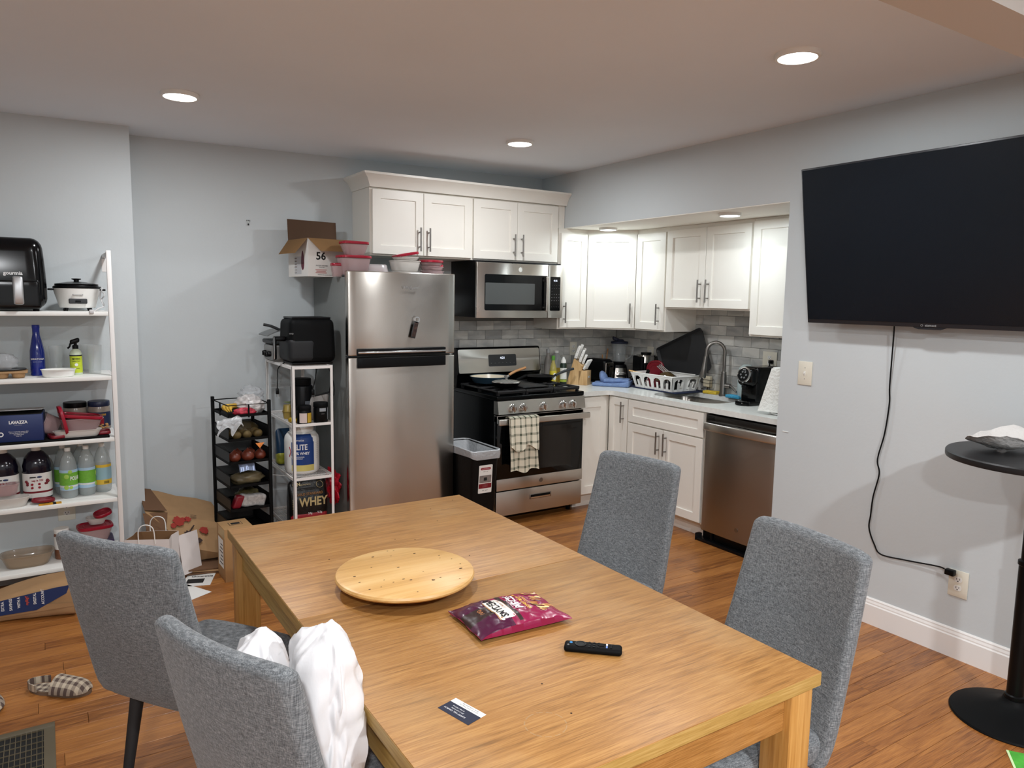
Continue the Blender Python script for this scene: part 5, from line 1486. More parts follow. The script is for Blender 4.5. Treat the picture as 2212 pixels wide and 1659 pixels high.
# =================================================================== bags on the floor by the wall
t = thing('paper_bag', 'pale kraft shopping bag with twisted white handles standing open', 'bag', (-3.005, -.625, 0), radians(-28))
def open_bag(w, d, h, mo, mi_, t, hand=True, lean=0, seed=1):
    def ring(z, inset=0):
        pts = []
        for (x, y) in ((-w / 2, -d / 2), (0, -d / 2 - .008), (w / 2, -d / 2), (w / 2 - .012, 0), (w / 2, d / 2), (0, d / 2 + .004), (-w / 2, d / 2), (-w / 2 + .012, 0)):
            k = 1 - inset / w * 2
            pts.append((x * k + lean * z + .006 * nz(x * 20, y * 20, z * 12 + seed), y * k + .005 * nz(x * 13 + 3, y * 17, z * 9), z + (.006 * nz(x * 30, y * 30, seed) if z > h * .9 else 0)))
        return pts
    q = B(); rs = [[q.v(*p) for p in ring(h * k / 6)] for k in range(7)]
    for a, c in zip(rs[:-1], rs[1:]):
        for i in range(8): q.face([a[i], a[(i + 1) % 8], c[(i + 1) % 8], c[i]])
    q.face(rs[0][::-1]); q.build('bag_body', mo, t, world=False, smooth=20)
    q = B(); rs = [[q.v(*p) for p in ring(h * k / 6 + (.001 if k < 6 else -.0005), .0035)] for k in range(1, 7)]
    for a, c in zip(rs[:-1], rs[1:]):
        for i in range(8): q.face([a[i], c[i], c[(i + 1) % 8], a[(i + 1) % 8]])
    q.build('lining', mi_, t, world=False, smooth=20)
open_bag(.235, .14, .275, M['paperw'], mat('kraft_inner', '#84603f', .9), t, lean=-.02)
for s in (-1, 1):
    q = B(); q.tube(bez([(-.045, s * .078, .25), (-.045, s * .079, .32), (-.025, s * .079, .352), (.01, s * .079, .355), (.035, s * .079, .33), (.04, s * .078, .25)], 6), .0028, 7); q.build('handle', M['white'], t, world=False)
b = B(); b.box(0, .13, 0, .0015, 0, .23).xf(T(.137, .05, .02) @ rotm('Z', radians(60)) @ rotm('X', radians(-8)))
b.build('side_gusset', M['paperw'], t, world=False)

t = thing('paper_bag', 'big brown paper bag with red and black drawings, lying against the wall', 'bag', (-2.80, -.33, 0), radians(0))
q = B()
# a wedge-shaped body: high open mouth at the left, flat bottom at right
P = {'a': (-.215, -.06, .345), 'b': (-.21, .26, .41), 'c': (.20, .28, .27), 'd': (.20, -.04, .215), 'e': (-.03, -.21, .16), 'f': (.20, -.22, .06), 'g': (.21, .28, .02), 'h': (-.2, .2, .05), 'i': (-.12, -.12, .03)}
V = {k: q.v(*p) for k, p in P.items()}
for fce in ('abcd', 'aedd', 'aed', 'defd', 'dcgf', 'efi', 'fghi', 'aie', 'ahi'):
    ks = []
    [ks.append(c) for c in fce if c not in ks]
    q.face([V[c] for c in ks])
bmesh.ops.triangulate(q.bm, faces=q.bm.faces)
bmesh.ops.subdivide_edges(q.bm, edges=q.bm.edges[:], cuts=3, use_grid_fill=True)
for v in q.bm.verts:
    n = Vector((nz(v.co.x * 9, v.co.y * 9, v.co.z * 9), nz(v.co.x * 9 + 7, v.co.y * 9, v.co.z * 9), nz(v.co.x * 9, v.co.y * 9 + 7, v.co.z * 9)))
    v.co += n * .012; v.co.z = max(.001, v.co.z)
q.build('bag_body', M['kraft'], t, world=False, smooth=20)
q = B(); q.poly([(-.22, -.05, .355), (-.215, .24, .42), (-.15, .26, .40), (-.10, -.05, .335)]); q.poly([(-.23, -.06, .34), (-.22, -.16, .25), (-.13, -.18, .2), (-.10, -.07, .33)]); q.build('shaded_mouth_flap', M['kraftd'], t, world=False)  # darker kraft colour stands for the shade inside the open mouth
# red and dark prints on the sloping front (plane a-d-e)
A_, D_, E_ = Vector(P['a']), Vector(P['d']), Vector(P['e'])
Fp = frame(tuple(A_ + (D_ - A_) * .2 + (E_ - A_) * .2), tuple(D_ - A_), tuple(A_ - E_)); Fp = Fp @ T(0, 0, .014)
def blob(cx, cy, r_, m, seed, n=26, name='print'):
    q = B(); q.face([q.v(cx + r_ * (1 + .45 * nz(cos(2 * pi * i / n) * 2.5 + seed, sin(2 * pi * i / n) * 2.5, seed)) * cos(2 * pi * i / n), cy + r_ * (1 + .45 * nz(cos(2 * pi * i / n) * 2.5 + seed, sin(2 * pi * i / n) * 2.5, seed)) * sin(2 * pi * i / n), 0) for i in range(n)])
    bmesh.ops.triangulate(q.bm, faces=q.bm.faces); q.xf(Fp); q.build(name, m, t)
pr_, pb_ = mat('print_red', '#963026', .8), mat('print_sepia', '#3c2b26', .8)
t_ = t
def wmf(*a): return a
q = B(); q.xf(Matrix.Identity(4))
def blobl(cx, cy, r_, m, seed): 
    q = B(); n = 26
    vs = [q.v(cx + r_ * (1 + .5 * nz(cos(2 * pi * i / n) * 2.5 + seed, sin(2 * pi * i / n) * 2.5, seed)) * cos(2 * pi * i / n), cy + r_ * (1 + .5 * nz(cos(2 * pi * i / n) * 2.5 + seed, sin(2 * pi * i / n) * 2.5, seed)) * sin(2 * pi * i / n), 0) for i in range(n)]
    q.face(vs); bmesh.ops.triangulate(q.bm, faces=q.bm.faces); q.xf(Fp); q.build('bag_print', m, t, world=False)
blobl(.05, .0, .034, pr_, 1.1); blobl(.1, .02, .018, pr_, 2.1); blobl(.02, -.04, .016, pr_, 3.3)
blobl(.19, -.045, .026, pr_, 4.4)
blobl(.1, -.085, .02, pb_, 5.1); blobl(.13, -.11, .024, pb_, 6.6); blobl(.165, -.125, .018, pb_, 7.6)
q = B(); q.tube([(.11, -.07, 0), (.135, -.02, 0)], .004, 5); q.xf(Fp); q.build('bag_print', pb_, t, world=False)
for k in range(4):
    q = B(); q.box(.115, .15, .03 + k * .008, .032 + k * .008, -.0004, 0); q.xf(Fp); q.build('bag_print', pb_, t, world=False)

for k, (z_, rz_, x_) in enumerate(((.004, -8, 0), (.018, -14, .02), (.033, -5, -.02))):
    b = B(); b.box(-.13, .13, -.08, .08, 0, .009, bev=.002); 
    o = solo(b, 'flattened_bag', M['kraftd'] if k != 1 else M['kraft'], ('lowest', 'middle', 'topmost')[k] + ' of the flattened brown bags below the big paper bag', 'bag', loc=(-2.75 + x_, -.55, z_ - .003), group='flattened paper bags in a pile')
    o.rotation_euler = Euler((radians(2 * (k - 1)), radians(2), radians(rz_)))
t = thing('carton', 'narrow upright cardboard carton behind the table corner, black stamp on top', 'box', (-2.595, -.735, 0), radians(2))
b = B(); b.box(-.078, .078, -.086, .086, 0, .305, bev=.0015); bx = b.build('carton_body', M['card'], t, world=False)
b = B(); b.box(-.032, .04, -.02, .036, .3052, .3056); b.build('stamp', M['ink'], t, world=False)
b = B(); b.box(-.029, .037, -.017, .033, .3056, .306); b.build('stamp_field', M['card'], t, world=False)
b = B(); b.box(-.02, .028, -.009, .024, .306, .3063); b.build('stamp_mark', M['ink'], t, world=False)
b = B(); b.box(-.0788, -.0782, -.05, .06, .07, .235); b.build('address_label', M['white'], t, world=False)
for k in range(6):
    b = B(); b.box(-.0793, -.0788, -.04, .03 - (k % 3) * .012, .09 + k * .022, .096 + k * .022); b.build('label_print', M['ink'], t, world=False)
b = B(); b.box(-.0785, -.0781, -.086, .06, .25, .30); b.build('tape', mat('tape', '#c9b58e', .15), t, world=False)
t = thing('leaflet', 'white appliance leaflet with bold dark lettering on the floor by the bags', 'paper', (-2.79, -.70, 0), radians(-20))
b = B(); b.box(-.075, .075, -.09, .09, .0006, .0012); b.build('sheet', M['white'], t, world=False)
text('Gourmia', .032, M['ink'], wm(t) @ T(0.01, .05, .0014), t, ext=.0001, bold=.001)
b = B(); b.box(-.06, .03, -.05, .015, .0012, .0015); b.build('photo_print', M['ink'], t, world=False)
b = B(); b.box(-.07, .07, -.1, .1, .0006, .0012); solo(b, 'leaflet', M['white'], 'plain white sheet on the floor behind the left chair', 'paper', loc=(-2.87, -.86, 0), rotz=.5)

# =================================================================== black basket rack
RA = radians(5)
t = thing('basket_rack', 'tall black metal rack with stacked mesh baskets beside the white wire rack', 'rack', (-2.60, -.66, 0), RA)
rw, rd = .236, .30
meshm = bpy.data.materials.new('wire_mesh'); meshm.use_nodes = True
def mk_mesh_mat(m, col, n, duty):
    nt = m.node_tree; N = nt.nodes; L = nt.links; bs = N['Principled BSDF']
    bs.inputs['Base Color'].default_value = lin(col); bs.inputs['Roughness'].default_value = .5
    tc = N.new('ShaderNodeTexCoord'); sp = N.new('ShaderNodeSeparateXYZ'); L.new(tc.outputs['Object'], sp.inputs[0])
    prev = None
    for ax in range(3):
        mm = N.new('ShaderNodeMath'); mm.operation = 'MULTIPLY'; mm.inputs[1].default_value = n; L.new(sp.outputs[ax], mm.inputs[0])
        fr = N.new('ShaderNodeMath'); fr.operation = 'FRACT'; L.new(mm.outputs[0], fr.inputs[0])
        lt = N.new('ShaderNodeMath'); lt.operation = 'LESS_THAN'; lt.inputs[1].default_value = duty; L.new(fr.outputs[0], lt.inputs[0])
        if prev is None: prev = lt.outputs[0]
        else:
            mxx = N.new('ShaderNodeMath'); mxx.operation = 'MAXIMUM'; L.new(prev, mxx.inputs[0]); L.new(lt.outputs[0], mxx.inputs[1]); prev = mxx.outputs[0]
    L.new(prev, bs.inputs['Alpha'])
mk_mesh_mat(meshm, '#0d0e10', 260, .42)
for (x, y) in ((.0, rd), (rw, 0), (rw, rd)):
    b = B(); b.box(x - .009, x + .009, y - .009, y + .009, 0, .995 if (x, y) != (rw, rd) else .93, bev=.002); b.build('post', M['blackm'], t, world=False)
q = B(); q.tube([(0, rd, .975), (.0, .0, .975), (rw, 0, .975), (rw, rd, .975), (0, rd, .975)], .0035, 6); q.build('top_rail', M['blackm'], t, world=False)
for (x, y) in ((.0, rd * .5), (rw * .5, 0)):
    b = B(); b.cyl((x, y, .90), (x, y, .975), .005, 8); b.build('rail_post', M['blackm'], t, world=False)
RZ = [.905, .765, .63, .49, .35, .21]
for z in RZ:
    b = B(); b.box(.004, rw - .004, .004, rd - .004, z, z + .003)
    bk = b.build('basket', M['blackm'], t, world=False)
    for (x0, x1, y0, y1) in ((0, rw, 0, .003), (0, .003, 0, rd), (rw - .003, rw, 0, rd), (0, rw, rd - .003, rd)):
        b = B(); b.box(x0, x1, y0, y1, z + .0, z + .016); b.build('basket_edge', M['blackm'], bk, world=False)
    if z < .9:
        b = B(); b.poly([(0.001, 0, z + .016), (0.001, rd, z + .016), (0.001, rd, z + .075), (0.001, 0, z + .075)]); b.poly([(rw, rd, z + .016), (0, rd, z + .016), (0, rd, z + .075), (rw, rd, z + .075)]); b.poly([(rw - .001, 0, z + .016), (rw - .001, rd, z + .016), (rw - .001, rd, z + .075), (rw - .001, 0, z + .075)])
        b.build('mesh_sides', meshm, bk, world=False)
        b = B(); b.box(0, .004, 0, rd, z + .073, z + .079); b.box(rw - .004, rw, 0, rd, z + .073, z + .079); b.build('basket_rim', M['blackm'], bk, world=False)
RM = wm(t)
def onrack(x, y, z): v = RM @ Vector((x, y, z)); return (v.x, v.y, v.z)
def banana(b, p0, ang, L=.15, bend=.045, r_=.016, lift=0):
    pts = []
    for i in range(11):
        s = i / 10 * 2 - 1
        pts.append((p0[0] + cos(ang) * s * L / 2 - sin(ang) * bend * (1 - s * s), p0[1] + sin(ang) * s * L / 2 + cos(ang) * bend * (1 - s * s), p0[2] + lift * (1 - s * s)))
    rr = [.003, .006, .011, .0145, .016, .016, .016, .0145, .011, .006, .004]
    b.tube(pts, [x * r_ / .016 for x in rr], 8)
t = thing('banana_bunch', 'bunch of spotty yellow bananas at the left of the rack top', 'fruit', onrack(.075, .13, .909))
by = mat('banana', '#c19a34', .55, noise=(22, .35))
for k, (dx, dy, a) in enumerate(((-.01, 0, 1.0), (.005, -.022, .85), (.018, -.046, .7))):
    b = B(); banana(b, (dx, dy, .018 + .004 * k), a, L=.135, lift=.02); b.build('banana', by, t, world=False, smooth=60)
b = B(); b.tube([(.03, .045, .02), (.045, .06, .035)], .006, 7); b.build('stem', M['kraftd'], t, world=False)
def sack(loc, r, seed, m, label, name, cat='bag', amp=.2, group=None, rz=0, sqz=.35):
    b = B()
    def f(q):
        n = Vector((q.x / r[0], q.y / r[1], q.z / r[2])); a = math.atan2(n.y, n.x)
        d = 1 + amp * (nz(n.x * 2.2 + seed, n.y * 2.2, n.z * 2.2) + .5 * nz(n.x * 5 + seed, n.y * 5, n.z * 5))
        z = q.z * d
        if z < -r[2] * .8: z = -r[2] * .8
        return Vector((q.x * d, q.y * d, z))
    b.ellipsoid((0, 0, r[2] * .8), r, 28, 18, f)
    return solo(b, name, m, label, cat, loc=loc, group=group, smooth=70, rotz=rz)
t = thing('bread_bag', 'printed white bread bag with a dark green band lying on the rack top', 'bag', onrack(.165, .13, .909), RA)
def bf(q): return q
b = B(); r_ = (.08, .105, .066)
def fbread(q):
    n = Vector((q.x / r_[0], q.y / r_[1], q.z / r_[2])); a = math.atan2(n.z, n.x)
    d = 1 + .14 * nz(n.x * 3, n.y * 1.5, n.z * 3) + .05 * sin(a * 11 + n.y * 3)
    return Vector((q.x * d, q.y * d, max(-.04, q.z * d)))
b.ellipsoid((0, 0, .04), r_, 40, 24, fbread); bb = b.build('loaf_bag', mat('bread_wrap', '#b9b4b2', .3, noise=(26, .35)), t, world=False, smooth=70)
b = B(); b.grid(lambda u, v: (-.075 + .15 * u, .012 + .035 * v, .047 + .05 * max(0.02, 1 - (2 * u - 1) ** 2) ** .5 - .006 * v), 16, 4, thick=.001); b.build('green_band', mat('band_green', '#1f3531', .4), t, world=False, smooth=60)
text('BAKERY', .016, M['inkw'], wm(t) @ frame((.0, .02, .1), (1, 0, 0), (0, .5, .5)), t)
t2 = crumple((.05, .115, .09), (.07, .08, .055), 4.4, .4, seg=32, rings=24); t2.build('clear_neck', M['film'], t, world=False, smooth=70)
b = sack(onrack(.105, .035, .909), (.065, .028, .024), 6.1, mat('red_net', '#a8283a', .5, noise=(70, .5)), 'small red net bag at the front of the rack top', 'net_bag')
t = thing('plastic_film', 'clear crumpled plastic bag hanging over the left front corner of the rack', 'bag', onrack(.0, .0, .86))
q = B(); q.grid(lambda u, v: (-.065 + .135 * u + .02 * nz(u * 4, v * 4, 1), -.012 - .04 * v + .012 * nz(u * 5, v * 5, 3), .045 - .10 * v * (1 - .55 * abs(sin(u * 5))) + .03 * nz(u * 3, 0, 7)), 22, 16, thick=.0006); q.build('film', mat('film_haze', '#d5d7d9', .25, alpha=.42, bump=(14, .5)), t, world=False, smooth=80)
# basket contents
spud = mat('spud', '#5e4c28', .7, noise=(30, .3)); onion = mat('onion', '#6a3020', .35, noise=(24, .3))
G5 = 'vegetables in the rack baskets'
random.seed(21)
PN = ('front left', 'front middle', 'front right', 'back left', 'back middle', 'back right')
for k, (x, y) in enumerate(((.055, .045), (.118, .042), (.181, .045), (.055, .105), (.118, .107), (.181, .105))):
    b = B(); b.ellipsoid((0, 0, .026), (.030, .027, .026), 14, 9, lambda q: q * (1 + .10 * nz(q.x * 30, q.y * 30, q.z * 30)))
    solo(b, 'potato', spud, 'yellow-brown potato, %s one in the second rack basket' % PN[k], 'potato', loc=onrack(x, y, .7685), group='potatoes in the second basket', smooth=60, rotz=k)
for k, (x, y, s, p_) in enumerate(((.045, .052, .036, 0), (.12, .047, .038, 1), (.194, .052, .034, 2), (.082, .118, .033, 3), (.158, .12, .033, 5))):
    b = B(); b.lathe([(0, 0), (s * .5, .003), (s * .95, s * .5), (s, s * .85), (s * .85, s * 1.35), (s * .4, s * 1.75), (s * .12, s * 1.95), (.002, s * 2.1)], seg=18)
    solo(b, 'onion', onion, 'shiny red-brown onion, %s one in the third rack basket' % PN[p_], 'onion', loc=onrack(x, y, .6335), group='onions in the third basket', smooth=60)
b = B(); b.ellipsoid((0, 0, .05), (.085, .06, .05), 24, 16, lambda q: Vector((q.x, q.y, q.z)) * (1 + .15 * nz(q.x * 20, q.y * 20, q.z * 20)))
solo(b, 'produce_bag', mat('potato_film', '#6b5a38', .2, alpha=.25, bump=(30, .6)), 'clear film bag round the potatoes in the second rack basket', 'bag', loc=onrack(.12, .09, .7685), smooth=70)
sack(onrack(.12, .08, .4935), (.095, .06, .042), 1.3, mat('khaki_wrap', '#5f553e', .35, noise=(12, .4)), 'dark khaki wrapped bread in the fourth rack basket', 'bread_bag')
sack(onrack(.165, .19, .4935), (.05, .05, .035), 9.3, mat('blue_wrap', '#1e2f78', .3), 'dark blue packet behind the khaki bread in the fourth basket', 'packet')
t = thing('snack_packet', 'silver-blue packet poking out above the fourth rack basket', 'packet', onrack(.11, .02, .585), RA)
b = B(); b.grid(lambda u, v: (-.045 + .09 * u, .02 * v + .004 * sin(u * 9), .045 * v - .02 * abs(u - .5)), 10, 5, thick=.003); b.build('foil', mat('foil_blue', '#8d9bb8', .25, metal=.4), t, world=False)
t = thing('orange_tag', 'small orange triangular label hanging from the third rack basket', 'label', onrack(.175, -.006, .745), RA)
b = B(); b.prism([(-.026, 0), (.026, 0), (0, -.032)], 0, .0012, face_my(0, 0, 0)); b.build('tag', mat('tag_orange', '#e08a45', .6, noise=(60, .25)), t, world=False)
t = thing('grocery_packet', 'white and red printed packet tilted in the fifth rack basket', 'packet', onrack(.12, .05, .3535), RA)
b = B(); b.rbox(.02, 0, .042, .15, .05, .07, .015, n=(6, 3, 4), f=lambda v: Vector((v.x + v.z * .3, v.y, v.z - v.x * .22 + .007 * sin(v.x * 40)))); b.build('bag_body', mat('grey_print', '#a9a6a3', .5, noise=(60, .3)), t, world=False, smooth=60)
b = B(); b.rbox(-.065, -.004, .045, .05, .05, .075, .012, n=(2, 2, 2), f=lambda v: Vector((v.x + v.z * .4, v.y, v.z - .1 * v.x))); b.build('red_end', M['redd'], t, world=False, smooth=60)
sack(onrack(.15, .17, .3535), (.07, .06, .05), 3.9, mat('olive_wrap', '#57502f', .45, noise=(14, .4)), 'olive wrapped bundle behind the printed packet in the fifth basket', 'bundle', cat='bundle')

# =================================================================== white wire rack (end-on)
wx0, wx1, wy0, wy1 = -2.246, -1.996, -.70, -.10
t = thing('wire_rack', 'white metal rack with wire mesh shelves next to the refrigerator', 'rack', ((wx0 + wx1) / 2, (wy0 + wy1) / 2, 0))
for x, dx in ((wx0, 1), (wx1, -1)):
    for y, dy in ((wy0, 1), (wy1, -1)):
        b = B(); b.box(x, x + dx * .018, y, y + dy * .0025, 0, 1.19); b.box(x, x + dx * .0025, y, y + dy * .018, 0, 1.19); b.build('post', M['whitem'], t)
wmesh = bpy.data.materials.new('white_wire'); wmesh.use_nodes = True
WZ = [.17, .50, .828, 1.172]
for z in WZ:
    b = B()
    for (x0, x1, y0, y1) in ((wx0 + .0026, wx1 - .0026, wy0 + .0026, wy0 + .006), (wx0 + .0026, wx1 - .0026, wy1 - .006, wy1 - .0026), (wx0 + .0026, wx0 + .006, wy0 + .006, wy1 - .006), (wx1 - .006, wx1 - .0026, wy0 + .006, wy1 - .006)):
        b.box(x0, x1, y0, y1, z, z + .016)
    b.box(wx0 + .018, wx1 - .018, wy0 - .0005, wy0 + .0024, z, z + .016); b.box(wx0 - .0005, wx0 + .0024, wy0 + .018, wy1 - .018, z, z + .016)
    sh = b.build('shelf_frame', M['whitem'], t)
    b = B(); nw = 26
    for k in range(nw): x = wx0 + .012 + (wx1 - wx0 - .024) * k / (nw - 1); b.tube([(x, wy0 + .005, z + .011), (x, wy1 - .005, z + .011)], .0015, 4)
    for k in range(5): y = wy0 + .07 + (wy1 - wy0 - .14) * k / 4; b.tube([(wx0 + .005, y, z + .008), (wx1 - .005, y, z + .008)], .002, 4)
    o = b.build('shelf_wires', M['whitem'], sh); o['kind'] = 'stuff'
WT = [z + .0128 for z in WZ]
# matte black air fryer, its front turned to the left
t = thing('air_fryer', 'matte black air fryer on top of the white wire rack, handle to the left', 'air fryer', (-2.09, -.50, WT[3] + .004))
def ff(v):
    k = (v.z / .275 + .5); s = 1 - .07 * max(0, k - .3)
    return Vector((v.x * s, v.y * s, v.z))
b = B(); b.rbox(0, 0, .145, .285, .25, .265, .035, n=(6, 6, 8), f=ff); b.build('body', M['blackm'], t, world=False, smooth=60)
b = B(); b.rbox(0, 0, .281, .235, .20, .012, .005, n=(4, 4, 1)); b.build('top_panel', M['black'], t, world=False)
b = B(); b.rbox(0, 0, .008, .25, .215, .014, .006, n=(2, 2, 1)); b.build('base', M['black'], t, world=False)
b = B(); b.rbox(-.062, -.0, .09, .165, .252, .145, .03, n=(3, 4, 3)); dw = b.build('drawer', mat('black_matte2', '#121417', .6), t, world=False, smooth=60)
b = B(); b.rbox(-.175, -.03, .155, .07, .028, .03, .01, n=(2, 1, 1)); b.rbox(-.205, -.03, .10, .018, .03, .14, .008, n=(1, 1, 3)); b.build('handle', M['black'], dw, world=False, smooth=60)
b = B(); b.rbox(-.2125, -.046, .10, .005, .004, .132, .002, n=(1, 1, 2)); b.build('handle_trim', M['chrome'], dw, world=False)
text('ninja', .014, M['inkg'], wm(t) @ frame((-.13, -.1205, .19), (1, 0, 0), (0, 0, 1)), t)
t = thing('sandwich_press', 'grey and silver countertop grill with raised handle behind the black air fryer', 'grill', (-2.205, -.24, WT[3] + .002))
b = B(); b.rbox(.0, 0, .058, .12, .22, .105, .02, n=(3, 4, 3)); b.build('base', mat('press_silver', '#8e8d8b', .35, metal=.6), t, world=False, smooth=60)
b = B(); b.rbox(-.0, 0, .125, .13, .23, .026, .01, n=(3, 4, 1)); b.build('hot_plate', M['darkgrey'], t, world=False)
b = B(); b.grid(lambda u, v: (-.085 + .15 * v, -.11 + .22 * u, .142 + .055 * sin(pi * (v * .5 + .12)) * 1.0), 8, 8, thick=.006); b.build('lid', mat('press_lid', '#77797a', .35, metal=.5), t, world=False, smooth=60)
b = B(); b.tube(bez([(.06, -.08, .19), (.0, -.09, .2), (-.06, -.095, .225), (-.105, -.095, .235)], 5), .009, 10); b.tube([(.05, -.02, .17), (.0, -.08, .2)], .007, 8); b.build('lid_handle', M['darkgrey'], t, world=False, smooth=60)
for (y, z) in ((-.07, .05), (-.02, .045), (.04, .05)):
    b = B(); b.lathe([(.017, 0), (.017, .014), (.013, .02), (0, .02)], seg=16).xf(frame((-.061, y, z), (0, -1, 0), (0, 0, 1))); b.box(-.084, -.08, y - .004, y + .004, z - .014, z + .014); b.build('knob', M['black'], t, world=False)
def cord(pts, label, r_=.003, m='black', plug=None, name='power_cord'):
    q = B(); P0 = Vector(pts[0]); pts2 = [tuple(Vector(p) - P0) for p in pts]
    q.tube(bez(pts2, 8), r_, 7)
    if plug:
        e = Vector(pts2[-1]); q.box(e.x - .009, e.x + .009, e.y - .007, e.y + .007, e.z - .035, e.z, bev=.003)
    o = q.build(name, M[m]); o.location = P0
    if plug:
        q = B(); e = Vector(pts2[-1]); q.box(e.x - .0065, e.x - .005, e.y - .003, e.y + .003, e.z - .052, e.z - .035); q.box(e.x + .005, e.x + .0065, e.y - .003, e.y + .003, e.z - .052, e.z - .035); q.build('plug_pins', M['chrome'], o, world=False)
    return tag(o, label, 'cord')
cord([(-2.215, -.44, 1.192), (-2.262, -.47, 1.16), (-2.275, -.5, 1.10), (-2.278, -.5, 1.04)], 'black cord with plug hanging at the left side of the white wire rack', plug=True)
cord([(-2.07, -.62, 1.165), (-2.085, -.63, 1.10), (-2.10, -.63, 1.04)], 'black cord with plug hanging inside the white wire rack', plug=True)
cord([(-2.02, -.50, 1.192), (-1.985, -.56, 1.17), (-1.962, -.6, 1.08), (-1.958, -.6, 1.0), (-1.98, -.61, .985), (-1.992, -.62, 1.03), (-1.978, -.62, 1.09), (-1.98, -.61, 1.14)], 'black cord looped at the right side of the wire rack against the fridge', name='power_cord')
# middle-upper shelf
z1 = WT[2] 
jar((-2.13, -.50, z1), .068, .255, 'big black protein tub on the upper wire shelf', M['black'], M['blackm'], .04, neck=.82,
    bands=[(.0, .55, .04, .12, mat('lab_grey', '#5c6268', .5)), (1.0, 1.5, .05, .13, MATS['lab_grey'])])
jar((-2.165, -.655, z1), .043, .108, 'black supplement jar with yellow and white label at the wire rack front', M['black'], M['blackm'], .026, neck=.95, bands=[(-.9, .12, .008, .066, mat('lab_pinkw', '#cbbab4', .5)), (.2, 1.2, .008, .066, mat('lab_yellow', '#b9962f', .5))])
jar((-2.062, -.655, z1), .043, .122, 'black jar with grey label at the right of the upper wire shelf', M['black'], M['blackm'], .028, neck=.97,
    txt=[('______', .012, .075, M['inkg'], 0), ('___', .012, .06, M['inkg'], 0)], bands=[(-.45, .45, .07, .09, mat('lab_silver', '#8f9499', .4)), (.75, 1.35, .02, .09, MATS['lab_silver'])])
t = thing('pouch', 'grey stand-up pouch with black top edge behind the small jars', 'pouch', (-2.065, -.55, z1))
b = B(); b.rbox(.015, .0, .075, .13, .05, .15, .02, n=(5, 3, 5), f=lambda v: Vector((v.x + v.z * .15, v.y * (1 - max(0, v.z + .02) * 10 * .9 if v.z > -.02 else 1), v.z + v.x * .12))); b.build('pouch_body', mat('pouch_grey', '#85807c', .35), t, world=False, smooth=60)
b = B(); b.rbox(.027, .0, .152, .132, .006, .012, .002, n=(4, 1, 1), f=lambda v: Vector((v.x, v.y, v.z + v.x * .2))); b.build('top_seal', M['ink'], t, world=False)
t = thing('snack_wrapper', 'shiny yellow candy wrappers on the upper wire shelf', 'wrapper', (-2.212, -.60, z1))
b = B(); b.ellipsoid((0, 0, .014), (.03, .03, .016), 14, 9, lambda q: q * (1 + .5 * nz(q.x * 60, q.y * 60, q.z * 60))); b.build('wrapper', mat('foil_yellow', '#c9a51e', .25, metal=.4), t, world=False, smooth=20)
t = thing('fruit_cups', 'pack of four amber fruit cups in a green printed sleeve on the wire shelf', 'fruit cups', (-2.168, -.38, z1), radians(10))
cupm = mat('apple_cup', '#a68f4a', .3)
for (x, y, z, up) in ((-.04, -.05, 0, 0), (.035, -.05, 0, 0), (-.04, -.05, .045, 1), (.035, -.05, .045, 1)):
    b = B(); pr2 = [(.026, 0), (.033, .04), (.035, .041), (.035, .043), (0, .043)] if not up else [(.035, 0), (.035, .002), (.033, .003), (.026, .04), (0, .04)]
    b.lathe(pr2, x, y, z, 20); b.build('cup', cupm, t, world=False)
b = B(); b.box(-.02, .09, -.086, .06, .088, .0895); b.box(.0, .09, -.0875, -.086, .03, .089); b.build('sleeve', mat('sleeve_green', '#77824f', .5, noise=(30, .3)), t, world=False)
b = B(); b.lathe([(.022, 0), (.022, .001), (.0, .001)], seg=20).xf(face_my(.04, -.0876, .055)); b.build('logo_disc', M['ink'], t, world=False)
b = B(); b.lathe([(.011, 0), (.0, .001)], seg=16).xf(face_my(.04, -.0888, .05)); b.build('apple_print', M['redd'], t, world=False)
# middle shelf: large whey tub and pouch
z1 = WT[1]
t = thing('protein_tub', 'large white and blue protein powder tub on the middle wire shelf', 'tub', (-2.135, -.50, z1))
Rt = .105
b = B(); b.lathe([(0, 0), (.095, 0), (.104, .012), (Rt, .04), (Rt, .2), (.101, .225), (.085, .248), (.07, .256), (0, .256)], seg=48); b.build('body', M['white'], t, world=False, smooth=50)
b = B(); b.lathe([(.072, .256), (.072, .285), (.069, .288), (0, .288)], seg=36); b.build('cap', M['white'], t, world=False)
def band(t, a0, a1, zb_, zt2, m, name='label_patch', R=Rt, n=18, topr=None):
    q = B()
    for i in range(n):
        a, c = a0 + (a1 - a0) * i / n, a0 + (a1 - a0) * (i + 1) / n
        q.poly([(R * sin(a), -R * cos(a), zb_), (R * sin(c), -R * cos(c), zb_), ((topr or R) * sin(c), -(topr or R) * cos(c), zt2), ((topr or R) * sin(a), -(topr or R) * cos(a), zt2)])
    return q.build(name, m, t, world=False)
bl = mat('label_royal', '#173a78', .4)
band(t, -.9, .45, .058, .2, bl, R=Rt + .001); band(t, -.85, .4, .2, .226, bl, R=Rt + .001, topr=.1025); band(t, -.8, .35, .226, .247, bl, R=.1025, topr=.0875)
band(t, -.9, .45, .02, .058, mat('label_cream', '#c9b96a', .5), R=Rt + .001)
text('Dymatize', .018, M['inkw'], wm(t) @ rotm('Z', -.45) @ face_my(0, -Rt - .0005, .212), t, wrap=Rt, sx=.9)
text('ELITE', .048, M['inkw'], wm(t) @ rotm('Z', -.36) @ face_my(0, -Rt - .0016, .168), t, wrap=Rt + .0016, sx=.75, bold=.0012)
text('100% WHEY', .024, M['inkw'], wm(t) @ rotm('Z', -.36) @ face_my(0, -Rt - .0016, .13), t, wrap=Rt + .0016, sx=.85, bold=.0005)
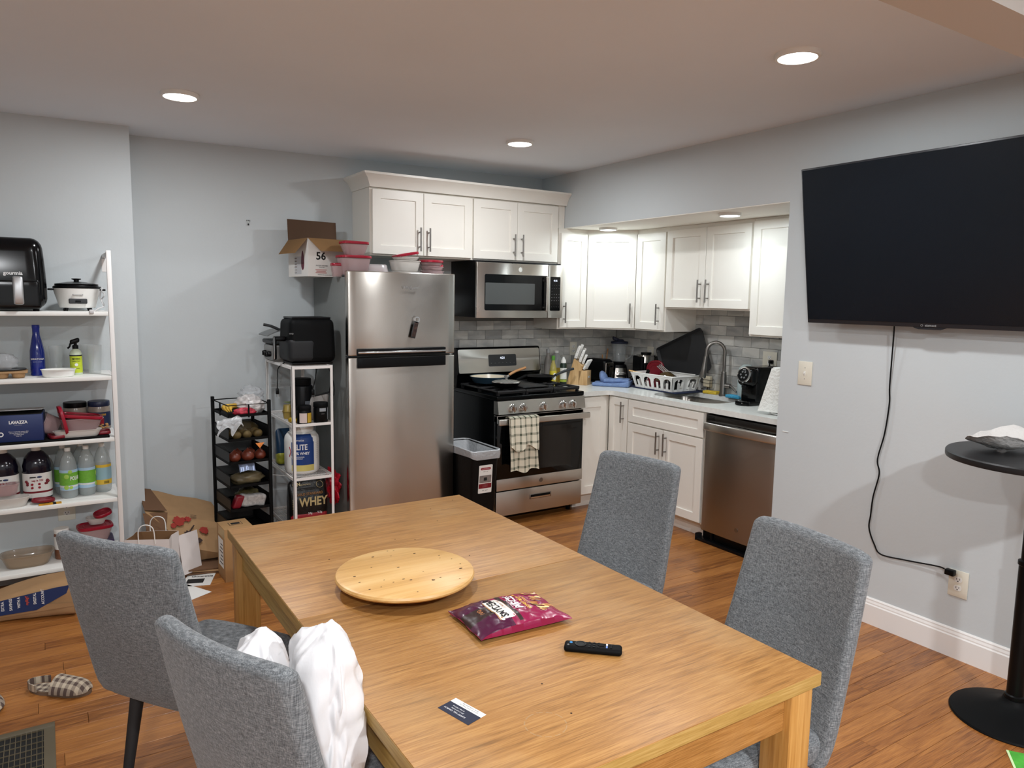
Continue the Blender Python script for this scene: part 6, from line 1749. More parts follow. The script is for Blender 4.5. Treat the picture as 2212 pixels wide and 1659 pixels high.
text('PROTEIN POWDER', .010, M['inkw'], wm(t) @ rotm('Z', -.55) @ face_my(0, -Rt - .0016, .108), t, wrap=Rt + .0016)
text('MUSCLE BUILD', .010, M['inkw'], wm(t) @ rotm('Z', -.55) @ face_my(0, -Rt - .0016, .098), t, wrap=Rt + .0016)
for k in range(9): text('-- --- -- ---', .008, M['inkg'], wm(t) @ rotm('Z', .78) @ face_my(0, -Rt - .0006, .19 - k * .012), t, wrap=Rt + .0006)
q = B(); q.tube([(0, 0, 0), (.012, 0, -.03), (.0, 0, -.06)], .003, 5); q.xf(rotm('Z', -1.05) @ T(0, -Rt - .001, .17)); q.build('red_stripe', M['red'], t, world=False)
t = thing('pouch', 'dark blue and yellow fruit pouch at the back left of the middle wire shelf', 'pouch', (-2.183, -.28, z1))
b = B(); b.rbox(-.0, .0, .12, .11, .07, .24, .025, n=(4, 3, 5), f=lambda v: Vector((v.x, v.y * (1 - max(0, v.z) * 6.5), v.z))); b.build('pouch_body', mat('pouch_navy', '#16344f', .35), t, world=False, smooth=60)
b = B(); b.rbox(-.0, -.004, .05, .112, .072, .09, .025, n=(4, 3, 3)); b.build('yellow_panel', mat('pouch_yellow', '#8a8a2a', .4, noise=(22, .45)), t, world=False, smooth=60)
b = B(); b.ellipsoid((.02, -.042, .07), (.03, .004, .022), 16, 8); b.build('fruit_print', mat('mango', '#a8772e', .5), t, world=False)
# bottom: large black whey bag
z1 = WT[0]
t = thing('protein_bag', 'big black whey powder bag with gold lettering on the lowest wire shelf', 'bag', (-2.125, -.555, z1))
b = B(); b.rbox(0, 0, .145, .235, .12, .29, .035, n=(8, 4, 8), f=lambda v: Vector((v.x, v.y * (1 - max(0, v.z - .02) / .125 * .85) + .003 * nz(v.x * 20, v.z * 20, 1), v.z))); bb = b.build('bag_body', mat('bag_black', '#0d0c0b', .3, bump=(30, .3)), t, world=False, smooth=60)
gold = mat('print_gold', '#b9a678', .4); cop = mat('print_copper', '#8a6238', .4)
fy_ = -.0615
text('WHEY', .075, gold, wm(t) @ face_my(.022, fy_, .155), t, sx=.8, bold=.0022)
text('GOLD STANDARD', .022, cop, wm(t) @ face_my(.0, fy_, .208), t, sx=.9, bold=.0006)
text('100%', .03, gold, wm(t) @ frame((-.093, fy_, .15), (0, 0, 1), (-1, 0, 0)), t, bold=.001)
text('ON', .03, gold, wm(t) @ frame((-.075, -.0375, .267), (1, 0, .05), (0, .45, .9)), t, bold=.001)
text('NUTRITION', .012, gold, wm(t) @ frame((-.02, -.0375, .262), (1, 0, 0), (0, .45, .9)), t)
b = B(); b.rbox(0, -.002, .055, .232, .121, .10, .034, n=(8, 3, 3)); b.build('red_panel', mat('print_crimson', '#8d1f27', .35, noise=(20, .2)), t, world=False, smooth=60)
for k, s_ in enumerate(('24g', '5.5g')): text(s_, .018, M['inkw'], wm(t) @ face_my(-.0 + k * .06, -.0635, .085), t)
q = B(); q.lathe([(.022, 0), (.022, .0006), (.020, .0006), (.020, 0)], seg=28, cap=False).xf(frame((.07, -.036, .255), (1, 0, 0), (0, .5, .86))); q.build('seal_ring', gold, t, world=False)
b = B(); b.tube([(-.20, .1, .318), (-.03, -.02, .308), (.1, -.03, .306)], .002, 6)
b.build('twist_tie', M['white'], t, world=False)
q = crumple((0, 0, .10), (.055, .07, .12), 12.2, .4, seg=32, rings=24)
solo(q, 'plastic_bag', mat('bag_clear_grey', '#8f908e', .25, alpha=.6, bump=(20, .5)), 'translucent grey plastic bag left of the black whey bag', 'bag', loc=(-2.31, -.50, .0), smooth=70)
redb = mat('red_bag', '#b3162a', .4, bump=(14, .5))
q = crumple((0, 0, 0), (.036, .085, .115), 5.2, .5, seg=36, rings=28)
solo(q, 'red_bag', redb, 'crumpled red shopping bag squeezed between the wire rack and the fridge', 'bag', loc=(-1.948, -.52, .40), smooth=25)
for (x, y, s, m_, lb, sd) in ((-2.33, -.68, (.05, .04, .05), mat('snack_blue', '#7fa3b8', .35, noise=(30, .5)), 'small light blue printed snack bag on the floor behind the carton', 1),
                              (-2.38, -.60, (.07, .05, .07), M['filmw'], 'clear plastic wrapping on the floor behind the table corner', 5),
                              (-2.24, -.76, (.045, .03, .10), mat('wrap_orange', '#a5552f', .35, noise=(20, .6)), 'white and orange packet leaning at the foot of the wire rack', 9)):
    sack((x, y, .0), s, sd, m_, lb, 'snack_bag', amp=.4)

# =================================================================== waste bin
t = thing('waste_bin', 'black rectangular bin with a white liner between fridge and range', 'bin', (-1.055, -.73, 0))
bx0, bx1, by0, by1 = -1.165, -.953, -.955, -.50
def binring(q, k, z, e=0):
    cx, cy = (bx0 + bx1) / 2, (by0 + by1) / 2; w, d = (bx1 - bx0) * k + e, (by1 - by0) * k + e
    return [q.v(x, y, z) for x, y in rrect(w, d, .03, 4, cx, cy)]
q = B(); rs = [binring(q, .80, .0), binring(q, .80, .004), binring(q, .97, .59), binring(q, 1.0, .592), binring(q, 1.0, .612), binring(q, .955, .612), binring(q, .78, .02)]
for a, c in zip(rs[:-1], rs[1:]):
    for i in range(len(a)): q.face([a[i], a[(i + 1) % len(a)], c[(i + 1) % len(a)], c[i]])
q.face(rs[0][::-1]); q.face(rs[-1]); q.build('bin_body', mat('bin_black', '#080707', .5, spec=.2, bump=(60, .1)), t)
q = B()
def lr(k, z, e, wob, zs):
    cx, cy = (bx0 + bx1) / 2, (by0 + by1) / 2; w, d = (bx1 - bx0) * k + e, (by1 - by0) * k + e
    out = []
    for i, (x, y) in enumerate(rrect(w, d, .035, 10, cx, cy)):
        n_ = nz(x * 22, y * 22, z * 10 + wob); out.append(q.v(x + .004 * n_, y + .004 * n_, z + 2.2 * zs * nz(x * 14, y * 14, wob)))
    return out
rs = [lr(1.0, .565, .010, 1, .012), lr(1.0, .59, .016, 2, .004), lr(1.0, .617, .014, 3, .004), lr(1.0, .621, .002, 3, .003), lr(.93, .60, 0, 4, .0), lr(.72, .38, 0, 5, .01), lr(.6, .2, 0, 6, .01)]
for a, c in zip(rs[:-1], rs[1:]):
    for i in range(len(a)): q.face([a[i], a[(i + 1) % len(a)], c[(i + 1) % len(a)], c[i]])
q.face(rs[-1]); q.build('liner', mat('liner', '#a6a9ac', .3, bump=(40, .6)), t, smooth=40)
kx = lambda z: by0 + (1 - (.80 + .17 * z / .59)) * (by1 - by0) / 2
F = frame((-1.060, kx(.425) - .0016, .425), (1, 0, 0), (0, -.075, 1)) @ Matrix.Diagonal((1.5, .72, 1, 1))
b = B(); b.prism(rrect(.068, .265, .006, cy=-.0), 0, .0008, F); b.build('sticker', M['white'], t)
b = B(); b.prism(rrect(.05, .022, .006, cy=.098), .0008, .0012, F); b.build('sticker_logo', M['red'], t)
text('Rubbermaid', .0085, M['inkw'], F @ T(0, .098, .0013), t)
text('BIN 32', .008, M['ink'], F @ T(0, .07, .001), t)
b = B(); b.prism(rrect(.06, .07, .004, cy=.0), .0008, .0012, F); b.build('sticker_photo', mat('photo_grey', '#7d7672', .5, noise=(30, .3)), t)
b = B(); b.prism(rrect(.016, .03, .002, cy=.0), .0012, .0016, F); b.build('sticker_bin', M['ink'], t)
b = B(); b.prism(rrect(.064, .045, .003, cy=-.065), .0008, .0012, F); b.build('sticker_band', M['redd'], t)
for k in range(3): text('-- ---- --', .008, M['inkw'], F @ T(0, -.052 - k * .011, .0013), t)
text('32 QT', .011, M['ink'], F @ T(0, -.108, .001), t)

# =================================================================== on the refrigerator
zf = 1.7232
t = thing('carton', 'open white carton printed 56, brown flaps spread, overhanging the fridge top', 'box', (-1.9116, -.2854, zf + .0), radians(7))
cw, cdp, chh = .335, .30, .235          # x, y, z ; left part overhangs
cx0, cx1, cy0, cy1 = -.17, .17, -.15, .15
b = B()
th = .004
b.box(cx0, cx1, cy0, cy1, 0, .004); b.box(cx0, cx1, cy0, cy0 + th, .004, chh); b.box(cx0, cx1, cy1 - th, cy1, .004, chh); b.box(cx0, cx0 + th, cy0 + th, cy1 - th, .004, chh); b.box(cx1 - th, cx1, cy0 + th, cy1 - th, .004, chh)
b.build('carton_body', M['whitecard'], t, world=False, smooth=0)
def flap(p0, p1, out, L, taper=.02, m='card', name='flap'):
    a, c = Vector(p0), Vector(p1); o = Vector(out).normalized() * L; e = (c - a).normalized() * taper
    q = B(); q.poly([a, c, c + o - e, a + o + e]); bmesh.ops.solidify(q.bm, geom=q.bm.faces[:], thickness=.003); q.build(name, M[m], t, world=False, smooth=0)
flap((cx0, cy1, chh), (cx1, cy1, chh), (-.02, .04, .98), .135, -.0, 'cardd', 'back_flap')
flap((cx0, cy0, chh), (cx1, cy0, chh), (.05, -.75, -.60), .13, .03, 'card', 'front_flap')
flap((cx0, cy1, chh), (cx0, cy0, chh), (-.62, -.1, -.75), .125, .02, 'card', 'side_flap')
text('56', .066, M['ink'], wm(t) @ face_my(-.085, cy0 - .0006, .125), t, bold=.0016)
text('POCKET DIFFUSER', .0095, M['inkg'], wm(t) @ face_my(-.08, cy0 - .0006, .068), t, bold=.0003); text('PIECES SET', .008, M['inkg'], wm(t) @ face_my(-.08, cy0 - .0006, .058), t)
for k in range(3):
    b = B(); b.prism(rrect(.075 - .012 * (k % 2), .006, .002, cx=-.085, cy=.042 - k * .009), 0, .0005, face_my(0, cy0 - .0001, 0)); b.build('line_print', mat('print_rose', '#b98a86', .6), t, world=False)
text('dishwasher safe  microwave  freezer', .0065, M['inkg'], wm(t) @ face_my(-.06, cy0 - .0006, .012), t)
b = B(); b.prism([(.015, .085), (.025, .075), (.015, .065), (.005, .075)], 0, .0006, face_my(0, cy0 - .0001, 0)); b.build('diamond_print', M['redd'], t, world=False)
q = B(); q.prism([(.068 + .042 * cos(a) * (1 + .1 * sin(3 * a)), .075 + .048 * sin(a)) for a in [2 * pi * i / 24 for i in range(24)]], 0, .0006, face_my(0, cy0 - .0001, 0)); q.build('food_print', mat('print_food', '#8a5a3e', .6, noise=(40, .5)), t, world=False)
q = B(); q.prism([(.0 + .022 * cos(a) * (1 - .3 * sin(a)), .10 + .06 * sin(a)) for a in [2 * pi * i / 24 for i in range(24)]], 0, .0006, face_mx(cx0 - .0001, -.07, 0)); q.build('fruit_print', mat('print_plum', '#5f2333', .6, noise=(40, .4)), t, world=False)
b = B(); b.prism(rrect(.10, .11, .003, cx=.0, cy=.07), 0, .0004, face_mx(cx0 - .0001, 0, 0)); b.build('grey_panel', mat('print_pale', '#b6b6b8', .6), t, world=False)
for k in range(6): text('---- %s' % ('oooo', 'xxxx', 'nnnn', 'wwww', 'nn', 'oo')[k], .011, M['kraftd'], wm(t) @ face_mx(cx0 - .0008, .04, .115 - k * .018), t, align='CENTER')

G6 = 'red-lidded food tubs on the refrigerator'
tub((-1.812, -.572, zf), .20, .14, .120, 'large red-lidded tub at the left end of the fridge top, lower of two', lid=0, taper=.76, m='clearp', group=G6)
tub((-1.808, -.57, zf + .134), .165, .12, .072, 'red-lidded tub stacked on the large one at the left end of the fridge', lid=0, taper=.72, m='clearp', group=G6, rz=.05)
tub((-1.905, -.56, zf), .09, .07, .07, 'small red-lidded tub half hidden in front of the white carton', lid=0, m='clearp', group=G6)
loose_lid((-1.66, -.52, zf + .05), .115, .10, 'dark red lid inside the clear overturned tub on the fridge', (0, radians(8), 0), 'redd')
b = tub_mesh(.19, .15, .085, .8, 3.5); b.xf(rotm('X', pi)); b.xf(T(0, 0, .085)); solo(b, 'food_container', M['clear'], 'clear upside-down tub near the middle left of the fridge top', 'container', loc=(-1.655, -.52, zf), smooth=50, group=G6)
b = B(); b.rbox(0, 0, .01, .27, .25, .018, .006, n=(2, 2, 1)); solo(b, 'tray', M['black'], 'black shallow tray under the middle tubs on the fridge', 'tray', loc=(-1.43, -.515, zf))
tub((-1.455, -.55, zf + .021), .20, .15, .022, 'flat clear lid-like tub at the bottom of the middle stack', m='clearw', taper=.95, group=G6)
tub((-1.46, -.555, zf + .044), .19, .14, .07, 'cloudy tub with flared rim in the middle stack on the fridge', m='clearw', taper=.84, group=G6)
t = tub((-1.455, -.555, zf + .115), .155, .12, .022, 'shallow tub with a steeply tilted red lid on the middle stack', m='clearw', taper=.9, lid=.014, lid_tilt=radians(-11), group=G6)
tub((-1.268, -.565, zf), .17, .12, .055, 'lowest clear tub of the right stack on the fridge top', m='clearp', taper=.9, sup=2.6, group=G6, rz=.4)
tub((-1.268, -.565, zf + .056), .16, .12, .028, 'second clear tub of the right stack on the fridge top', m='clearp', taper=.9, sup=2.6, group=G6, rz=.4)
tub((-1.275, -.565, zf + .085), .165, .13, .028, 'top tub of the right stack, closed by a broad red lid', m='clearp', taper=.85, sup=2.6, lid=0, group=G6, rz=.5)
loose_lid((-1.205, -.49, zf + .085), .10, .085, 'small red lid sticking out at the right end of the fridge top', (0, radians(-10), .2), 'red', sup=2.6)

# wall hook left of the carton
t = thing('wall_hook', 'tiny clear and black hook stuck on the back wall left of the carton', 'hook', (-2.309, -.001, 2.064))
q = B(); q.prism([(-.012, .018), (.012, .018), (.003, .0), (-.003, .0)], 0, .003, face_my(0, -.001, 0)); q.build('clear_tab', mat('hook_tab', '#c5cccb', .3), t, world=False)
for x in (-.009, 0, .009):
    q = B(); q.box(x - .0018, x + .0018, -.006, -.004, .012, .019); q.build('pin', M['ink'], t, world=False)
q = B(); q.prism(rrect(.008, .011, .003, cy=-.009), .0, .006, face_my(0, -.001, 0)); q.build('black_clip', M['ink'], t, world=False)

# =================================================================== pans on the range
zg = .9735
def pan(x, y, r_, h_, outm, inm, label, hang, hl, hup, hm, z=zg, collar=True, name='frying_pan'):
    t = thing(name, label, 'pan', (x, y, z), 0, 'pans on the gas range')
    b = B(); b.lathe([(0, 0), (r_ * .72, 0), (r_ * .80, .004), (r_ * .98, h_ - .003), (r_, h_), (r_ * .985, h_ + .001), (r_ * .965, h_ - .004)], seg=48, cap=False); b.build('outside', M[outm] if outm in M else outm, t, world=False)
    b = B(); b.lathe([(r_ * .966, h_ - .003), (r_ * .79, .007), (r_ * .72, .004), (0, .004)], seg=48, cap=False); b.build('inside', M[inm] if inm in M else inm, t, world=False)
    c, s = cos(hang), sin(hang); z0_ = h_ - .012
    if collar:
        b = B(); b.tube([(c * r_ * .95, s * r_ * .95, z0_), (c * (r_ + .035), s * (r_ + .035), z0_ + .012)], .008, 8); b.build('collar', M['chrome'] if collar == 2 else M['black'], t, world=False)
    b = B(); b.tube(bez([(c * (r_ + .03), s * (r_ + .03), z0_ + .010), (c * (r_ + hl * .5), s * (r_ + hl * .5), z0_ + hup * .62), (c * (r_ + hl), s * (r_ + hl), z0_ + hup)], 5), .0105, 10); b.build('handle', hm, t, world=False, smooth=60)
    return t
cream = mat('cream_enamel', '#d9d0bb', .25); tealb = mat('blue_grey_enamel', '#31495a', .3)
nonst = mat('nonstick', '#1d1c1c', .35, noise=(40, .2)); hwood = wood('handle_wood', '#a9754a', '#c3905f', '#d3a576', 0, 1, .5)
pan(-.645, -.285, .15, .05, tealb, cream, 'blue-grey frying pan with cream inside and wooden handle, back left of the range', radians(4), .19, .06, hwood, collar=2)
t = pan(-.648, -.525, .105, .028, M['black'], nonst, 'small black skillet covered by a glass lid, front left of the range', radians(28), .20, .035, M['blackm'])
b = B(); b.lathe([(.104, .029), (.106, .031), (.104, .034), (.075, .042), (.03, .047), (0, .048)], seg=40, cap=False); gl_ = b.build('glass_lid', mat('lid_glass', '#b8b8b0', .08, alpha=.45, spec=.9), t, world=False)
b = B(); b.lathe([(.102, .029), (.107, .031), (.103, .035)], seg=40, cap=False); b.build('lid_rim', M['chrome'], t, world=False)
b = B(); b.lathe([(.012, .047), (.008, .054), (.01, .062), (.018, .072), (.014, .08), (0, .082)], seg=20); b.build('lid_knob', M['chrome'], t, world=False)
pan(-.20, -.30, .125, .035, M['black'], nonst, 'black frying pan at the back right of the range, handle pointing to the knife block', radians(-2), .20, .055, mat('handle_grey', '#26282b', .4))

# =================================================================== bottles by the range
zc0 = .9146
t = thing('oil_bottle', 'oil bottle with a green cap and yellow label beside the range', 'bottle', (-.022, -.235, zc0))
b = B(); b.lathe([(.024, 0), (.028, .004), (.028, .13), (.024, .155), (.013, .19), (.012, .215), (0, .215)], seg=26); b.build('body', mat('oil', '#b3a75e', .12, alpha=.85), t, world=False)
b = B(); b.lathe([(.0145, .205), (.0145, .238), (.013, .24), (0, .24)], seg=18); b.build('cap', mat('cap_green', '#5c9a3c', .4), t, world=False)
b = B(); b.lathe([(.0284, .04), (.0286, .08), (.0284, .12)], seg=26, cap=False); b.build('label', mat('label_lemon', '#d8c63c', .5), t, world=False)
b = B(); b.ellipsoid((-.004, -.0283, .075), (.016, .0015, .03), 16, 8); b.build('label_oval', M['white'], t, world=False)
text('EVOO', .012, M['ink'], wm(t) @ face_my(-.004, -.0303, .078), t)
t = thing('bottle', 'tall pale bottle with a grey cap against the tiles behind the green-capped oil', 'bottle', (.018, -.105, zc0))
b = B(); b.lathe([(.027, 0), (.031, .004), (.031, .17), (.026, .2), (.014, .235), (.013, .26), (0, .26)], seg=26); b.build('body', mat('pale_bottle', '#9a958f', .25, alpha=.8), t, world=False)
b = B(); b.lathe([(.0155, .255), (.0155, .285), (0, .287)], seg=18); b.build('cap', M['lightgrey'], t, world=False)
t = thing('spray_can', 'white and dark green cooking spray can left of the oil jug', 'can', (.073, -.245, zc0))
b = B(); b.lathe([(.027, 0), (.028, .003), (.028, .165), (.022, .18), (0, .181)], seg=26); b.build('body', mat('can_green', '#1d2e24', .35), t, world=False)
b = B(); b.lathe([(.0283, .05), (.0284, .09), (.0283, .14)], seg=26, cap=False); b.build('label', M['white'], t, world=False)
b = B(); b.lathe([(.0285, .028), (.0286, .046)], seg=26, cap=False); b.build('lime_band', mat('label_lime2', '#a9b845', .5), t, world=False)
b = B(); b.lathe([(.022, .18), (.021, .2), (.013, .212), (.012, .218), (.006, .228), (0, .229)], seg=20); b.build('nozzle', M['white'], t, world=False)
text('PAM', .014, M['ink'], wm(t) @ face_my(0, -.0288, .125), t, wrap=.0288); text('oil spray', .008, M['inkg'], wm(t) @ face_my(0, -.0288, .11), t, wrap=.0288)
t = thing('oil_jug', 'clear plastic jug of yellow cooking oil with a white cap and side handle', 'jug', (.122, -.078, zc0))
b = B(); b.lathe([(.045, 0), (.052, .006), (.053, .11), (.052, .13)], seg=32, sup=2.6); b.build('oil', mat('yellow_oil', '#a88f35', .2, alpha=.9), t, world=False)
b = B(); b.lathe([(.053, .13), (.052, .16), (.045, .2), (.03, .232), (.017, .245), (.016, .252), (0, .252)], seg=32, sup=2.6); b.build('body', mat('jug_clear', '#b6bab8', .15, alpha=.6), t, world=False)
b = B(); b.lathe([(.019, .25), (.019, .268), (0, .27)], seg=20); b.build('cap', M['white'], t, world=False)
b = B(); b.tube(bez([(.028, -.03, .225), (.05, -.035, .2), (.055, -.03, .15), (.047, -.025, .125)], 5), .008, 8); b.build('handle', MATS['jug_clear'], t, world=False)
text('OIL', .022, mat('print_blue', '#3f6e9a', .5), wm(t) @ face_my(0, -.0545, .075), t, wrap=.0545, bold=.001)

# knife block, knives are things of their own
KB = radians(33)
t = thing('knife_block', 'light wooden knife block on the corner worktop', 'knife block', (.228, -.255, zc0), KB)
b = B(); F2 = frame((.0, 0, 0), (0, -1, 0), (0, 0, 1))   # profile: u towards front (-y), v up; extruded along local x
prof = [(-.075, 0), (.02, 0), (.062, .135), (.035, .165), (-.045, .215), (-.055, .2)]
prof = [(-.09, 0), (.012, 0), (.045, .152), (-.03, .212)]
A = [b.v(-.052, -u, v) for u, v in prof]; C = [b.v(.052, -u, v) for u, v in prof]
b.face(A); b.face(C[::-1])
for i in range(4): b.face([A[i], A[(i + 1) % 4], C[(i + 1) % 4], C[i]])
b.build('slanted_block', M['block'], t, world=False, smooth=0)
b = B(); b.box(-.052, .052, -.085, -.0125, 0, .118, bev=.001); b.build('front_block', M['block'], t, world=False)
b = B(); b.prism(rrect(.046, .015, .003), 0, .0012, face_my(0, -.0851, .066)); b.build('name_plate', M['white'], t, world=False)
text('Cuisinart', .008, M['ink'], wm(t) @ face_my(0, -.0866, .066), t)
KM = wm(t)
def knife(x, u, v, L, tilt, w_, label, group, kind='knife'):
    """handle rising from slot (x,u,v) in the block's frame; tilt towards the front"""
    d = Vector((0, -sin(tilt), cos(tilt)))
    p = KM @ Vector((x, -u, v)); dw_ = (KM.to_3x3() @ d).normalized()
    t = thing(kind, label, 'knife' if kind == 'knife' else kind, p, 0, group)
    Fk = frame((0, 0, 0), tuple(KM.to_3x3() @ Vector((1, 0, 0))), tuple(dw_))
    q = B(); q.rbox(0, L * .5 + .008, 0, w_ * .55, L, w_, w_ * .26, n=(1, 5, 1), f=lambda c: Vector((c.x, c.y, c.z + .004 * sin(c.y / L * 4) + (.003 if c.y > L * .38 else 0)))); q.xf(Fk); q.build('handle', M['white'], t, world=False, smooth=60)
    q = B(); q.box(-.0008, .0008, 0, .012, -w_ * .4, w_ * .4); q.xf(Fk); q.build('bolster', M['chrome'], t, world=False)
    for k in (.25, .55, .82):
        q = B(); q.cyl((-w_ * .285, L * k, 0), (w_ * .285, L * k, 0), .0022, 8); q.xf(Fk); q.build('rivet', M['ink'], t, world=False)
    return t
GK = 'white-handled steak knives in the block front'
for k in range(6):
    knife(-.042 + k * .0168, .052, .1185, .088, radians(20), .016, 'white-handled steak knife, %s of the front row' % ('first from the left', 'second from the left', 'third from the left', 'third from the right', 'second from the right', 'last on the right')[k], GK)
GK2 = 'large white-handled knives in the block top'
for (x, u, v, L, w_, lb) in ((-.036, -.02, .205, .11, .026, 'tall white-handled knife standing highest at the left of the block'), (-.03, .015, .176, .105, .024, 'white-handled knife in front of the tallest one at the left'), (.002, -.015, .201, .125, .026, 'plain white honing-steel handle in the middle of the block'), (.038, -.0, .188, .105, .026, 'white-handled knife at the right of the block top'), (-.012, .036, .16, .085, .022, 'short white-handled knife low in the centre of the block')):
    knife(x, u, v, L, radians(14), w_, lb, GK2)
p = KM @ Vector((.02, -.012, .178))
t = thing('kitchen_scissors', 'white-handled kitchen scissors between the big knives', 'scissors', p)
for s in (-1, 1):
    q = B(); n = 18; q.tube([(s * .011 + .009 * cos(2 * pi * i / n), 0, .05 + .024 * sin(2 * pi * i / n)) for i in range(n + 1)], .0035, 7, cap=False); q.tube([(s * .006, 0, 0), (s * .008, 0, .028)], .004, 7); q.xf(rotm('Z', KB) @ rotm('X', radians(12))); q.build('finger_loop', M['ivory'], t, world=False)

# toaster behind the block
t = thing('toaster', 'dark toaster with a steel end and slider, behind the knife block', 'toaster', (.503, -.165, zc0), radians(12))
b = B(); b.rbox(0, .0, .102, .12, .24, .185, .03, n=(3, 5, 4)); b.build('body', M['black'], t, world=False, smooth=60)
b = B(); b.rbox(0, -.117, .095, .105, .012, .15, .005, n=(2, 1, 2)); b.build('end_plate', M['steel'], t, world=False)
b = B(); b.box(-.003, .003, -.1245, -.123, .05, .145); b.build('slot', M['ink'], t, world=False)
b = B(); b.rbox(0, -.132, .14, .038, .018, .014, .004, n=(1, 1, 1)); b.build('lever', M['black'], t, world=False)
b = B(); b.lathe([(.016, 0), (.014, .012), (0, .012)], seg=18).xf(face_my(.0, -.1235, .04)); b.build('dial', M['black'], t, world=False)
b = B(); b.box(-.045, -.015, -.09, .09, .193, .1955); b.box(.015, .045, -.09, .09, .193, .1955); b.build('bread_slots', M['ink'], t, world=False)
for sx in (-1, 1):
    b = B(); b.box(sx * .05 - .008, sx * .05 + .008, -.1, .1, 0, .01); b.build('foot', M['black'], t, world=False)
# blender
t = thing('blender', 'glass-jar blender with black base and steel front in the kitchen corner', 'blender', (.668, -.235, zc0), radians(-25))
b = B(); b.lathe([(.085, 0), (.088, .006), (.086, .02), (.066, .125), (.06, .145), (.05, .15), (0, .15)], seg=32, sup=3); b.build('base', M['black'], t, world=False)
q = B()
def stf(u, v):
    a = -pi / 2 - .62 + 1.24 * u; r_ = .0895 - .022 * v; z = .015 + .105 * v
    k = 1 / ((abs(cos(a)) ** 3 + abs(sin(a)) ** 3) ** (1 / 3)); return (r_ * cos(a) * k, r_ * sin(a) * k, z)
q.grid(stf, 16, 6); q.build('steel_front', M['steel'], t, world=False)
b = B(); b.rbox(0, -.088, .058, .085, .012, .012, .004, n=(3, 1, 1)); b.build('button_row', M['black'], t, world=False)
b = B(); b.lathe([(.046, .15), (.05, .165), (.055, .17)], seg=32); b.build('collar', M['black'], t, world=False)
b = B(); b.lathe([(.044, .168), (.05, .172), (.064, .30), (.071, .325), (.068, .325), (.061, .30), (.047, .176), (0, .174)], seg=32, cap=False); b.build('jar', mat('jar_glass', '#c3cacc', .06, alpha=.16, spec=1.0), t, world=False)
b = B(); b.tube(bez([(.062, 0, .305), (.10, 0, .31), (.118, 0, .28), (.105, 0, .22), (.06, 0, .19)], 6), .006, 8); b.build('jar_handle', MATS['jar_glass'], t, world=False)
b = B(); b.lathe([(.073, .325), (.075, .328), (.072, .342), (.04, .348), (.03, .36), (0, .36)], seg=32); b.rbox(-.03, 0, .36, .06, .035, .03, .008, n=(2, 1, 1), f=lambda v: Vector((v.x, v.y, v.z - v.x * .4))); b.build('lid', M['navyd'], t, world=False)
cord([(.745, -.29, .95), (.79, -.36, .985), (.80, -.42, .96), (.80, -.46, .925)], 'black cord curling behind the blender towards the coffee urn', r_=.004)
# black wedge stands in for the dark shadow behind the blender, with utensil handles
t = thing('shadow_wedge', 'black wedge standing in for corner shadow, with wooden utensil handles', 'rack', (.655, -.065, zc0))
b = B(); b.prism([(-.04, 0), (.03, 0), (.03, .14), (.01, .17), (-.04, .10)], -.03, .03, frame((0, 0, 0), (1, 0, 0), (0, 0, 1))); b.build('body', M['blackm'], t, world=False)
b = B(); b.tube([(.01, -.0, .1), (.03, -.0, .27)], .006, 8); b.tube([(-.02, -.0, .08), (-.03, -.0, .22)], .006, 8); b.build('wooden_handle', hwood, t, world=False)
# folded jeans cloth
t = thing('folded_cloth', 'folded light blue denim cloth on the worktop in front of the blender', 'cloth', (.415, -.455, zc0), radians(-52))
den = mat('denim', '#6f86b0', .9, noise=(50, .15), bump=(160, .3))
def jf(q):
    return Vector((q.x, q.y, q.z + .006 * nz(q.x * 18, q.y * 18, 1) * (1 if q.z > 0 else 0) + (.02 * max(0, (q.x) / .15) ** 2 if q.z > 0 else 0)))
b = B(); b.rbox(0, 0, .014, .30, .19, .027, .012, n=(12, 8, 1), f=jf); b.build('lower_fold', den, t, world=False, smooth=60)
b = B(); b.rbox(.035, .01, .042, .21, .13, .034, .016, n=(10, 6, 2), f=lambda q: Vector((q.x, q.y + .01 * sin(q.x * 20), q.z + .008 * nz(q.x * 20, q.y * 20, 3)))); b.build('upper_fold', den, t, world=False, smooth=60)
b = B(); b.ellipsoid((-.075, .03, .05), (.035, .06, .065), 18, 12, lambda q: Vector((q.x - q.z * .3, q.y, max(-.045, q.z)))); b.build('raised_leg', den, t, world=False, smooth=60)
b = B(); n = 24; b.tube([(.135 + .0, .01 + (.026 - .0007 * i) * cos(i * .6), .035 + (.022 - .0006 * i) * sin(i * .6)) for i in range(n)], .004, 6); b.build('frayed_roll', M['grey'], t, world=False)
# steel coffee urn
t = thing('coffee_urn', 'brushed steel and black coffee urn behind the dish rack', 'coffee urn', (.735, -.495, zc0), radians(-15))
b = B(); b.lathe([(.075, 0), (.078, .006), (.078, .225), (.07, .245), (.02, .25), (0, .25)], seg=36, sup=3.2); b.build('body', M['steel'], t, world=False)
b = B()
for s in (-1, 1): b.rbox(s * .068, -.0, .118, .03, .16, .235, .012, n=(1, 3, 4))
b.build('side_panel', M['blackm'], t, world=False)
b = B(); b.rbox(-.03, -.082, .1, .065, .02, .17, .009, n=(3, 1, 4)); b.build('front_recess', M['black'], t, world=False)
b = B(); b.lathe([(.035, .25), (.038, .256), (.038, .266), (0, .268)], seg=24, sqx=1.2); b.build('lid_knob', M['black'], t, world=False)
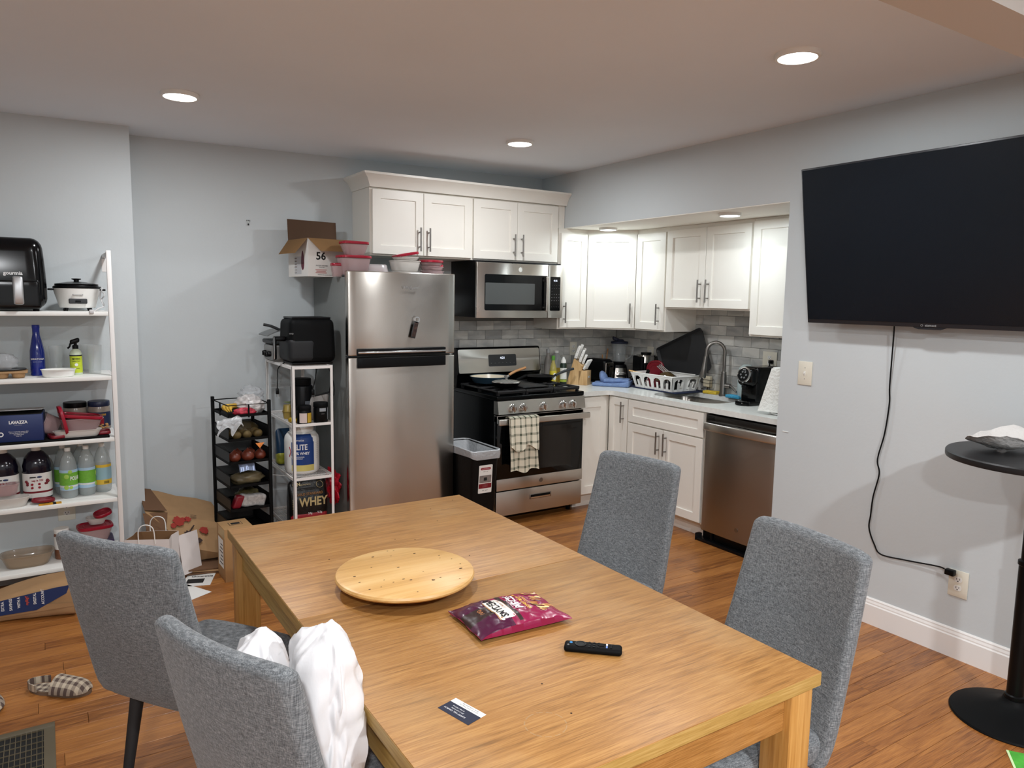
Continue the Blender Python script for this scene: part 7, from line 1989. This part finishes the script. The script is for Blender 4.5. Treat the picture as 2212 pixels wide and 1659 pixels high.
# griddle tray lying behind
t = thing('griddle', 'black electric griddle lying flat left of the dish rack', 'griddle', (.66, -.395, zc0), radians(-75))
b = B(); b.rbox(0, 0, .018, .24, .16, .03, .01, n=(2, 2, 1)); b.build('plate', M['blackm'], t, world=False)
b = B(); b.rbox(0, -.082, .02, .2, .006, .008, .002, n=(1, 1, 1)); b.build('trim', M['chrome'], t, world=False)

# drying mat, dish rack
t = thing('drying_mat', 'dark navy drying mat under the white dish rack', 'mat', (.655, -.815, zc0), radians(0))
b = B(); b.rbox(0, 0, .0045, .335, .56, .008, .003, n=(4, 6, 1), f=lambda q: Vector((q.x, q.y, q.z))); b.build('mat_body', mat('mat_navy', '#18223f', .8, bump=(90, .3)), t, world=False)
t = thing('dish_rack', 'white plastic dish rack with arched openings beside the sink', 'dish rack', (.632, -.835, zc0 + .0087), radians(0))
DWx, DWy = .25, .395; hD = .115
q = B()
def drack(u, v, e=0):
    pts = rrect(1, 1, .12, 6); 
    return None
# side walls with arched slots, built as strips
def wall_strip(p0, p1, narch, inward):
    """p0,p1 bottom corners; flares outward by .03 at the top"""
    p0, p1 = Vector(p0), Vector(p1); L = (p1 - p0).length; ex = (p1 - p0).normalized(); out = -Vector(inward)
    def P(s, z): 
        k = 1 + .16 * z / hD
        m_ = (p0 + p1) / 2
        return m_ + ex * ((s - .5) * L * k) + out * (.03 * z / hD) + Vector((0, 0, z))
    quads = []
    cw_ = 1.0 / narch
    for a in range(narch):
        s0 = a * cw_
        # solid columns
        for (sa, sb) in ((s0, s0 + cw_ * .14), (s0 + cw_ * .40, s0 + cw_ * .60), (s0 + cw_ * .86, s0 + cw_)):
            lo_, hi_ = 0, (hD * .87 if not abs(sa - (s0 + cw_ * .40)) < 1e-6 else hD * .55)
            quads.append([P(sa, lo_), P(sb, lo_), P(sb, hi_), P(sa, hi_)])
        # bottom band and arch crown
        quads.append([P(s0 + cw_ * .14, 0), P(s0 + cw_ * .40, 0), P(s0 + cw_ * .40, hD * .14), P(s0 + cw_ * .14, hD * .14)])
        quads.append([P(s0 + cw_ * .60, 0), P(s0 + cw_ * .86, 0), P(s0 + cw_ * .86, hD * .14), P(s0 + cw_ * .60, hD * .14)])
        n = 8
        for i in range(n):
            a0, a1 = pi - pi * i / n, pi - pi * (i + 1) / n
            c_ = s0 + cw_ * .5
            quads.append([P(c_ + cw_ * .36 * cos(a0), hD * (.55 + .27 * sin(a0))), P(c_ + cw_ * .36 * cos(a1), hD * (.55 + .27 * sin(a1))), P(c_ + cw_ * .36 * cos(a1), hD * .87), P(c_ + cw_ * .36 * cos(a0), hD * .87)])
    quads.append([P(0, hD * .87), P(1, hD * .87), P(1, hD), P(0, hD)])
    for qd in quads: q.poly([tuple(v) for v in qd])
hx, hy = DWx / 2, DWy / 2
wall_strip((-hx, hy, 0), (-hx, -hy, 0), 4, (1, 0, 0)); wall_strip((-hx, -hy, 0), (hx, -hy, 0), 2, (0, 1, 0))
wall_strip((hx, -hy, 0), (hx, hy, 0), 4, (-1, 0, 0)); wall_strip((hx, hy, 0), (-hx, hy, 0), 2, (0, -1, 0))
bmesh.ops.remove_doubles(q.bm, verts=q.bm.verts, dist=.0004)
bmesh.ops.solidify(q.bm, geom=q.bm.faces[:], thickness=.003)
q.build('basket', M['white'], t, world=False, smooth=0)
b = B(); b.box(-hx, hx, -hy, hy, .0005, .004); b.build('floor_panel', M['white'], t, world=False)
rim = rrect(DWx * 1.22, DWy * 1.17, .03, 5)
b = B(); b.tube([(x, y, hD) for x, y in rim] + [(rim[0][0], rim[0][1], hD)], .0055, 8, cap=False); b.build('rim', M['white'], t, world=False)
b = B(); b.rbox(-.11, .22, hD - .006, .06, .07, .012, .004, n=(1, 1, 1)); b.build('corner_tray', M['white'], t, world=False)
DZ = zc0 + .0135
# dishes standing in the rack
t = thing('red_plate', 'round dark red plate standing upright in the dish rack', 'plate', (.655, -.70, DZ))
b = lid_mesh(.17, .17, 2.6); b.lathe([(.0, .0105), (.05, .0105), (.052, .0125), (.054, .0105)], seg=32, cap=False)
b.xf(frame((0, 0, .115), (.12, -.97, .15), (0, .15, 1))); b.build('plate', M['redd'], t, world=False)
t = thing('pot_lid', 'domed brown glass pot lid lying in the middle of the dish rack', 'lid', (.61, -.865, DZ + .062))
b = B(); b.lathe([(.09, 0), (.092, .004), (.088, .012), (.07, .04), (.04, .062), (0, .07)], seg=40, sqx=.85); b.xf(rotm('X', radians(-8))); b.build('dome', mat('amber_lid', '#4a3b22', .1, alpha=.92, spec=.9, noise=(30, .6)), t, world=False, smooth=60)
t = thing('steel_rack', 'folded steel wire rack leaning across the dish rack', 'rack', (.62, -.86, DZ + .05))
b = B()
for k in range(4):
    o = k * .012
    b.tube([(-.02 + o, .09, .115 + o * .4), (-.02 + o, -.10, .02 + o * .4)], .0035, 6)
b.tube([(-.02, .09, .115), (.016, .09, .13)], .003, 6); b.tube([(-.02, -.1, .02), (.016, -.1, .034)], .003, 6)
b.build('rods', M['chrome'], t, world=False)
t = thing('ladle', 'black slotted turner handle sticking out of the dish rack front left', 'utensil', (.56, -.68, DZ + .06))
b = B(); b.rbox(0, 0, .03, .012, .03, .11, .005, n=(1, 2, 4)); b.xf(rotm('X', radians(28))); b.build('handle', M['blackm'], t, world=False, smooth=60)
t = thing('wooden_spoon', 'pale wooden spoon handle pointing left over the dish rack rim', 'utensil', (.50, -.655, DZ + .105))
b = B(); b.tube([(.06, -.06, -.01), (-.04, .055, .018)], .0055, 8); b.build('handle', M['maple'], t, world=False)
t = thing('bowl', 'red and white bowl lying inside the dish rack behind the front arches', 'bowl', (.60, -.74, DZ))
b = B(); b.lathe([(.03, 0), (.06, .03), (.068, .05), (.064, .05), (.055, .03), (0, .006)], seg=28, cap=False); b.build('shell', M['redd'], t, world=False)
t = thing('cup', 'black cup lying inside the dish rack near its front corner', 'cup', (.60, -.95, DZ))
b = B(); b.lathe([(.03, 0), (.038, .08), (.035, .08), (.027, .005), (0, .005)], seg=24, cap=False); b.build('shell', M['blackm'], t, world=False)
# leaning oven tray
t = thing('oven_tray', 'dark grey rimmed oven tray tilted against the tiled wall behind the faucet', 'tray', (.80, -.88, .93))
F = frame((.795, -.872, 1.157), (.0, -.924, .382), (.015, .382, .924))
b = B(); b.prism(rrect(.49, .31, .02, 5), 0, .003, F); tr = b.build('base', mat('tray_grey', '#2b2c2e', .5, noise=(6, .12)), t)
rp_ = rrect(.49, .31, .02, 5); rp2 = rrect(.515, .335, .028, 5)
q = B(); a_ = [q.v(x, y, 0) for x, y in rp_]; c_ = [q.v(x, y, .022) for x, y in rp2]; d_ = [q.v(x * 1.015, y * 1.02, .0225) for x, y in rp2]
for i in range(len(a_)):
    j = (i + 1) % len(a_); q.face([a_[i], a_[j], c_[j], c_[i]]); q.face([c_[i], c_[j], d_[j], d_[i]])
q.xf(F @ T(0, 0, .003)); bmesh.ops.solidify(q.bm, geom=q.bm.faces[:], thickness=.0015); q.build('rim', MATS['tray_grey'], t)
# sponge caddy, sponges
t = thing('sponge_caddy', 'wire caddy holding a cream scrubber between the dish rack and faucet', 'caddy', (.80, -1.115, zc0))
b = B()
for z in (.03, .075, .10):
    pts = [(x, y, z) for x, y in rrect(.05, .09, .01, 3)]; b.tube(pts + [pts[0]], .0015, 5, cap=False)
for (x, y) in ((-.024, -.044), (-.024, .044), (.024, .044), (.024, -.044)): b.tube([(x, y, .03), (x, y, .10)], .0015, 5)
b.tube([(0, 0, 0), (0, 0, .1)], .002, 5); b.lathe([(.035, 0), (.035, .004), (0, .005)], seg=24); b.build('wire_frame', M['black'], t, world=False)
b = B(); b.rbox(0, 0, .085, .035, .07, .085, .01, n=(2, 3, 3)); b.build('scrubber', mat('scrub_cream', '#c6bca4', .9, bump=(80, .5)), t, world=False)
b = B(); b.rbox(0, 0, .011, .07, .115, .022, .006, n=(3, 4, 1)); o = solo(b, 'sponge', mat('sponge_yellow', '#d8b93e', .9, bump=(90, .6), noise=(60, .15)), 'yellow sponge lying behind the sink, left of the faucet', 'sponge', loc=(.775, -1.18, zc0), rotz=.2)
b = B(); b.rbox(0, 0, .011, .06, .125, .022, .005, n=(3, 4, 1)); o = solo(b, 'sponge', mat('sponge_blue', '#3f9ac0', .9, bump=(90, .6), noise=(60, .15)), 'light blue sponge on the worktop between the faucet and coffee maker', 'sponge', loc=(.735, -1.435, zc0))
# coffee machine
t = thing('coffee_maker', 'glossy black pod coffee maker with a round chrome control ring', 'coffee maker', (.64, -1.705, zc0))
b = B(); b.rbox(.04, 0, .135, .24, .135, .245, .022, n=(5, 3, 5), f=lambda q: Vector((q.x, q.y, q.z))); b.build('body', M['blackg'], t, world=False, smooth=60)
b = B(); b.rbox(-.10, 0, .19, .08, .135, .125, .035, n=(2, 3, 3)); b.rbox(-.085, 0, .015, .12, .13, .028, .010, n=(3, 3, 1)); b.rbox(-.06, 0, .09, .05, .13, .14, .01, n=(1, 2, 2)); b.build('brew_head', M['blackg'], t, world=False, smooth=60)
b = B(); b.lathe([(.052, 0), (.055, .006), (.052, .012), (.045, .013), (.044, .008)], seg=40, cap=False).xf(frame((-.135, .0, .205), (0, -1, 0), (.25, 0, 1))); b.build('chrome_ring', M['chrome'], t, world=False)
Fc = frame((-.1385, .0, .205), (0, -1, 0), (.25, 0, 1))
b = B(); b.lathe([(.044, .008), (0, .0085)], seg=36, cap=False).xf(Fc); b.build('ring_face', M['black'], t, world=False)
for k in range(6):
    a = 2 * pi * k / 6; b = B(); b.lathe([(.007, .0086), (.006, .0105), (0, .0105)], .022 * cos(a), .022 * sin(a), 0, 12).xf(Fc); b.build('button', M['grey'], t, world=False)
text('instant', .009, M['inkw'], wm(t) @ Fc @ T(0, .034, .009), t)
b = B(); b.rbox(-.125, 0, .125, .03, .04, .02, .006, n=(1, 1, 1)); b.build('spout', M['black'], t, world=False)
b = B(); b.lathe([(.05, .0), (.062, .004), (.062, .012), (.0, .012)], seg=32, sqx=.9).xf(T(-.125, 0, 0)); b.build('drip_tray', M['black'], t, world=False)
b = B(); b.lathe([(.022, .012), (.02, .014), (0, .014)], seg=20).xf(T(-.125, 0, 0)); b.build('drip_plate', M['chrome'], t, world=False)
b = B(); b.lathe([(0, 0), (.04, 0), (.055, .02), (.062, .06), (.062, .18), (.055, .222), (.03, .247), (0, .252)], seg=32); solo(b, 'water_tank', mat('pale_cyan', '#b7c6c6', .25), 'rounded pale container behind the coffee maker', 'container', loc=(.775, -1.50, zc0), smooth=60)
cord([(.815, -1.675, 1.195), (.79, -1.68, 1.2), (.775, -1.69, 1.18), (.778, -1.70, 1.14)], 'short black cord from the tile outlet down to the coffee maker', r_=.0045)
b = B(); b.box(.803, .8225, -1.69, -1.655, 1.183, 1.208, bev=.004); solo(b, 'plug', M['black'], 'black plug in the double outlet above the coffee maker', 'plug')
# paper towels
t = thing('paper_towel_roll', 'upright roll of embossed white paper towels at the alcove edge', 'paper towels', (.40, -2.09, zc0))
pt = mat('paper_towel', '#e2e2dd', .95, bump=(60, .8, (1, 1, 1)))
b = B(); b.lathe([(.07, .001), (.07, .010), (.068, .012), (0, .012)], seg=36); b.build('stand', M['chrome'], t, world=False)
b = B(); b.lathe([(.062, .014), (.064, .02), (.064, .285), (.062, .29), (.02, .29), (.02, .285)], seg=40); b.build('roll', pt, t, world=False, smooth=40)
q = B(); q.grid(lambda u, v: (-.062 + .02 * u - .05 * v * (1 - .3 * u), .02 + .02 - .10 * u + .05 * v * (1 - u) + .004 * sin(u * 9), .288 - .27 * v), 10, 14, thick=.0012); q.build('loose_sheet', pt, t, world=False, smooth=60)
# tile outlets
outlet('wall_outlet', 'white outlet on the tiles between the coffee urn and the tray', face_mx(.8235, -.455, 1.165), plate=(.075, .115))
outlet('wall_outlet', 'white double-width outlet on the tiles above the coffee maker', face_mx(.8235, -1.655, 1.205), plate=(.118, .118))
outlet('wall_outlet', 'pale outlet half hidden behind the tall knives on the back tiles', face_my(.345, -.0105, 1.19), plate=(.075, .115))
